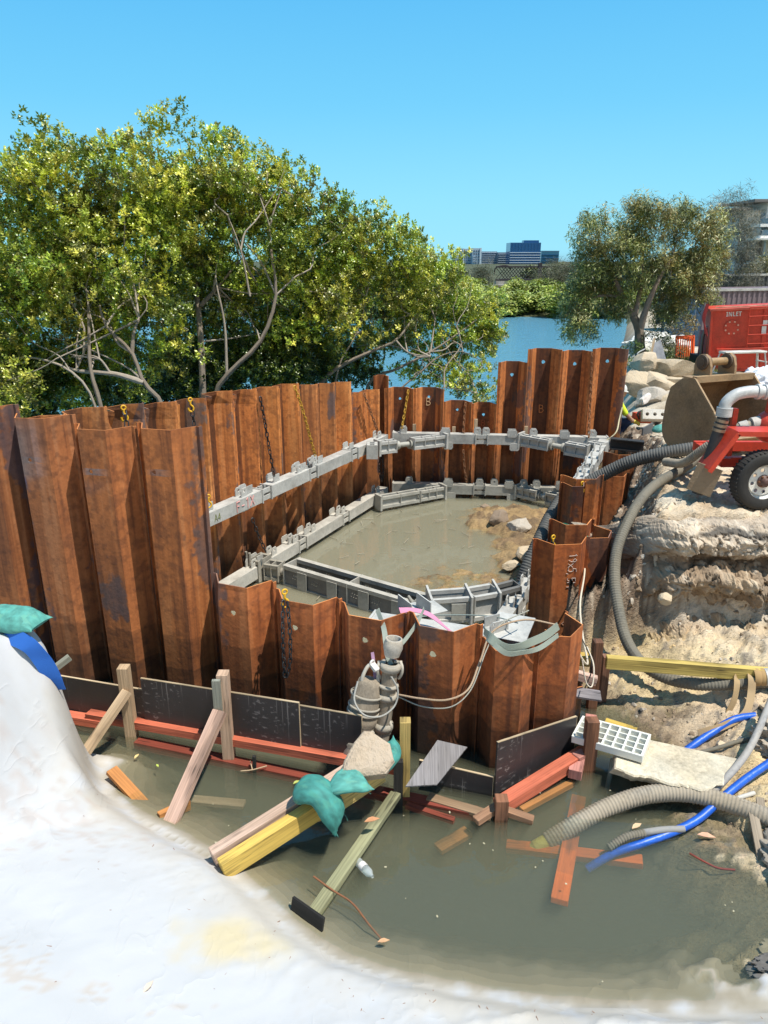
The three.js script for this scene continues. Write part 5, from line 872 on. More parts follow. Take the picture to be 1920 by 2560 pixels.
// leaves, twigs, a bottle
{
  const leaf = (s) => { const g = plate([[0, -.5], [.18, -.2], [.2, .1], [0, .55], [-.2, .1], [-.17, -.2]].map(([x, y]) => [x * s, y * s]), .004, [], 0); g.rotateX(-Math.PI / 2); const p = g.attributes.position; for (let i = 0; i < p.count; i++) p.setY(i, p.getY(i) + Math.abs(p.getX(i)) * .5); g.computeVertexNormals(); return g; };
  const L = [[295, 1634, .05, [.66, .50, .22], 'pale yellow leaf floating left of the tall middle post'], [340, 1654, .035, [.45, .55, .10], 'small green leaf floating between the left posts'], [690, 1748 + 25, .05, [.5, .3, .1], 'brown leaf floating under the double beam'], [803, 1772, .09, [.50, .24, .12], 'curled brown leaf on the green-grey prop'], [828, 2033, .06, [.52, .30, .16], 'orange leaf floating in the shallows near the sheet'], [1455, 1601, .06, [.75, .62, .05], 'bright yellow leaf at the tip of the short blue hose'], [1375, 1785, .08, [.62, .42, .25], 'pale brown leaf caught beside the ribbed conduit'], [1525, 1806, .10, [.60, .34, .22], 'pink brown pod at the foot of the weathered boards'], [640, 1690, .05, [.4, .45, .12], 'green leaf beside the big sandbag'], [320, 2172 - 40, .06, [.62, .50, .40], 'dry leaf on the white sheet near the bottom']];
  for (const [x, y, s, c, l] of L) { let b = ray2(x, y, l.includes('prop') ? .22 : .01); if (l.includes('white sheet')) for (let i = 0; i < 12; i++) b = ray2(x, y, ground(b[0], b[2]) + .03); solo('leaf', l, 'leaf', leaf(s * 1.3).rotateY(x).translate(...b), std({ color: rgb(...c), roughness: .7 })); }
  solo('twig', 'thin crooked twig lying over the lower end of the green-grey prop', 'twig', tube([[-.50, .06, -4.13], [-.36, .05, -4.02], [-.22, .03, -3.93], [-.10, -.02, -3.80], [.0, -.06, -3.70]], .007, 30, 6), M.rustPlain);
  solo('twig', 'dark curved twig sunk in the shallows near the sheet', 'twig', tube([[-.28, -.03, -3.70], [-.36, -.02, -3.62], [-.2, -.05, -3.56], [.0, -.06, -3.48]], .004, 24, 5), M.black);
  solo('twig', 'brown forked twig drifting under the batten by the formwork', 'twig', [tube([[-1.24, .015, -5.33], [-1.14, .02, -5.34], [-1.02, .03, -5.38]], .006, 14, 5), tube([[-1.14, .02, -5.34], [-1.17, .05, -5.42]], .005, 8, 5)], M.raw);
  solo('twig', 'red brown twig in the water by the weathered boards', 'twig', tube([[2.28, .01, -4.40], [2.36, .0, -4.33], [2.44, -.01, -4.28], [2.56, -.01, -4.26]], .008, 20, 6), M.redWet);
  const t = thing('plastic_bottle', 'clear crushed plastic bottle with a white label floating left of the prop', 'bottle', null, [-.15, .0, -4.26]), b = at(lathe([[0, -.10], [.03, -.10], [.033, -.06], [.026, 0], [.033, .05], [.030, .08], [.012, .11], [.012, .125]], 16), 0, .015, 0, .9, 1.45, .3); part(t, 'bottle', b, phys({ color: rgb(.8, .85, .85), transmission: .7, roughness: .25, thickness: 0 })); part(t, 'label_band', at(new THREE.CylinderGeometry(.0335, .0335, .05, 16, 1, true), .0, .016, -.0, .9, 1.45, .3), std({ color: rgb(.65, .62, .6), side: THREE.DoubleSide })); part(t, 'cap', at(new THREE.CylinderGeometry(.015, .015, .016, 12), -.09, .03, -.075, .9, 1.45, .3), std({ color: rgb(.2, .4, .45) }));
}
function ray2(ox, oy, y) { const s = 1920 / 1659, a = (ox * s - 960) / 1848, b = -(oy * s - 1280) / 1848, p = THREE.MathUtils.degToRad(18.825), dy = b * Math.cos(p) - Math.sin(p), dz = -(Math.cos(p) + b * Math.sin(p)), t = (y - 4.2) / dy; return [a * t, y, dz * t]; }

// ---------- trailer pump ----------
const orangeRed = paint([.62, .055, .025], { roughness: .45 }), redPaint = paint([.64, .055, .022], { roughness: .5 }), galv = zinc([.56, .57, .58], { metalness: .1 }), rubber = std({ color: rgb(.035, .034, .033), map: T.min, roughness: .85, bumpMap: T.minBump, bumpScale: .003 }), white = std({ color: rgb(.80, .78, .74), map: T.zinc, roughness: .55 });
{
  const O = [4.28, 1.5, -8.06], t = thing('pump_trailer', 'red trailer-mounted pump with a white spoked wheel and curved grey pipe at the right edge', 'pump trailer', null, O);
  const w = new THREE.Group(); w.name = 'wheel'; w.position.set(0, .335, 0); w.rotation.y = .10; t.add(w);
  const tyre = lathe([[.20, -.085], [.235, -.10], [.29, -.098], [.322, -.085], [.338, -.055], [.340, 0], [.338, .055], [.322, .085], [.29, .098], [.235, .10], [.20, .085]], 56); tyre.rotateX(Math.PI / 2); part(w, 'tyre', tyre, rubber);
  part(w, 'tread', Array.from({ length: 44 }, (_, i) => at(cbox(.018, .012, .16, .002), 0, .336, 0).applyMatrix4(new THREE.Matrix4().makeRotationZ(i / 44 * 6.2832))), rubber);
  const rim = lathe([[.06, .045], [.085, .05], [.10, .04], [.155, .04], [.168, .055], [.178, .02], [.19, .03], [.2, .075], [.213, .088], [.217, .08], [.205, .07], [.195, -.07]], 48); rim.rotateX(Math.PI / 2); const disc = plate(Array.from({ length: 40 }, (_, i) => [.165 * Math.cos(i / 40 * 6.283), .165 * Math.sin(i / 40 * 6.283)]), .012, Array.from({ length: 8 }, (_, i) => [.128 * Math.cos(i / 8 * 6.283 + .2), .128 * Math.sin(i / 8 * 6.283 + .2), .024]), .001); part(w, 'rim', [at(lathe([[.163, .02], [.18, .02], [.195, .05], [.2, .078], [.214, .09], [.219, .08], [.207, .07], [.2, -.06]], 48), 0, 0, 0, 0, Math.PI / 2), disc.translate(0, 0, .035)], white);
  part(w, 'hub', at(lathe([[.075, 0], [.072, .02], [.05, .028], [.045, .07], [.03, .085], [0, .088]], 24), 0, 0, .04, 0, Math.PI / 2), std({ color: rgb(.10, .05, .04), roughness: .6 }));
  part(w, 'wheel_nuts', Array.from({ length: 6 }, (_, i) => at(new THREE.CylinderGeometry(.011, .011, .03, 6), .062 * Math.cos(i * 1.047), .062 * Math.sin(i * 1.047), .062, 0, Math.PI / 2)), M.rustPlain);
  const L = (p) => [p[0] - O[0], p[1] - O[1], p[2] - O[2]], F = [[-.62, .46], [-.36, .90], [.40, .885], [.75, .4]];
  const fend = []; for (let i = 0; i < 3; i++) fend.push(beam([F[i][0], F[i][1], -.12], [F[i + 1][0], F[i + 1][1], -.12], .34, .006, { c: .001, up: [0, 1, 0] })); for (let i = 0; i < 3; i++) fend.push(beam([F[i][0], F[i][1] - .02, .05], [F[i + 1][0], F[i + 1][1] - .02, .05], .008, .055, { c: .001 })); part(t, 'mudguard', fend, orangeRed);
  part(t, 'mud_flap', at(cbox(.28, .34, .012, .003), -.60, .31, -.10, -.35, 0, -.28), mineral([.24, .18, .12], { roughness: .9 }));
  part(t, 'frame_rail', [beam([-.30, .44, -.42], [1.6, .44, -.42], .08, .12), beam([-.30, .44, -1.2], [1.6, .44, -1.2], .08, .12), beam([-.26, .44, -.46], [-.26, .44, -1.16], .08, .1)], orangeRed);
  part(t, 'bracket', [beam(L([3.812, 2.172, -8.45]), L([4.012, 2.172, -8.45]), .20, .012), beam(L([3.836, 2.005, -8.45]), L([4.048, 2.005, -8.45]), .20, .012), beam(L([3.869, 2.188, -8.36]), L([3.891, 2.034, -8.36]), .14, .010, { up: [0, 0, 1] })], orangeRed);
  part(t, 'upright', beam(L([4.019, 2.034, -8.38]), L([4.029, 2.592, -8.4]), .055, .05, { up: [0, 0, 1] }), orangeRed);
  const axis = (A, B, r, s = 24) => rod(A, B, r, s), D0 = L([3.836, 2.513, -8.26]), D1 = L([3.689, 1.601, -8.3]), dq = (k) => v3(D0).lerp(v3(D1), k);
  part(t, 'drop_pipe', axis(D0, D1, .064), hoseBlack); for (const k of [.02, .08, .14]) part(t, 'pipe_clamp', axis(dq(k), dq(k + .035), .072), std({ color: rgb(.35, .26, .18), roughness: .4, metalness: .5 }));
  part(t, 'elbow_pipe', tube([[3.838, 2.539, -8.26], [3.844, 2.671, -8.26], [3.938, 2.763, -8.27], [4.062, 2.798, -8.28], [4.217, 2.8, -8.3], [4.553, 2.782, -8.34]].map(L), .066, 50, 22), galv); for (const [p, q] of [[[3.839, 2.529, -8.26], [3.84, 2.629, -8.26]], [[4.186, 2.8, -8.3], [4.222, 2.8, -8.3]], [[4.275, 2.793, -8.31], [4.301, 2.793, -8.31]]]) part(t, 'pipe_flange', axis(L(p), L(q), .086), galv);
  part(t, 'pump_body', [at(new THREE.SphereGeometry(.2, 24, 16), .34, .82, -.62), axis([.22, .82, -.62], [.36, .82, -.62], .16), at(cbox(.9, .5, .5, .03), .95, .8, -.7), axis([.34, .9, -.62], [.34, 1.2, -.58], .1)], redPaint);
  part(t, 'suction_hose', hose([[.10, .84, -.62], [-.04, .80, -.63], [-.22, .68, -.66], [-.38, .52, -.72], [-.52, .30, -.9], [-.6, .2, -1.3]], .055, .026, .1, 16), hosePale); part(t, 'hose_fitting', [axis([.20, .86, -.62], [.10, .84, -.62], .085), axis([.06, .83, -.62], [-.03, .80, -.63], .070), at(cbox(.10, .05, .04, .008), .06, .80, -.53)], zinc([.5, .47, .44], { metalness: 0 }));
  part(t, 'jockey_leg', [axis([.9, .4, -.3], [.9, 0, -.3], .03)], galv);
}
// ---------- excavator bucket ----------
{
  const O = [4.28, 1.49, -11.2], t = thing('excavator_bucket', 'worn brown excavator bucket tipped back on the ground with its pins on top', 'excavator bucket', null, O), u = new THREE.Vector3(.93, 0, -.37), v = new THREE.Vector3(.37, 0, .93), W = 1.25;
  t.scale.set(.89, .89, .89); const m = new THREE.Matrix4().makeBasis(v, new THREE.Vector3(0, 1, 0), u.clone().negate()), mud = std({ color: rgb(.31, .205, .115), map: T.min, roughness: .85, bumpMap: T.minBump, bumpScale: .008 }), edgeM = std({ color: rgb(.36, .24, .13), map: T.min, roughness: .7 });
  const P = [[.02, .36], [.05, .75], [.12, 1.02], [.36, 1.20], [.60, 1.24], [1.08, .78], [1.32, .52], [1.27, .36], [.92, .13], [.52, .02], [.2, .05], [.06, .2]];
  const S = new THREE.Shape(); S.moveTo(...P[0]); S.lineTo(...P[1]); S.lineTo(...P[2]); S.lineTo(...P[3]); S.lineTo(...P[4]); S.lineTo(...P[5]); S.lineTo(...P[6]); S.lineTo(...P[7]); S.splineThru([P[8], P[9], P[10], P[11], P[0]].map((p) => new THREE.Vector2(...p)));
  for (const z of [0, -W]) { const g = new THREE.ExtrudeGeometry(S, { depth: .022, bevelEnabled: true, bevelSize: .003, bevelThickness: .003, bevelSegments: 1, curveSegments: 10 }); part(t, 'side_plate', g.translate(0, 0, z).applyMatrix4(m), mud); }
  const back = [[1.30, .40], [1.12, .26], [.92, .15], [.72, .07], [.52, .035], [.34, .035], [.2, .065], [.1, .15], [.045, .26], [.035, .40], [.06, .75], [.13, 1.0], [.36, 1.18], [.58, 1.22]], sh = [];
  for (let i = 0; i < back.length - 1; i++) sh.push(beam([back[i][0], back[i][1], -W / 2], [back[i + 1][0], back[i + 1][1], -W / 2], W, .022, { c: .001, up: [-(back[i + 1][1] - back[i][1]), back[i + 1][0] - back[i][0], 0.001] }).applyMatrix4(m)); part(t, 'shell', sh, mud);
  for (const z of [.011, -W + .011]) part(t, 'side_cutter', [beam([.62, 1.23, z], [1.10, .775, z], .035, .03), beam([1.10, .775, z], [1.33, .52, z], .035, .03)].map((g) => g.applyMatrix4(m)), edgeM);
  part(t, 'cutting_edge', beam([1.31, .42, .03], [1.31, .42, -W - .01], .18, .03, { roll: .7 }).applyMatrix4(m), edgeM); part(t, 'top_beam', [beam([.60, 1.21, .0], [.60, 1.21, -W], .10, .10), beam([.42, 1.22, .0], [.42, 1.22, -W], .22, .03)].map((g) => g.applyMatrix4(m)), edgeM);
  const ear = [[-.16, 0], [.2, -.05], [.18, .18], [.13, .30], [.04, .36], [-.06, .35], [-.14, .28], [-.17, .16]];
  for (const z of [-.34, -.86]) { part(t, 'ear', plate(ear, .05, [], .004).translate(.40, 1.22, z).applyMatrix4(m), mud); part(t, 'pin_boss', [rod([.42, 1.45, z - .05], [.42, 1.45, z + .06], .12, 26), rod([.42, 1.45, z + .06], [.42, 1.45, z + .075], .07, 18)].map((g) => g.applyMatrix4(m)), std({ color: rgb(.12, .085, .06), map: T.min, roughness: .6 })); }
  part(t, 'pin', rod([.42, 1.45, -.36], [.42, 1.45, -.84], .065, 20).applyMatrix4(m), std({ color: rgb(.42, .27, .13), map: T.min, roughness: .5 }));
}
// ---------- red settling tank ----------
{
  const O = [9.05, 1.12, -20.85], t = thing('settling_tank', 'large red steel settling tank with a ladder and two inlets at the right edge', 'tank', null, O, -.33), W = 5.8, Hh = 1.78, D = 2.2;   // x along the face, z towards the camera
  t.rotation.z = .07; part(t, 'body', [at(cbox(W, Hh - .12, D, .01), W / 2, .12 + (Hh - .12) / 2, -D / 2), at(cbox(.06, Hh - .1, .06, .005), .03, Hh / 2 + .05, .03), at(cbox(.09, Hh - .1, .05, .005), 1.35, Hh / 2 + .05, .025)], redPaint);
  part(t, 'lower_skirt', [at(cbox(W - .4, .10, .12, .006), W / 2, .70, .06), at(cbox(W, .05, .02, .003), W / 2, .14, .01), at(cbox(.75, .28, .012, .002), 1.55, .34, .006)], redPaint); part(t, 'skid', [at(cbox(W, .12, .2), W / 2, .06, -.3), at(cbox(W, .12, .2), W / 2, .06, -D + .3)], M.black);
  part(t, 'top_rim', [at(cbox(W + .06, .07, .12, .01), W / 2, Hh + .01, .02)], paint([.62, .10, .06])); for (let i = 0; i < 9; i++) part(t, 'loose_board', at(cbox(.5 + .2 * rnd(), .02, .1), .4 + i * .6, Hh + .065, -.05 - .05 * rnd(), rr(-.1, .1)), M.raw);
  for (const x of [.95, 1.62]) part(t, 'ladder_rail', rod([x, .62, .1], [x, Hh + .04, .1], .011, 8), redPaint); for (let i = 0; i < 6; i++) part(t, 'ladder_rung', rod([.95, .62 + .24 * i, .1], [1.62, .62 + .24 * i, .1], .012, 8), redPaint);
  part(t, 'blank_inlet', at(new THREE.CylinderGeometry(.20, .20, .03, 32), .55, 1.30, .015, 0, Math.PI / 2), redPaint); for (let i = 0; i < 8; i++) part(t, 'inlet_bolt', at(new THREE.CylinderGeometry(.024, .024, .03, 8), .55 + .165 * Math.cos((i + .5) * .785), 1.30 + .165 * Math.sin((i + .5) * .785), .04, 0, Math.PI / 2), paint([.7, .35, .25]));
  part(t, 'capped_inlet', [at(lathe([[.0, .12], [.13, .12], [.16, .1], [.17, .06], [.22, .05], [.23, 0]], 32), 2.1, 1.30, .0, 0, Math.PI / 2), at(cbox(.05, .1, .05, .01), 2.26, 1.14, .08, 0, 0, .6), at(cbox(.05, .1, .05, .01), 2.02, 1.5, .08, 0, 0, .6)], galv, 'galvanised capped inlet of the red tank');
  part(t, 'label_plate', [at(cbox(.11, .12, .006, .001), 1.36, 1.40, .056), at(cbox(.11, .22, .006, .001), 1.34, 1.20, .056)], white); part(t, 'hose_bundle', [0, 1, 2, 3].map((i) => tube([[-.06 - .02 * i, 1.96, .02], [-.14 - .02 * i, 1.6, .05], [-.12, 1.2 + .05 * i, .06], [-.05, 1.1, .05]], .018, 16, 6)), std({ color: rgb(.25, .02, .02), roughness: .6 }));
  const font = await new FontLoader().loadAsync('fonts/droid/droid_sans_bold.typeface.json');
  const word = (s, size, x, y, z, mat, par, name = 'lettering', sx = 1) => { const g = new THREE.ExtrudeGeometry(font.generateShapes(s, size), { depth: .004, bevelEnabled: false, curveSegments: 3 }); g.computeBoundingBox(); const b = g.boundingBox; g.translate(-(b.min.x + b.max.x) / 2, 0, 0); g.scale(sx, 1, 1); g.translate(x, y, z); return part(par, name, g, mat); };
  word('INLET', .12, .58, 1.60, .004, white, t, 'lettering', .82); word('INLET', .12, 2.08, 1.62, .004, white, t, 'lettering', .82);
  M.word = word;
  solo('shovel', 'pale-handled shovel leaning on the left end of the red tank', 'shovel', [rod([9.42, 1.15, -20.86], [9.50, 2.0, -20.95], .022, 8), at(cbox(.14, .02, .42, .01), 9.46, 2.15, -20.95, 0, 1.45, 0)], wood([.60, .45, .26]));
}
{ // dark red generator and its roll bar behind the tank
  const t = thing('generator', 'dark red generator with a grey roll bar left of the settling tank', 'generator', null, [9.15, 1.02, -22.3], .0);
  part(t, 'housing', [at(cbox(.8, .7, 1.0, .04), .75, .85, 0)], paint([.36, .008, .02], { roughness: .3 })); part(t, 'roll_bar', [tube([[.02, 0, .5], [.05, .5, .5], [.06, 1.2, .5], [.14, 1.36, .5], [.30, 1.40, .5], [.9, 1.40, .5]], .045, 40, 10), tube([[.16, 0, .5], [.20, .6, .5], [.21, 1.1, .5], [.30, 1.22, .5], [.9, 1.24, .5]], .04, 40, 10)], std({ color: rgb(.16, .155, .15), roughness: .4, metalness: .4 })); part(t, 'skid', at(cbox(1.3, .5, 1.1, .02), .8, .25, 0), M.black);
}
{ // containers
  const cont = (label, O, ry, L, W, Hh, col, col2) => {
    const t = thing('shipping_container', label, 'shipping container', null, O, ry), c = paint(col, { roughness: .6 }), n = Math.round(L / .28), wall = (len, nn) => { const S = new THREE.Shape(); S.moveTo(0, .08); S.lineTo(0, 0); const st = len / nn; for (let i = 0; i < nn; i++) { S.lineTo(i * st + st * .35, 0); S.lineTo(i * st + st * .5, .05); S.lineTo(i * st + st * .85, .05); S.lineTo((i + 1) * st, 0); } S.lineTo(len, .08); return new THREE.ExtrudeGeometry(S, { depth: Hh - .26, bevelEnabled: false }).rotateX(-Math.PI / 2).translate(0, .14, 0); };
    part(t, 'side_wall', [wall(L - .2, n).translate(.1, 0, -.04)], c); part(t, 'corner_post', [[.06, -.06], [L - .06, -.06], [.06, -W + .06], [L - .06, -W + .06]].map(([x, z]) => at(cbox(.14, Hh, .14, .01), x, Hh / 2, z)), c);
    part(t, 'top_rail', [at(cbox(L, .10, .09, .005), L / 2, Hh - .06, -.05)], paint([.46, .46, .44])); part(t, 'bottom_rail', at(cbox(L, .15, .09, .005), L / 2, .08, -.05), c); part(t, 'roof', at(cbox(L - .1, .04, W - .1), L / 2, Hh - .06, -W / 2), c); part(t, 'far_wall', at(cbox(L - .1, Hh - .1, .05), L / 2, Hh / 2, -W + .05), c); part(t, 'end_wall', at(cbox(.05, Hh - .1, W - .1), L - .05, Hh / 2, -W / 2), c);
    const dm = paint(col2, { roughness: .55 });
    for (const s of [0, 1]) { const z0 = -.12 - s * (W - .24) / 2, dw = (W - .24) / 2 - .02; part(t, 'door', [at(cbox(.05, Hh - .24, dw, .004), .02, Hh / 2, z0 - dw / 2), ...[.3, .58, .86, 1.14, 1.42, 1.7, 1.98, 2.2].filter((y) => y < Hh - .3).map((y) => at(cbox(.035, .09, dw - .12, .01), -.012, y + .1, z0 - dw / 2))], dm); for (const q of [.25, .75]) part(t, 'lock_rod', [rod([-.05, .15, z0 - dw * q], [-.05, Hh - .15, z0 - dw * q], .017, 8), at(cbox(.03, .06, .22), -.06, 1.0, z0 - dw * q - .08)], paint([.42, .44, .46])); }
    return t;
  };
  const a = cont('grey-purple shipping container with blue-grey doors behind the red tank', [13.05, .55, -31.2], .34, 6.1, 2.44, 2.55, [.19, .145, .165], [.15, .21, .30]);
  const w = new THREE.Group(); w.name = 'marking'; w.position.set(-.035, 1.72, -1.2); w.rotation.y = -Math.PI / 2; a.add(w); M.word('FCIU', .17, .55, 0, 0, std({ color: rgb(.03, .04, .06) }), w, 'letters'); M.word('179', .17, -.42, 0, 0, std({ color: rgb(.03, .04, .06) }), w, 'letters');
  cont('dark shipping container standing further back behind the grey-purple one', [15.2, 1.0, -38], .34, 6.1, 2.44, 2.55, [.05, .055, .06], [.05, .055, .06]);
}
// orange barrier panels, trestle, crate, white covered heap
{
  const orange = std({ color: rgb(.85, .14, .03), roughness: .5 });
  for (let k = 0; k < 5; k++) {
    const t = thing('barrier_panel', ['nearest orange plastic barrier panel of the leaning stack', 'second orange plastic barrier panel from the front of the stack', 'middle orange plastic barrier panel of the leaning stack', 'fourth orange plastic barrier panel of the leaning stack', 'rearmost orange plastic barrier panel of the leaning stack'][k], 'barrier panel', 'orange barrier panels stacked by the tree', [9.55 + k * .05, 1.02, -23.75 - k * .13], .25), m = new THREE.Matrix4().makeRotationX(-.16);
    const P = (g) => g.applyMatrix4(m), w = .62; part(t, 'frame', [P(at(cbox(w, .06, .05), 0, .86, 0)), P(at(cbox(w, .06, .05), 0, .06, 0)), P(at(cbox(.06, .9, .05), -w / 2, .45, 0)), P(at(cbox(.06, .9, .05), w / 2, .45, 0))], orange); for (let i = 1; i < 8; i++) part(t, 'slat', P(at(cbox(.03, .8, .03), -w / 2 + i * w / 8, .45, 0)), orange);
  }
  const al = zinc([.62, .62, .60], { metalness: .2 }), t = thing('work_platform', 'white aluminium folding work platform standing before the red tank', 'work platform', null, [9.0, 1.16, -19.3], .2);
  part(t, 'deck', at(cbox(1.2, .05, .30, .01), .25, .80, 0), al); for (const [x, s] of [[-.30, -1], [.78, 1]]) for (const z of [-.14, .14]) { part(t, 'leg', beam([x, .80, z], [x + s * .17, 0, z * 1.6], .05, .03), al); } for (const [x, s] of [[-.30, -1], [.78, 1]]) for (const y of [.28, .55]) part(t, 'rung', beam([x + s * .17 * (1 - y / .8), y, -.2], [x + s * .17 * (1 - y / .8), y, .2], .05, .025), al);
  const c = thing('plastic_crate', 'black slatted plastic crate on the rubble behind the bucket', 'crate', null, [7.9, 1.22, -19.9], .1); for (const z of [.2, -.2]) for (let i = 0; i < 4; i++) part(c, 'slat', at(cbox(.52, .05, .02), 0, .05 + i * .1, z), M.black); for (const x of [-.26, .26]) for (let i = 0; i < 4; i++) part(c, 'slat', at(cbox(.02, .05, .4), x, .05 + i * .1, 0), M.black); for (let i = 0; i < 5; i++) part(c, 'post', at(cbox(.03, .36, .02), -.25 + i * .125, .2, .205), M.black);
  const wb = std({ color: rgb(.66, .68, .74), roughness: .6, bumpMap: T.minBump, bumpScale: .02 });
  const heap = (label, p, s, k, m = wb) => { const g = mergeVertices(new THREE.IcosahedronGeometry(1, 18).deleteAttribute('uv').deleteAttribute('normal')), q = g.attributes.position, v = new THREE.Vector3(); for (let i = 0; i < q.count; i++) { v.fromBufferAttribute(q, i); const r = 1 + .4 * fbm3(v.x * 1.5 + k, v.y * 1.5, v.z * 1.5, 3) - .15 * Math.abs(n3(v.x * 3 + k, v.y * 3, v.z * 3)); q.setXYZ(i, v.x * s[0] * r + p[0], Math.max(0, v.y * s[1] * r + s[1] * .5) + p[1], v.z * s[2] * r + p[2]); } g.computeVertexNormals(); return solo('bulk_bag', label, 'bulk bag', boxUV(g), m); };
  heap('white crumpled bulk bag with blue shade folds right of the bucket', [8.35, 1.3, -16.5], [.55, .42, .5], 2); heap('white and blue crumpled bag at the right edge behind the bucket', [9.3, 1.3, -16.7], [.6, .62, .5], 5); heap('white crumpled bag lowest at the right edge behind the curved pipe', [8.6, 1.3, -14.9], [.6, .3, .5], 8);
  heap('long white covered boat hull shape beside the far containers', [10.9, .65, -30], [1.3, .55, .7], 12, std({ color: rgb(.72, .70, .66), roughness: .6 }));
  solo('concrete_path', 'narrow pale concrete path leading back past the orange barriers', 'path', (() => { const P = [[8.2, -18.3], [9.4, -20.6], [9.6, -24], [10.8, -30], [9.9, -30], [8.95, -24], [7.9, -20.4]]; return plate(P.map(([x, z]) => [x, -z]), .06, [], .004).rotateX(-Math.PI / 2).translate(0, 1.12, 0); })(), mineral([.60, .55, .47])).userData.kind = 'structure';
}
// rocks of the revetment
[[6.10, 1.10, -18.2, .8, .6, .6, 2, .3, 'pale sandstone block at the left end of the rock pile beside the far pile'], [6.75, 1.45, -19.3, .7, .55, .6, 0, .8, 'upright sandstone block behind the long top slab of the rock pile'], [7.40, 1.40, -19.1, 1.1, .5, .7, 2, -.1, 'long sandstone block on top of the rock pile'], [6.75, 1.12, -18.3, .95, .5, .7, 0, .4, 'tilted brown block in the middle of the rock pile'], [7.25, 1.10, -18.4, .7, .45, .6, 2, .2, 'square sandstone block in the middle of the rock pile'], [6.35, .92, -17.4, .85, .45, .5, 1, .5, 'grey-brown block low in the rock pile next to the pile wall'], [7.0, .90, -17.2, 1.25, .48, .7, 2, .12, 'large flat sandstone slab at the front of the rock pile'], [6.85, .72, -16.3, 1.2, .4, .8, 2, -.1, 'low sandstone slab in front of the rock pile behind the worker'], [7.75, 1.05, -17.7, .7, .5, .5, 0, .6, 'sandstone block half hidden by the bucket']].forEach(([x, y, z, a, b, c, m, r, l]) => stone(l, x, z, a * 1.15, b * 1.2, c * 1.1, m, r, .0, y));
// odds and ends between the rocks and the bucket
solo('steel_beam', 'black steel beam laid along the ground at the far right corner of the pit', 'steel beam', [beam([4.15, 1.02, -13.25], [4.72, .99, -13.1], .02, .18), beam([4.15, 1.11, -13.25], [4.72, 1.08, -13.1], .16, .02), beam([4.15, .93, -13.25], [4.72, .90, -13.1], .16, .02)], std({ color: rgb(.03, .027, .027), roughness: .55 }));
solo('board', 'dark grey board standing behind the small teal sandbag', 'board', beam([4.95, 1.0, -13.9], [5.28, 1.02, -14.3], .03, .32), std({ color: rgb(.10, .10, .105), roughness: .7 }));
sandbag('small teal sandbag alone on the ground left of the bucket', [[5.10, 1.13, -13.7], [5.22, 1.17, -13.75], [5.38, 1.17, -13.8], [5.48, 1.12, -13.85]], .26, .16, M.bagPale, [.1, 0, 1], false);
{ const t = thing('concrete_block', 'pale hollow concrete block with three holes behind the teal sandbag', 'block', null, [5.55, 1.08, -15.0], -.12); part(t, 'block', plate([[-.24, 0], [.24, 0], [.24, .2], [-.24, .2]], .19, [[-.15, .1, .04], [0, .1, .04], [.15, .1, .04]], .006).rotateX(-.5), mineral([.62, .58, .52])); }
solo('tool_bag', 'small red and white bag beside the crouching worker', 'bag', [at(cbox(.3, .12, .2, .05), 5.36, 1.13, -15.3, .3)], paint([.60, .08, .04]));
solo('cloth_bundle', 'white and orange cloth bundle on the rock above the worker', 'cloth', [at(rock(.36, .18, .2, 3, .5, 2), 5.62, 1.36, -15.9, .5, 0, .4)], std({ color: rgb(.70, .64, .60), roughness: .8 }));
solo('timber_batten', 'bleached batten leaning among the rocks by the far tree', 'timber', [beam([6.95, 1.5, -19.6], [7.12, 2.25, -19.9], .05, .05)], M.raw); { const t = thing('wheelbarrow', 'grey upturned wheelbarrow tray among the rocks by the tree', 'wheelbarrow', null, [7.1, 1.55, -19.9]); part(t, 'tray', at(plate([[-.28, 0], [.28, .05], [.22, .62], [-.1, .52]], .03, [], .006), .22, .05, 0, .5, -.4), zinc([.30, .31, .34])); part(t, 'handle', tube([[.1, .1, 0], [-.3, .15, .1], [-.42, .3, .1], [-.2, .42, 0]], .018, 20, 8), std({ color: rgb(.35, .36, .36), roughness: .5 })); }

// ---------- trees ----------
function leafGeo(len, wid, n, spread, droop) {           // a twig tip: n leaves round it
  const pos = [], q = new THREE.Quaternion(), e = new THREE.Euler(), v = new THREE.Vector3(), idx = [];
  for (let i = 0; i < n; i++) {
    const a = i * 2.4 + rr(-.4, .4), el = rr(-.5, 1.1) - droop, L = len * rr(.75, 1.15), W = wid * rr(.8, 1.15) / 2, b = pos.length / 3;
    e.set(0, a, el, 'YZX'); q.setFromEuler(e); const ox = rr(-1, 1) * spread, oy = rr(-1, 1) * spread, oz = rr(-1, 1) * spread, tw = rr(-.6, .6);
    for (const [x, y, z] of [[.01, 0, 0], [L * .45, .0, W], [L, -L * .08, 0], [L * .45, .0, -W], [L * .45, W * .35, 0]]) { v.set(x, y * Math.cos(tw) - z * Math.sin(tw), z * Math.cos(tw) + y * Math.sin(tw)).applyQuaternion(q); pos.push(v.x + ox, v.y + oy, v.z + oz); }
    idx.push(b, b + 1, b + 4, b + 1, b + 2, b + 4, b + 2, b + 3, b + 4, b + 3, b, b + 4);
  }
  const g = new THREE.BufferGeometry(); g.setAttribute('position', new THREE.Float32BufferAttribute(pos, 3)); g.setIndex(idx); g.computeVertexNormals(); return g;
}
const leafMat = (o = {}) => phys({ color: rgb(1, 1, 1), roughness: .38, transmission: .30, thickness: 0, side: THREE.DoubleSide, ...o });
const bark = mineral([.22, .18, .14], { bumpScale: .01 }), barkPale = mineral([.34, .29, .235], { bumpScale: .01 });
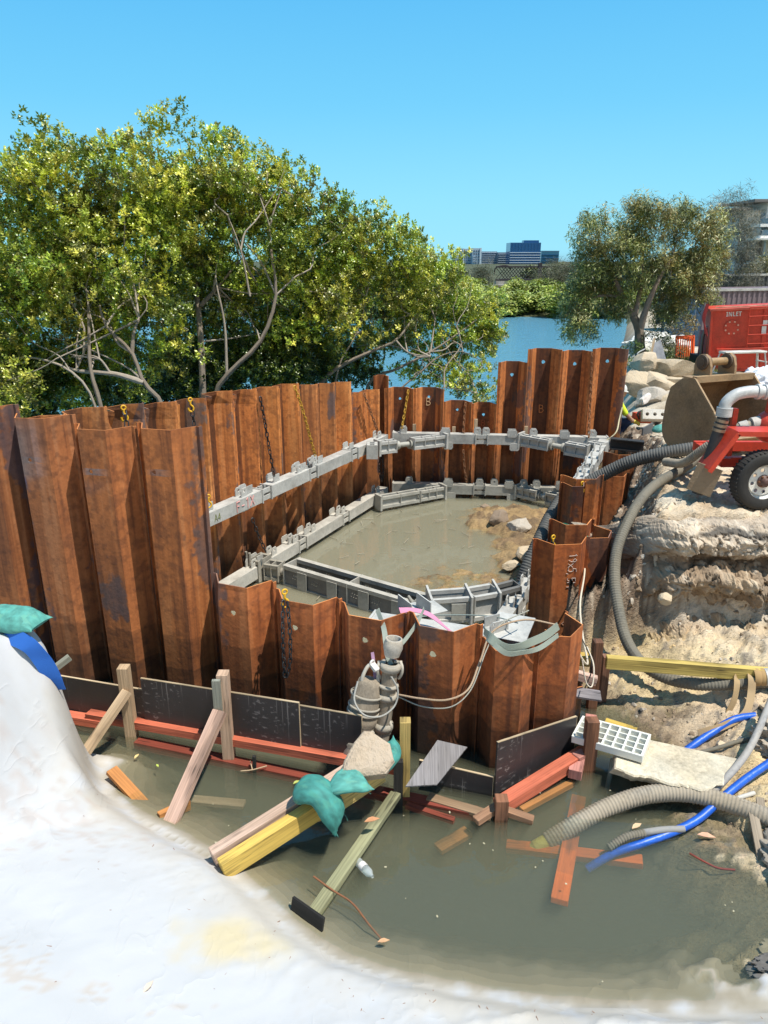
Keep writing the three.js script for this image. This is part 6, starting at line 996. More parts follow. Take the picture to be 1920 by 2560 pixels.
function crown(parent, blobs, geo, mat, per, cols, { size = [.8, 1.25], sub = .42, hollow = .45, flatTop = 0, name = 'crown', sprays = 30, minY = -1 } = {}) {
  const M4 = [], C = [], m = new THREE.Matrix4(), q = new THREE.Quaternion(), e = new THREE.Euler(), base = parent ? parent.position : new THREE.Vector3();
  for (const [c, r] of blobs) {
    const nClump = Math.round(per * r * r);
    for (let k = 0; k < nClump; k++) {
      const a = rnd() * 6.2832, z = rr(-1, 1), s = Math.sqrt(1 - z * z), R = r * (1 - hollow * Math.pow(rnd(), 1.6)) * (1 + .22 * n3(c[0] + Math.cos(a) * s * 2, c[1] + z * 2, c[2] + Math.sin(a) * s * 2)), cx = c[0] + Math.cos(a) * s * R, cy = c[1] + z * R * .92, cz = c[2] + Math.sin(a) * s * R, sr = sub * rr(.5, 1.25), tone = rr(.55, 1.28), hue = rnd();
      if (cy < minY) continue;
      const N = Math.round(sprays * sr * sr / (sub * sub) * rr(.6, 1.2)) + 3;
      for (let i = 0; i < N; i++) {
        const b = rnd() * 6.2832, w = rr(-1, 1), t = Math.sqrt(1 - w * w), rad = sr * Math.cbrt(rnd()), sc = rr(...size);
        e.set(rr(-.5, .5), rnd() * 6.28, rr(-.5, .5)); M4.push(m.clone().compose(new THREE.Vector3(cx + Math.cos(b) * t * rad - base.x, cy + w * rad * .75 - base.y, cz + Math.sin(b) * t * rad - base.z), q.setFromEuler(e), new THREE.Vector3(sc, sc, sc)));
        const p = cols[Math.min(cols.length - 1, Math.floor(Math.pow(hue, 1.3) * cols.length * .8 + rnd() * cols.length * .35))], f = tone * rr(.8, 1.2); C.push(p[0] * f, p[1] * f, p[2] * f);
      }
    }
  }
  const im = new THREE.InstancedMesh(geo, mat, M4.length), col = new THREE.Color(); M4.forEach((x, i) => { im.setMatrixAt(i, x); im.setColorAt(i, col.setRGB(C[i * 3], C[i * 3 + 1], C[i * 3 + 2])); });
  shadows(im); im.name = name; im.userData.kind = 'stuff'; (parent ?? scene).add(im); return im;
}
function limb(pts, r0, r1, seg = 24, rad = 9) { const cv = curve(pts), g = new THREE.TubeGeometry(cv, seg, 1, rad), p = g.attributes.position, c = new THREE.Vector3(), v = new THREE.Vector3(), u = g.attributes.uv, L = cv.getLength(); for (let i = 0; i <= seg; i++) { cv.getPointAt(i / seg, c); const r = lerp(r0, r1, i / seg) * (1 + .08 * n2(i * .9, r0 * 50)); for (let j = 0; j <= rad; j++) { const k = i * (rad + 1) + j; v.fromBufferAttribute(p, k).sub(c).multiplyScalar(r).add(c); p.setXYZ(k, v.x, v.y, v.z); u.setXY(k, j / rad * .5, i / seg * L); } } g.computeVertexNormals(); return g; }
const wig = (a, b, n, amp) => { const o = [a]; for (let i = 1; i < n; i++) { const t = i / n; o.push([lerp(a[0], b[0], t) + rr(-amp, amp), lerp(a[1], b[1], t) + rr(-amp, amp) * .6, lerp(a[2], b[2], t) + rr(-amp, amp)]); } o.push(b); return o; };
const mangroveLeaf = leafGeo(.082, .036, 14, .055, -.15), mangroveMat = leafMat({ roughness: .32, transmission: .38 });
const MG = [[.15, .23, .03], [.26, .36, .042], [.41, .50, .06], [.56, .61, .09], [.68, .65, .12], [.27, .28, .09]];
function mangrove(label, at0, blobs, trunks, twigs = 26, o = {}) {
  const t = thing('mangrove_tree', label, 'tree', null, at0), L = (p) => [p[0] - at0[0], p[1] - at0[1], p[2] - at0[2]];
  for (const q of trunks) if (q[0][0][1] < 2.15 && q[0][0][1] > -.5) q[0].unshift([q[0][0][0] - .12, -.9, q[0][0][2] + .1]);
  part(t, 'trunk', trunks.slice(0, 1).map(([P, a, b]) => limb(P.map(L), a * .8, b * .6)), bark);
  for (const [P, a, b, m] of trunks.slice(1)) part(t, 'limb', limb(P.map(L), a * .72, b * .5), m ? barkPale : bark);
  const tw = []; for (let i = 0; i < twigs; i++) { const [P] = trunks[Math.floor(rnd() * trunks.length)], s = P[Math.floor(rr(.4, .99) * P.length)], [c, r] = blobs[Math.floor(rnd() * blobs.length)]; if (v3(s).distanceTo(v3(c)) > 3.4) continue; tw.push(limb(wig(L(s), L([c[0] + rr(-r, r) * .8, c[1] + rr(-r, r) * .8, c[2] + rr(-.4, 1) * r * .8]), 5, .16), rr(.010, .022), .004, 14, 6)); } if (tw.length) part(t, 'branches', tw, barkPale);
  crown(t, blobs, mangroveLeaf, mangroveMat, o.per ?? 46, o.cols ?? MG, { sprays: 20, sub: .40, ...o }); return t;
}
mangrove('broad yellow-green mangrove tree at the left edge behind the tall piles', [-5.2, -.7, -12.6],
  [[[-5.883, 4.501, -13], 1.25], [[-5.245, 5.308, -13.4], .95], [[-4.47, 5.252, -13.6], 1.0], [[-5.472, 3.62, -13], 1.2], [[-4.451, 3.992, -13], 1.15], [[-6.456, 5.107, -13.6], .7], [[-6.593, 3.638, -12.6], 1.2], [[-5.914, 2.539, -12.4], .75], [[-4.346, 2.892, -13.4], .9], [[-5.478, 2.405, -13.4], .8], [[-5.891, 2.214, -11.6], .42], [[-4.2, 4.672, -13.8], .9], [[-7.254, 1.974, -13], .8]],
  [[[[-4.4, -.7, -11.8], [-4.557, 1.993, -11.8], [-4.682, 2.533, -11.9], [-4.736, 3.227, -12.2], [-4.84, 3.71, -12.6]], .075, .03], [[[-4.671, 2.09, -11.8], [-4.98, 2.547, -11.8], [-5.655, 2.737, -11.9], [-6.319, 2.592, -12]], .05, .025, 1], [[[-3.627, 1.963, -12], [-3.892, 2.325, -12], [-4.061, 2.786, -12.1], [-4.464, 3.198, -12.2], [-4.603, 3.503, -12.4]], .105, .035], [[[-3.892, 2.325, -12], [-4.326, 2.459, -12], [-4.994, 2.505, -12.1], [-5.474, 2.627, -12.3]], .07, .03, 1], [[[-4.063, 2.771, -12.1], [-4.019, 3.119, -12.2], [-3.99, 3.285, -12.4]], .05, .03], [[[-4.401, 2.459, -12], [-4.557, 2.702, -12], [-4.847, 2.764, -12.1]], .03, .015, 1]], 22);
mangrove('tallest mangrove tree, its crown rising in the middle of the left group', [-2.6, -.7, -14.6],
  [[[-3.687, 5.717, -15], .95], [[-2.872, 5.657, -15.2], .95], [[-2.105, 5.295, -15.2], .85], [[-3.329, 4.795, -15], 1.1], [[-2.418, 4.384, -15.2], 1.05], [[-1.555, 4.562, -15.6], .85], [[-3.596, 3.69, -15.4], 1.05], [[-1.873, 3.504, -15.6], 1.0], [[-2.815, 3.019, -16], .95], [[-4.037, 2.349, -16], .9], [[-2.673, 2.056, -16], .8], [[-4.262, 5.392, -15.4], .7], [[-1.373, 3.004, -16.2], .8], [[-4.454, 3.504, -15.6], .8], [[-1.942, 2.179, -16.6], .75], [[-1.09, 4.934, -15.9], .5], [[-0.902, 4.486, -16.2], .6], [[-1.333, 3.853, -16], .7]],
  [[[[-3.436, 1.838, -14], [-3.445, 2.746, -14.2], [-3.547, 3.633, -14.6], [-3.635, 4.381, -15]], .13, .06], [[[-3.127, 1.88, -13.8], [-2.824, 2.266, -13.8], [-2.281, 2.777, -13.9], [-1.98, 3.587, -14.1], [-2.032, 4.213, -14.2], [-2.076, 4.755, -14.4], [-1.888, 5.439, -14.8]], .105, .02], [[[-2.076, 4.755, -14.4], [-2.169, 5.083, -14.4], [-2.271, 5.33, -14.6]], .03, .012, 1], [[[-3.441, 3.39, -14.4], [-3.103, 3.723, -14.4], [-2.678, 4.213, -14.6]], .06, .025], [[[-3.629, 2.959, -14], [-3.885, 3.133, -13.9], [-4.243, 3.353, -13.9]], .055, .02, 1], [[[-2.936, 2.184, -13.9], [-2.937, 3.084, -14], [-3.061, 3.894, -14.1], [-3.068, 4.213, -14.4]], .04, .02, 1], [[[-2.439, 3.575, -14], [-2.558, 4.369, -14], [-2.789, 4.956, -14.2]], .03, .012, 1]], 26);
mangrove('mid-size mangrove tree with twisted grey limbs right of the tallest one', [-.6, -.7, -17],
  [[[-0.345, 4.594, -17], .80], [[-0.859, 3.734, -17], .9], [[0.209, 4.119, -17.2], .85], [[-0.153, 3.12, -17.4], 1.0], [[-1.056, 2.709, -17.4], .8], [[0.744, 3.617, -17.6], .8], [[-0.66, 2.118, -18], .6], [[0.438, 2.886, -17.8], .7]],
  [[[[-1.376, 1.621, -16], [-1.034, 1.974, -16.1], [-0.294, 2.326, -16.2], [0.256, 2.55, -16.4], [0.688, 3.049, -16.8]], .10, .03, 1], [[[-1.945, 1.515, -16.4], [-1.723, 2.291, -16.5], [-1.407, 2.974, -16.6], [-1.006, 3.45, -16.8]], .06, .025], [[[-1.001, 1.95, -16.2], [-0.593, 2.707, -16.3], [-0.39, 3.468, -16.4], [-0.487, 4.215, -16.6]], .045, .015, 1], [[[0.256, 2.55, -16.4], [0.51, 2.303, -16.4], [1.042, 2.155, -16.8]], .03, .012, 1]], 20, { per: 44 });
mangrove('low mangrove tree spreading out over the river at the right of the group', [1.2, -.7, -18.5],
  [[[1.157, 3.906, -18.4], .7], [[1.742, 3.316, -18.6], .62], [[1.481, 2.607, -18.6], .75], [[2.297, 2.645, -18.8], .5], [[2.571, 2.329, -18.6], .35], [[0.795, 2.404, -18.4], .65], [[2.278, 1.96, -18.4], .40], [[2.361, 1.275, -17.4], .34], [[1.871, 1.516, -17.6], .36], [[1.344, 1.788, -18], .36], [[2.761, 3.131, -19], .28], [[0.835, 1.706, -17.8], .3]],
  [[[[-0.313, 1.587, -17], [0.218, 1.804, -17.1], [1.077, 2.187, -17.4], [1.756, 2.56, -17.9], [2.23, 2.849, -18.3]], .07, .02, 1], [[[0.321, 1.323, -16.8], [0.746, 1.692, -17], [1.287, 2.094, -17.3], [1.849, 2.164, -17.6], [2.318, 1.924, -17.8]], .05, .015], [[[1.077, 2.187, -17.4], [1.195, 2.886, -17.8], [1.315, 3.597, -18.2]], .03, .012, 1], [[[0.796, 1.323, -16.8], [1.388, 1.417, -17], [2.164, 1.255, -17.2]], .025, .012]], 16, { per: 60, sub: .34, sprays: 18 });
{ // dark understorey foliage low behind the piles
  const t = thing('mangrove_shrub', 'dark low mangrove shrubs in shade along the back of the left pile row', 'shrub', null, [-3.2, -.6, -14]);
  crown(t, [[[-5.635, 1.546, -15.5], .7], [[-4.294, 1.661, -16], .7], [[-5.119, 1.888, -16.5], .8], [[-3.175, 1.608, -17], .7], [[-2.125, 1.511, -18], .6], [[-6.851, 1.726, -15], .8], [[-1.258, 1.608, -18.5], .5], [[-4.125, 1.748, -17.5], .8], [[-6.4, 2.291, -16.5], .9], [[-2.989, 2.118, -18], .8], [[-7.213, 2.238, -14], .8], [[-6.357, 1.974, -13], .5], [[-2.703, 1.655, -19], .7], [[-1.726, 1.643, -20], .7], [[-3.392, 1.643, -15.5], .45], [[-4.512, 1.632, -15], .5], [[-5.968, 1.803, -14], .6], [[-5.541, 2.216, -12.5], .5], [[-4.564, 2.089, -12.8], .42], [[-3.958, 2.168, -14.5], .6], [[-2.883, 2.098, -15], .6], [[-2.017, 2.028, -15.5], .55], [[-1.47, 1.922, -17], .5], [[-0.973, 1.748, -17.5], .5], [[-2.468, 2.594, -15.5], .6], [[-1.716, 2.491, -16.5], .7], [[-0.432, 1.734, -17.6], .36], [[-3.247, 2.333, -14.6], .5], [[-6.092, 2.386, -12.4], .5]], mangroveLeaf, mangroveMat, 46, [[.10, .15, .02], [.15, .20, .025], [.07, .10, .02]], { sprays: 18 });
}
{ // the willow-leaved tree on the right bank
  const at0 = [8.2, .9, -24], t = thing('gum_tree', 'round grey-green gum tree with narrow drooping leaves on the right river bank', 'tree', null, at0), L = (p) => [p[0] - at0[0], p[1] - at0[1], p[2] - at0[2]];
  part(t, 'trunk', limb([[8.186, 0.893, -23.6], [8.018, 1.613, -23.6], [7.963, 2.141, -23.7], [7.776, 2.555, -23.8]].map(L), .20, .12), mineral([.16, .13, .10]));
  for (const [P, a, b] of [[[[7.983, 2.085, -23.7], [8.078, 2.735, -23.6], [8.338, 3.554, -23.6], [8.751, 4.222, -23.8]], .12, .04], [[[7.809, 2.513, -23.8], [7.297, 3.275, -23.8], [6.834, 4.222, -24], [6.487, 4.889, -24]], .10, .03], [[[7.831, 2.583, -23.8], [7.976, 3.543, -24], [7.911, 4.756, -24]], .09, .03], [[[7.312, 3.138, -23.8], [6.595, 3.138, -23.8], [6.046, 2.861, -23.8]], .05, .02]]) part(t, 'limb', limb(P.map(L), a, b), mineral([.26, .21, .17]));
  crown(t, [[[6.622, 4.955, -24], .78], [[8.05, 5.357, -24.2], .85], [[9.424, 5.167, -24.4], .85], [[10.211, 4.223, -24.6], .65], [[6.372, 3.816, -24], .8], [[7.702, 4.087, -24], 1.0], [[9.238, 3.813, -24.2], .95], [[6.029, 2.722, -23.8], .52], [[7.105, 2.92, -24], .62], [[8.917, 2.909, -24.2], .62], [[5.771, 2.057, -23.7], .26], [[10.468, 5.048, -24.8], .4], [[10.139, 3.111, -24.4], .4], [[6.396, 2.161, -23.8], .3]], leafGeo(.17, .030, 9, .09, .55), leafMat({ roughness: .42, transmission: .25 }), 80, [[.13, .165, .04], [.20, .24, .06], [.29, .32, .09], [.40, .40, .17], [.36, .31, .09]], { sub: .34, sprays: 13, hollow: .5, size: [.8, 1.3] });
  const b = thing('shrub', 'leafy dark shrub at the foot of the gum tree', 'shrub', null, [8.5, .9, -23.4]); crown(b, [[[8.788, 1.606, -23.4], .42], [[8.51, 2.126, -23.4], .36], [[8.977, 1.234, -23.2], .3]], leafGeo(.12, .03, 8, .06, .1), leafMat(), 60, [[.05, .08, .02], [.09, .12, .03]], { sub: .3, sprays: 10 });
  const c = thing('shrub', 'bright green shrub left of the gum tree trunk at the water', 'shrub', null, [7.6, .8, -23.2]); crown(c, [[[7.6, 1.629, -23.2], .26], [[7.366, 1.313, -22.8], .22], [[7.719, 1.259, -23], .2]], leafGeo(.11, .02, 9, .05, -.5), leafMat(), 90, [[.10, .17, .02], [.16, .22, .03]], { sub: .22, sprays: 10 });
  const N = 5000, g = leafGeo(.20, .012, 7, .03, -1.0), im = new THREE.InstancedMesh(g, leafMat({ roughness: .6 }), N), m = new THREE.Matrix4(), col = new THREE.Color(), e = new THREE.Euler(), q = new THREE.Quaternion();
  for (let i = 0; i < N; i++) { const z = rr(-29, -20), x = .335 * -z + rr(.1, 1.9) + (z > -22 ? .5 : 0), s = rr(.5, 1.3); e.set(0, rnd() * 6, 0); im.setMatrixAt(i, m.compose(new THREE.Vector3(x, ground(x, z), z), q.setFromEuler(e), new THREE.Vector3(s, s, s))); const d = rnd(); im.setColorAt(i, col.setRGB(lerp(.12, .34, d), lerp(.18, .30, d), lerp(.02, .08, d))); }
  shadows(im); im.name = 'bank_grass'; scene.add(im); tag(im, 'green and straw grass along the river bank below the gum tree', 'grass', null, 'stuff');
}
{ // feathery grey-green trees behind
  const fine = leafGeo(.34, .016, 12, .14, .3), mt = leafMat({ roughness: .6 });
  const t = thing('casuarina_tree', 'thin grey-green feathery tree between the gum tree and the flats', 'tree', null, [13.4, .6, -36]); part(t, 'trunk', limb([[0, 0, 0], [.1, 1.6, 0], [-.2, 3.2, .1], [0, 4.6, 0]], .16, .04), bark);
  crown(t, [[[15.814, 6.214, -36], 1.0], [[16.131, 4.835, -36], 1.0], [[15.995, 3.624, -36], 1.1], [[15.795, 2.801, -36], 1.0], [[16.764, 3.307, -36.4], .6]], fine, mt, 22, [[.13, .13, .08], [.19, .18, .12], [.09, .10, .05]], { sub: .6, sprays: 12 });
  const f = thing('casuarina_tree', 'dark feathery tree on the far bank in front of the rail bridge', 'tree', null, [22.5, 0, -76]); part(f, 'trunk', limb([[0, 0, 0], [.2, 2, 0], [0, 4, 0]], .2, .06), bark);
  crown(f, [[[16.451, 2.552, -76], 1.4], [[17.107, 1.683, -76], 1.5], [[17.921, 2.952, -78], 1.7], [[19.157, 2.064, -78], 1.8]].map(([c, r]) => [c, r * .8]), fine, mt, 20, [[.10, .095, .04], [.11, .13, .055]], { sub: .6, sprays: 10, size: [1.1, 1.8] });
  const l = thing('casuarina_tree', 'small grey bushy tree at the left end of the rail bridge', 'tree', null, [17, 0, -80]); part(l, 'trunk', limb([[0, 0, 0], [.1, 2, 0], [0, 3, 0]], .15, .06), bark); crown(l, [[[10.327, 2.829, -80], .8], [[9.884, 2.009, -80], 1.1]], fine, mt, 16, [[.12, .13, .07]], { sub: .8, sprays: 8, size: [1.5, 2.2] });
  const B = []; for (let i = 0; i < 150; i++) { const x = -10 + 42 * (i + rnd()) / 150, z = rr(-76, -64.6); B.push([[x, .15 + rr(.0, .5) + sm(-66, -76, z) * .9, z], rr(.6, 1.15)]); }
  const far = crown(null, B, leafGeo(.5, .22, 8, .25, -.1), leafMat({ roughness: .5 }), 26, [[.24, .32, .04], [.36, .44, .06], [.46, .51, .09]], { sub: .5, sprays: 9, name: 'far_mangrove', size: [.5, .9] }); tag(far, 'band of bright green mangroves along the far river bank', 'mangroves', null, 'stuff');
  const FT = []; for (let i = 0; i < 70; i++) FT.push([[rr(-60, 190), rr(.3, 1.2), rr(-190, -150)], rr(1.4, 2.2)]); tag(crown(null, FT, leafGeo(1.2, .5, 8, .6, -.1), leafMat({ roughness: .6 }), 5, [[.14, .18, .06], [.20, .23, .08]], { sub: 1.1, sprays: 12, name: 'far_tree_line', size: [.5, .9] }), 'hazy green tree line beyond the rail bridge', 'trees', null, 'stuff');
  const R = thing('shrub', 'pale green shrubs right of the gum tree beside the white cover', 'shrub', null, [10.6, .8, -29]); crown(R, [[[13.105, 2.682, -34], .9], [[12.482, 2.248, -33], .7], [[12.981, 2.248, -33], .6]], leafGeo(.16, .05, 8, .1, 0), leafMat(), 30, [[.13, .17, .05], [.18, .21, .08]], { sub: .4, sprays: 10 });
  const Y = thing('shrub', 'dry yellow-green shrub at the right edge behind the dark container', 'shrub', null, [22, 1, -52]); crown(Y, [[[25.584, 3.368, -52], 1.1], [[26.099, 3.073, -52], 1.2]], leafGeo(.3, .08, 8, .2, 0), leafMat(), 20, [[.25, .22, .07], [.16, .17, .04]], { sub: .5, sprays: 10 });
  const o = thing('shrub', 'ochre dry shrub beside the blue-grey container doors', 'shrub', null, [11.9, .8, -28]); crown(o, [[[11.073, 1.835, -28], .42]], leafGeo(.12, .04, 8, .08, 0), leafMat(), 50, [[.28, .20, .05], [.2, .17, .05]], { sub: .25, sprays: 9 });
}

// ---------- far side: rail bridge, towers, flats ----------
{
  const steel = std({ color: rgb(.035, .028, .035), roughness: .7 }), O = [[15.822, 1.313, -110][0], [15.816, 1.439, -110][1], -110], t = thing('rail_bridge', 'dark lattice girder rail bridge beyond the far bank', 'bridge', null, O), L = 26, Hh = 1.85;
  part(t, 'top_chord', at(cbox(L, .22, .5), L / 2, Hh, 0), steel); part(t, 'bottom_chord', at(cbox(L, .28, .5), L / 2, .1, 0), steel); const bars = []; for (let i = 0; i < 58; i++) for (const s of [1, -1]) { const x = i * .45; bars.push(beam([x, s > 0 ? .2 : Hh - .1, s * .06], [x + 1.35, s > 0 ? Hh - .1 : .2, s * .06], .03, .085)); } tag(part(t, 'lattice', bars, steel), null, null, null, 'stuff');
  for (const x of [6.2, 14]) part(t, 'post', at(cbox(.5, Hh + .7, .6), x, Hh / 2 + .2, 0), steel); part(t, 'end_arch', [tube([[-.2, .9, 0], [-.1, 1.6, 0], [.5, 1.95, 0], [1.8, 1.95, 0], [2.1, 1.5, 0]], .09, 20, 6)], steel); part(t, 'pier', [at(cbox(1.2, 4, 1.4), 6.2, -2.1, 0), at(cbox(1.2, 4, 1.4), 14, -2.1, 0), at(cbox(1.2, 4, 1.4), .6, -2.1, 0)], mineral([.40, .37, .32]));
  part(t, 'walkway', [tube([[2.6, -.7, 1.5], [3.2, -.2, 1.5], [4.4, -.05, 1.5]], .06, 16, 6), tube([[7.2, .1, 1.5], [8.6, .0, 1.5], [9.2, -.7, 1.5]], .06, 16, 6), at(cbox(9, .1, .8), 4, -.55, 1.2)], mineral([.5, .48, .44]));
}
{
  const glass = std({ color: rgb(.035, .13, .30), roughness: .15, metalness: .2 }), pale = std({ color: rgb(.44, .52, .60), roughness: .8 }), dark = std({ color: rgb(.10, .15, .22), roughness: .6 }), wht = std({ color: rgb(.60, .66, .72), roughness: .8 });
  const tower = (label, x0, x1, top, z, mat, build) => { const a = P0(x0, top, z), b = P0(x1, top, z), w = b[0] - a[0], Hh = a[1] + 14, t = thing('tower_block', label, 'tower block', null, [(a[0] + b[0]) / 2, -14, z]); part(t, 'wall', at(cbox(w, Hh, 24, .05), 0, Hh / 2, -12), mat); build(t, w, Hh); return t; };
  const bands = (t, w, Hh, n, h, dy, m, y0 = 0, name = 'floor_band', x = 0) => { for (let i = 0; i < n; i++) part(t, name, at(cbox(w, h, .5, .02), x, Hh - y0 - i * dy, .25), m); };
  const win = (t, x0, x1, n, y0, dy, rows, Hh, w, h, m = dark) => { for (let r = 0; r < rows; r++) for (let i = 0; i < n; i++) part(t, 'window', at(cbox(w, h, .3, .02), lerp(x0, x1, n > 1 ? i / (n - 1) : .5), Hh - y0 - r * dy, .1), m); };
  tower('tall blue glass tower ringed by white floor bands', 1103, 1169, 524, -700, glass, (t, w, Hh) => { bands(t, w + .4, Hh, 10, .55, 2.15, wht, 8.4); part(t, 'roof_box', at(cbox(w * .5, 2, 10), w * .2, Hh + 1, -8), glass); for (let i = 0; i < 9; i++) part(t, 'mullion', at(cbox(.15, 8, .3), -w / 2 + 2 + i * (w - 4) / 8, Hh - 4.2, .1), std({ color: rgb(.08, .22, .42) })); });
  tower('green-blue glass block right of the tall blue tower', 1170, 1208, 543, -760, std({ color: rgb(.06, .18, .26), roughness: .2 }), (t, w, Hh) => { bands(t, w, Hh, 7, .4, 3, glass, 3); part(t, 'roof_edge', at(cbox(w + .5, .6, 24), 0, Hh + .3, -12), dark); });
  tower('narrow pale tower at the left end of the skyline behind the mangrove', 984, 998, 545, -720, pale, (t, w, Hh) => { bands(t, w * .4, Hh, 14, .5, 1.6, wht, 2, 'balcony', -w * .28); part(t, 'stair_wall', at(cbox(1.6, Hh, 1), w / 2 - .8, Hh / 2, .3), wht); });
  tower('pale blue slab tower with white end walls, second from the left', 1000, 1020, 537, -710, pale, (t, w, Hh) => { part(t, 'end_wall', at(cbox(1.2, Hh + .4, 1), -w / 2 + .5, Hh / 2, .3), wht); win(t, -w * .25, w * .3, 4, 3, 2.4, 9, Hh, 1.0, 1.5); });
  tower('pale slab tower with one broad white end wall in the middle', 1021, 1040, 536, -705, pale, (t, w, Hh) => { part(t, 'end_wall', at(cbox(1.6, Hh + .5, 1), w / 2 - .6, Hh / 2, .3), wht); bands(t, w * .3, Hh, 4, .5, 1.6, wht, 7, 'balcony', -w * .3); win(t, -w * .3, w * .2, 3, 2.5, 2.4, 9, Hh, 1.2, 1.4); });
  tower('grey flat-topped block with a grid of white window frames', 1041, 1074, 543, -740, std({ color: rgb(.25, .30, .36), roughness: .8 }), (t, w, Hh) => { win(t, -w / 2 + 1.4, w / 2 - 1.4, 8, 2.2, 1.9, 11, Hh, 1.0, 1.1); bands(t, w, Hh, 10, .3, 1.9, wht, 1.2); });
  tower('dark grey block with stacked balconies left of the blue tower', 1075, 1102, 545, -735, std({ color: rgb(.17, .21, .27), roughness: .8 }), (t, w, Hh) => { bands(t, w * .7, Hh, 11, .45, 1.9, pale, 1.6, 'balcony', -w * .08); win(t, -w / 2 + 1.4, w / 2 - 2, 6, 2.6, 1.9, 10, Hh, 1.2, .9); });
}
function P0(ox, oy, z) { const s = 1920 / 1659, a = (ox * s - 960) / 1848, b = -(oy * s - 1280) / 1848, p = THREE.MathUtils.degToRad(18.825), dy = b * Math.cos(p) - Math.sin(p), dz = -(Math.cos(p) + b * Math.sin(p)), t = z / dz; return [a * t, 4.2 + dy * t, z]; }
{ // white flats at the right edge
  const O = P0(1588, 600, -150), t = thing('apartment_block', 'white stepped apartment block with balconies at the right edge', 'apartment block', null, [O[0], 0, -150], .0), wht = std({ color: rgb(.82, .80, .76), roughness: .9 }), gl = std({ color: rgb(.12, .20, .26), roughness: .1, metalness: .2 }), gy = std({ color: rgb(.22, .20, .19), roughness: .8 }), X = (ox, oy) => { const p = P0(ox, oy, -150); return [p[0] - O[0], p[1]]; };
  const bx = (n, m, x0, y0, x1, y1, z0, d) => { const a = X(x0, y0), b = X(x1, y1), w = Math.abs(b[0] - a[0]), h = Math.abs(a[1] - b[1]); return part(t, n, at(cbox(w, h, d, .02), (a[0] + b[0]) / 2, (a[1] + b[1]) / 2, z0 - d / 2), m); };
  bx('wall', wht, 1592, 640, 1720, 452, -3, 10); bx('wall', wht, 1628, 640, 1720, 436, 0, 12); bx('wall', gy, 1612, 640, 1640, 520, .6, 4); bx('roof', gy, 1588, 452, 1632, 447, -1, 12); bx('roof', gy, 1622, 437, 1720, 431, 1.5, 14);
  for (const y of [487, 512, 566, 600]) { bx('balcony_slab', wht, y > 520 ? 1612 : 1626, y + 4, 1720, y - 2, 3, 4); bx('balcony_glass', gl, y > 520 ? 1614 : 1628, y - 2, 1720, y - 14, 3, .1); }
  for (const [x, y] of [[1600, 470], [1616, 470], [1645, 470], [1665, 470], [1645, 500], [1665, 500], [1600, 500], [1622, 545], [1650, 545], [1622, 588], [1650, 588]]) { const f = new THREE.Group(); bx('window', gl, x - 6, y + 8, x + 6, y - 10, x < 1626 && y < 520 ? -2.9 : .7, .2); }
  bx('canopy', wht, 1600, 520, 1700, 516, 6, 4); bx('column', wht, 1641, 640, 1645, 520, 2, .8);
}

// ---------- chalk and paint marks ----------
const GLY = { A: [[[0, 0], [.3, 1], [.6, 0]], [[.12, .38], [.48, .38]]], B: [[[0, 0], [0, 1]], [[0, 1], [.38, .98], [.5, .78], [.36, .56], [0, .52], [.42, .48], [.56, .25], [.4, .03], [0, 0]]], F: [[[0, 0], [0, 1], [.5, 1]], [[0, .55], [.38, .55]]], M: [[[0, 0], [0, 1], [.3, .45], [.6, 1], [.6, 0]]], X: [[[0, 0], [.55, 1]], [[0, 1], [.55, 0]]], x: [[[.05, 0], [.5, .6]], [[.05, .6], [.5, 0]]], 0: [[[.25, 1], [.02, .7], [.02, .3], [.25, 0], [.5, .3], [.5, .7], [.25, 1]]], 1: [[[.1, .8], [.28, 1], [.28, 0]]], 3: [[[.02, .92], [.3, 1], [.46, .78], [.2, .54], [.48, .3], [.28, 0], [.0, .1]]], 4: [[[.4, 0], [.4, 1], [.02, .34], [.55, .34]]], 5: [[[.48, 1], [.08, 1], [.05, .58], [.36, .62], [.48, .3], [.28, 0], [.02, .08]]], 6: [[[.42, 1], [.1, .6], [.04, .25], [.26, 0], [.48, .24], [.28, .5], [.06, .32]]], 9: [[[.46, .72], [.24, .52], [.04, .76], [.24, 1], [.46, .72], [.4, .3], [.2, 0]]], ',': [[[.1, .08], [.02, -.2]]], '-': [[[.05, .45], [.45, .45]]], '>': [[[0, .5], [1.0, .5]], [[.7, .75], [1.0, .5], [.7, .25]]] };
function writing(parent, text, o, right, up, size, col, { step = .72, stack, w = .007, name = 'chalk_marking', wob = .03 } = {}) {
  const R = v3(right), U = v3(up), O = v3(o), g = []; let k = 0;
  for (const ch of text) { for (const st of GLY[ch] ?? []) { const pts = st.map(([a, b]) => { const x = (stack ? 0 : k * step) + a + rr(-wob, wob), y = (stack ? -k * 1.35 : 0) + b + rr(-wob, wob); return O.clone().addScaledVector(R, x * size).addScaledVector(U, y * size); }); for (let i = 0; i < pts.length - 1; i++) g.push(rod(pts[i], pts[i + 1], w, 5)); } k++; }
  const mk = part(parent, name, g, std({ color: rgb(...col), roughness: .95 })); mk.userData.kind = 'stuff'; return mk;
}
const pileOf = (s) => scene.children.find((o) => o.userData.label?.includes(s));
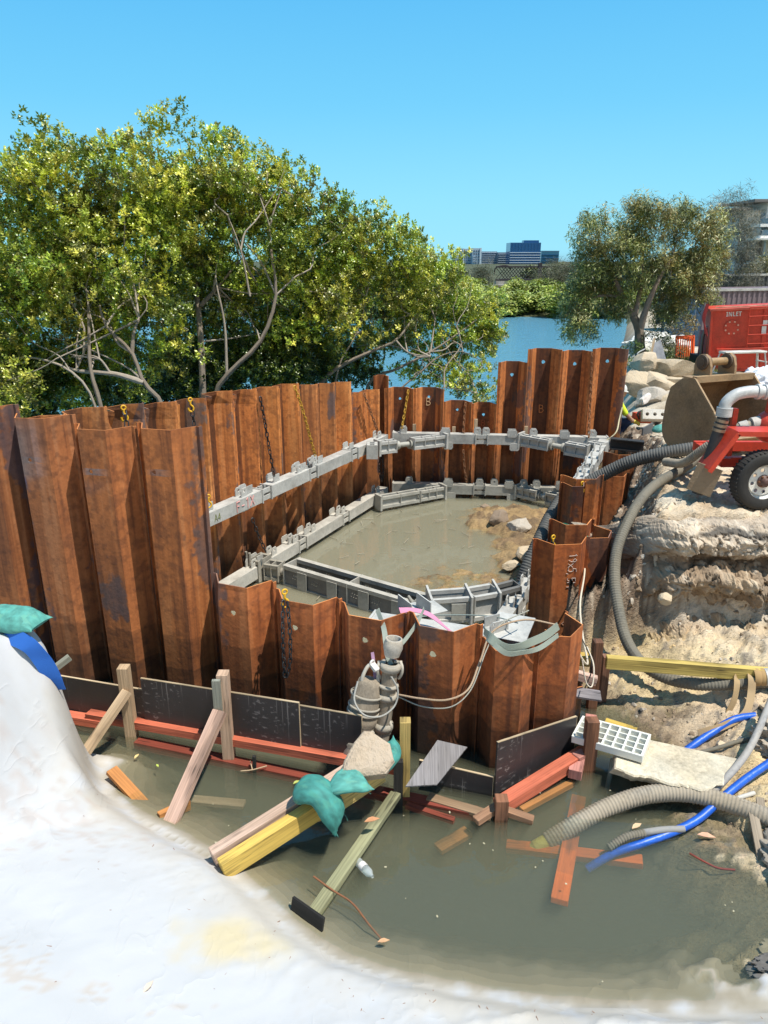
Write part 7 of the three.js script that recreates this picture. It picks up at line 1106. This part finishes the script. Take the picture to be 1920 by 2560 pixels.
{
  let p = pileOf('pale chalk letter'); writing(p, 'B', [.05, 2.62, DEP - .014], [-1, 0, 0], [0, 1, 0], .15, [.62, .42, .24], { w: .008 });
  p = pileOf('with an orange letter'); writing(p, 'B', [.02, 2.52, DEP - .014], [-1, 0, 0], [0, 1, 0], .15, [.60, .20, .06], { w: .008 });
  p = pileOf('rusty sheet pile on the right, with an orange chalk mark'); writing(p, 'B', [.03, 2.22, DEP - .014], [-1, 0, 0], [0, 1, 0], .12, [.42, .12, .05], { w: .007 }); writing(p, '>', [-.10, 2.26, DEP - .014], [-1, 0, 0], [0, 1, 0], .08, [.62, .22, .16], { w: .006 });
  p = pileOf('marked in red chalk'); writing(p, '1360>', [.06, 2.86, DEP - .014], [-1, 0, 0], [0, 1, 0], .15, [.72, .16, .10], { stack: true, w: .009 });
  p = pileOf('white chalk writing'); writing(p, '19x5,5M', [.02, 2.34, DEP + .010], [0, -1, 0], [1, 0, 0], .095, [.56, .46, .40], { step: .62, w: .0035 }); writing(p, '6', [.0, 1.50, DEP + .010], [0, -1, 0], [1, 0, 0], .11, [.40, .26, .20], { w: .003 });
  const f = scene.children.find((o) => o.name === 'bracing_frame'), A = new THREE.Vector3(-2.98, .90, -8.30), B = new THREE.Vector3(-.02, .83, -14.35), d = B.clone().sub(A).normalize(), n = new THREE.Vector3(-d.z, 0, d.x), up = new THREE.Vector3(0, 1, 0);
  const Q = (t, y) => A.clone().addScaledVector(d, t).addScaledVector(n, .097).addScaledVector(up, y);
  writing(f, 'A4', Q(1.35, -.06), d, up, .10, [.16, .18, .06], { w: .005, name: 'paint_marking' }); writing(f, 'F-1X', Q(1.85, -.07), d, up, .15, [.62, .30, .28], { w: .009, name: 'paint_marking' });
}
{ // timber wedges behind the far waling beam
  [[.62, -14.82, .14], [1.42, -14.76, .10], [1.86, -14.74, .26], [2.86, -14.62, .14], [-.72, -13.3, .1]].forEach(([x, z, h], i) => solo('timber_wedge', ['short timber wedge behind the far frame beam left of the middle', 'small timber wedge behind the far frame beam under the pale letter', 'tallest timber wedge standing behind the far frame beam', 'timber wedge behind the far frame beam below the step in the piles', 'timber wedge behind the left frame beam near the far corner'][i], 'timber wedge', beam([x, .84, z], [x, .90 + h, z], .07, .03, { up: [0, 0, 1] }), M.raw));
}

// ---------- the worker crouching behind the far right pile ----------
{
  const { MarchingCubes } = await import('three/addons/objects/MarchingCubes.js');
  const O = [4.76, .66, -15.35], t = thing('person', 'person in a yellow vest, dark trousers and gloves crouching behind the far right pile', 'person', null, O);
  // joints: crouched, facing right and a little towards us, hands reaching down to the tool
  const J = { hip: [-.02, .34, 0], waist: [-.02, .50, .01], chest: [.03, .70, .02], neck: [.09, .84, .03], head: [.15, .97, .04], chin: [.19, .91, .05], shR: [.06, .78, .20], shL: [.06, .78, -.16], elR: [.22, .55, .24], elL: [.24, .56, -.12], wrR: [.40, .38, .20], wrL: [.42, .40, -.04], hipR: [-.02, .32, .10], hipL: [-.02, .32, -.10], knR: [.34, .36, .15], knL: [.30, .12, -.12], anR: [.16, .06, .13], anL: [-.08, .08, -.12], toR: [.32, .03, .14], toL: [.02, .03, -.12] };
  const bones = { torso: [['hip', 'waist', .145, .135], ['waist', 'chest', .135, .155], ['chest', 'shR', .12, .085], ['chest', 'shL', .12, .085]], head: [['neck', 'head', .06, .105], ['head', 'chin', .10, .07], ['chest', 'neck', .09, .06]], arms: [['shR', 'elR', .062, .048], ['elR', 'wrR', .046, .034], ['shL', 'elL', .062, .048], ['elL', 'wrL', .046, .034]], legs: [['hipR', 'knR', .095, .062], ['knR', 'anR', .062, .042], ['hipL', 'knL', .095, .062], ['knL', 'anL', .062, .042], ['anR', 'toR', .045, .035], ['anL', 'toL', .045, .035]] };
  const cap = (p, a, b, ra, rb) => { const e = [b[0] - a[0], b[1] - a[1], b[2] - a[2]], q = [p[0] - a[0], p[1] - a[1], p[2] - a[2]], h = clamp((q[0] * e[0] + q[1] * e[1] + q[2] * e[2]) / (e[0] ** 2 + e[1] ** 2 + e[2] ** 2), 0, 1); return Math.hypot(q[0] - e[0] * h, q[1] - e[1] * h, q[2] - e[2] * h) - lerp(ra, rb, h); };
  const fingers = []; for (const w of ['wrR', 'wrL']) { const a = J[w]; fingers.push([a, [a[0] + .07, a[1] - .03, a[2]], .032, .036]); for (let i = 0; i < 4; i++) { const k = [a[0] + .085, a[1] - .035, a[2] - .033 + i * .022], l = .05 + .012 * [0, 1, .8, -.4][i], m = [k[0] + l * .9, k[1] - .02, k[2]]; fingers.push([k, m, .0105, .0095], [m, [m[0] + .005, m[1] - .03, m[2]], .0095, .008]); } fingers.push([[a[0] + .03, a[1] - .01, a[2] - .03], [a[0] + .075, a[1] - .045, a[2] - .055], .013, .010]); }
  const field = (list, grow, clipY) => (p) => { let d = 1; for (const [a, b, ra, rb] of list) { const c = cap(p, a, b, ra + grow, rb + grow), h = clamp(.5 + .5 * (d - c) / .035, 0, 1); d = d * (1 - h) + c * h - .035 * h * (1 - h); } return clipY ? Math.max(d, clipY(p)) : d; };
  const solid = (f, c, half, res, name, m) => { const mc = new MarchingCubes(res, new THREE.MeshStandardMaterial(), true, false, 400000); mc.isolation = 0; for (let k = 0; k < res; k++) for (let j = 0; j < res; j++) for (let i = 0; i < res; i++) mc.field[i + j * res + k * res * res] = -f([c[0] + (i / (res / 2) - 1) * half, c[1] + (j / (res / 2) - 1) * half, c[2] + (k / (res / 2) - 1) * half]); mc.update(); const n = mc.count, g = new THREE.BufferGeometry(), P = new Float32Array(mc.positionArray.slice(0, n * 3)); for (let i = 0; i < n; i++) { P[i * 3] = P[i * 3] * half + c[0]; P[i * 3 + 1] = P[i * 3 + 1] * half + c[1]; P[i * 3 + 2] = P[i * 3 + 2] * half + c[2]; } g.setAttribute('position', new THREE.BufferAttribute(P, 3)); g.setAttribute('normal', new THREE.BufferAttribute(new Float32Array(mc.normalArray.slice(0, n * 3)), 3)); g.computeVertexNormals(); return part(t, name, boxUV(g), m); };
  const seg = (k) => bones[k].map(([a, b, x, y]) => [J[a], J[b], x, y]), C = [.15, .52, .03];
  const nose = [[.245, .955, .055], [.262, .94, .058], .014, .018];
  solid(field([...seg('torso'), ...seg('head'), ...seg('arms'), ...seg('legs'), ...fingers, nose], 0), C, .66, 96, 'body', std({ color: rgb(.42, .24, .16), roughness: .7 }));
  solid(field(seg('torso').concat(seg('arms').filter((_, i) => i % 2 === 0)), .014, (p) => Math.max(p[1] - .84, .40 - p[1])), C, .5, 60, 'vest', std({ color: rgb(.62, .78, .03), roughness: .7 }));
  solid(field(seg('legs').concat([seg('torso')[0]]), .013, (p) => Math.max(p[1] - .44, .075 - p[1])), C, .62, 64, 'trousers', std({ color: rgb(.018, .035, .085), roughness: .9 }));
  solid(field(fingers, .005), [.40, .36, .08], .28, 60, 'gloves', std({ color: rgb(.55, .42, .05), roughness: .8 }));
  part(t, 'helmet', [at(new THREE.SphereGeometry(.13, 24, 12, 0, 6.2832, 0, 1.6), .145, 1.0, .04, 0, 0, -.25), at(new THREE.CylinderGeometry(.15, .155, .012, 28), .155, .995, .04, 0, 0, -.25)], std({ color: rgb(.65, .65, .62), roughness: .35 }));
  part(t, 'boots', [at(cbox(.11, .10, .25, .03), .24, .05, .14, Math.PI / 2), at(cbox(.11, .10, .25, .03), -.02, .05, -.12, Math.PI / 2)], std({ color: rgb(.10, .07, .05), roughness: .8 }));
  const s = thing('cut_off_saw', 'orange and black cut-off saw held by the crouching worker', 'saw', null, [5.42, .95, -15.2]);
  part(s, 'motor_body', at(cbox(.16, .16, .3, .03), 0, .12, 0, 1.3), std({ color: rgb(.55, .09, .02), roughness: .5 })); part(s, 'handle', tube([[-.12, .12, .05], [-.16, .24, .03], [-.02, .30, 0], [.12, .26, -.02]], .02, 20, 8), M.black); part(s, 'guard', at(new THREE.CylinderGeometry(.15, .15, .05, 28, 1, false, 0, 3.6), .24, .13, -.02, 0, Math.PI / 2), M.black); part(s, 'disc', at(new THREE.CylinderGeometry(.14, .14, .006, 28), .24, .13, -.02, 0, Math.PI / 2), M.zincDull);
}

renderer.render(scene, camera);
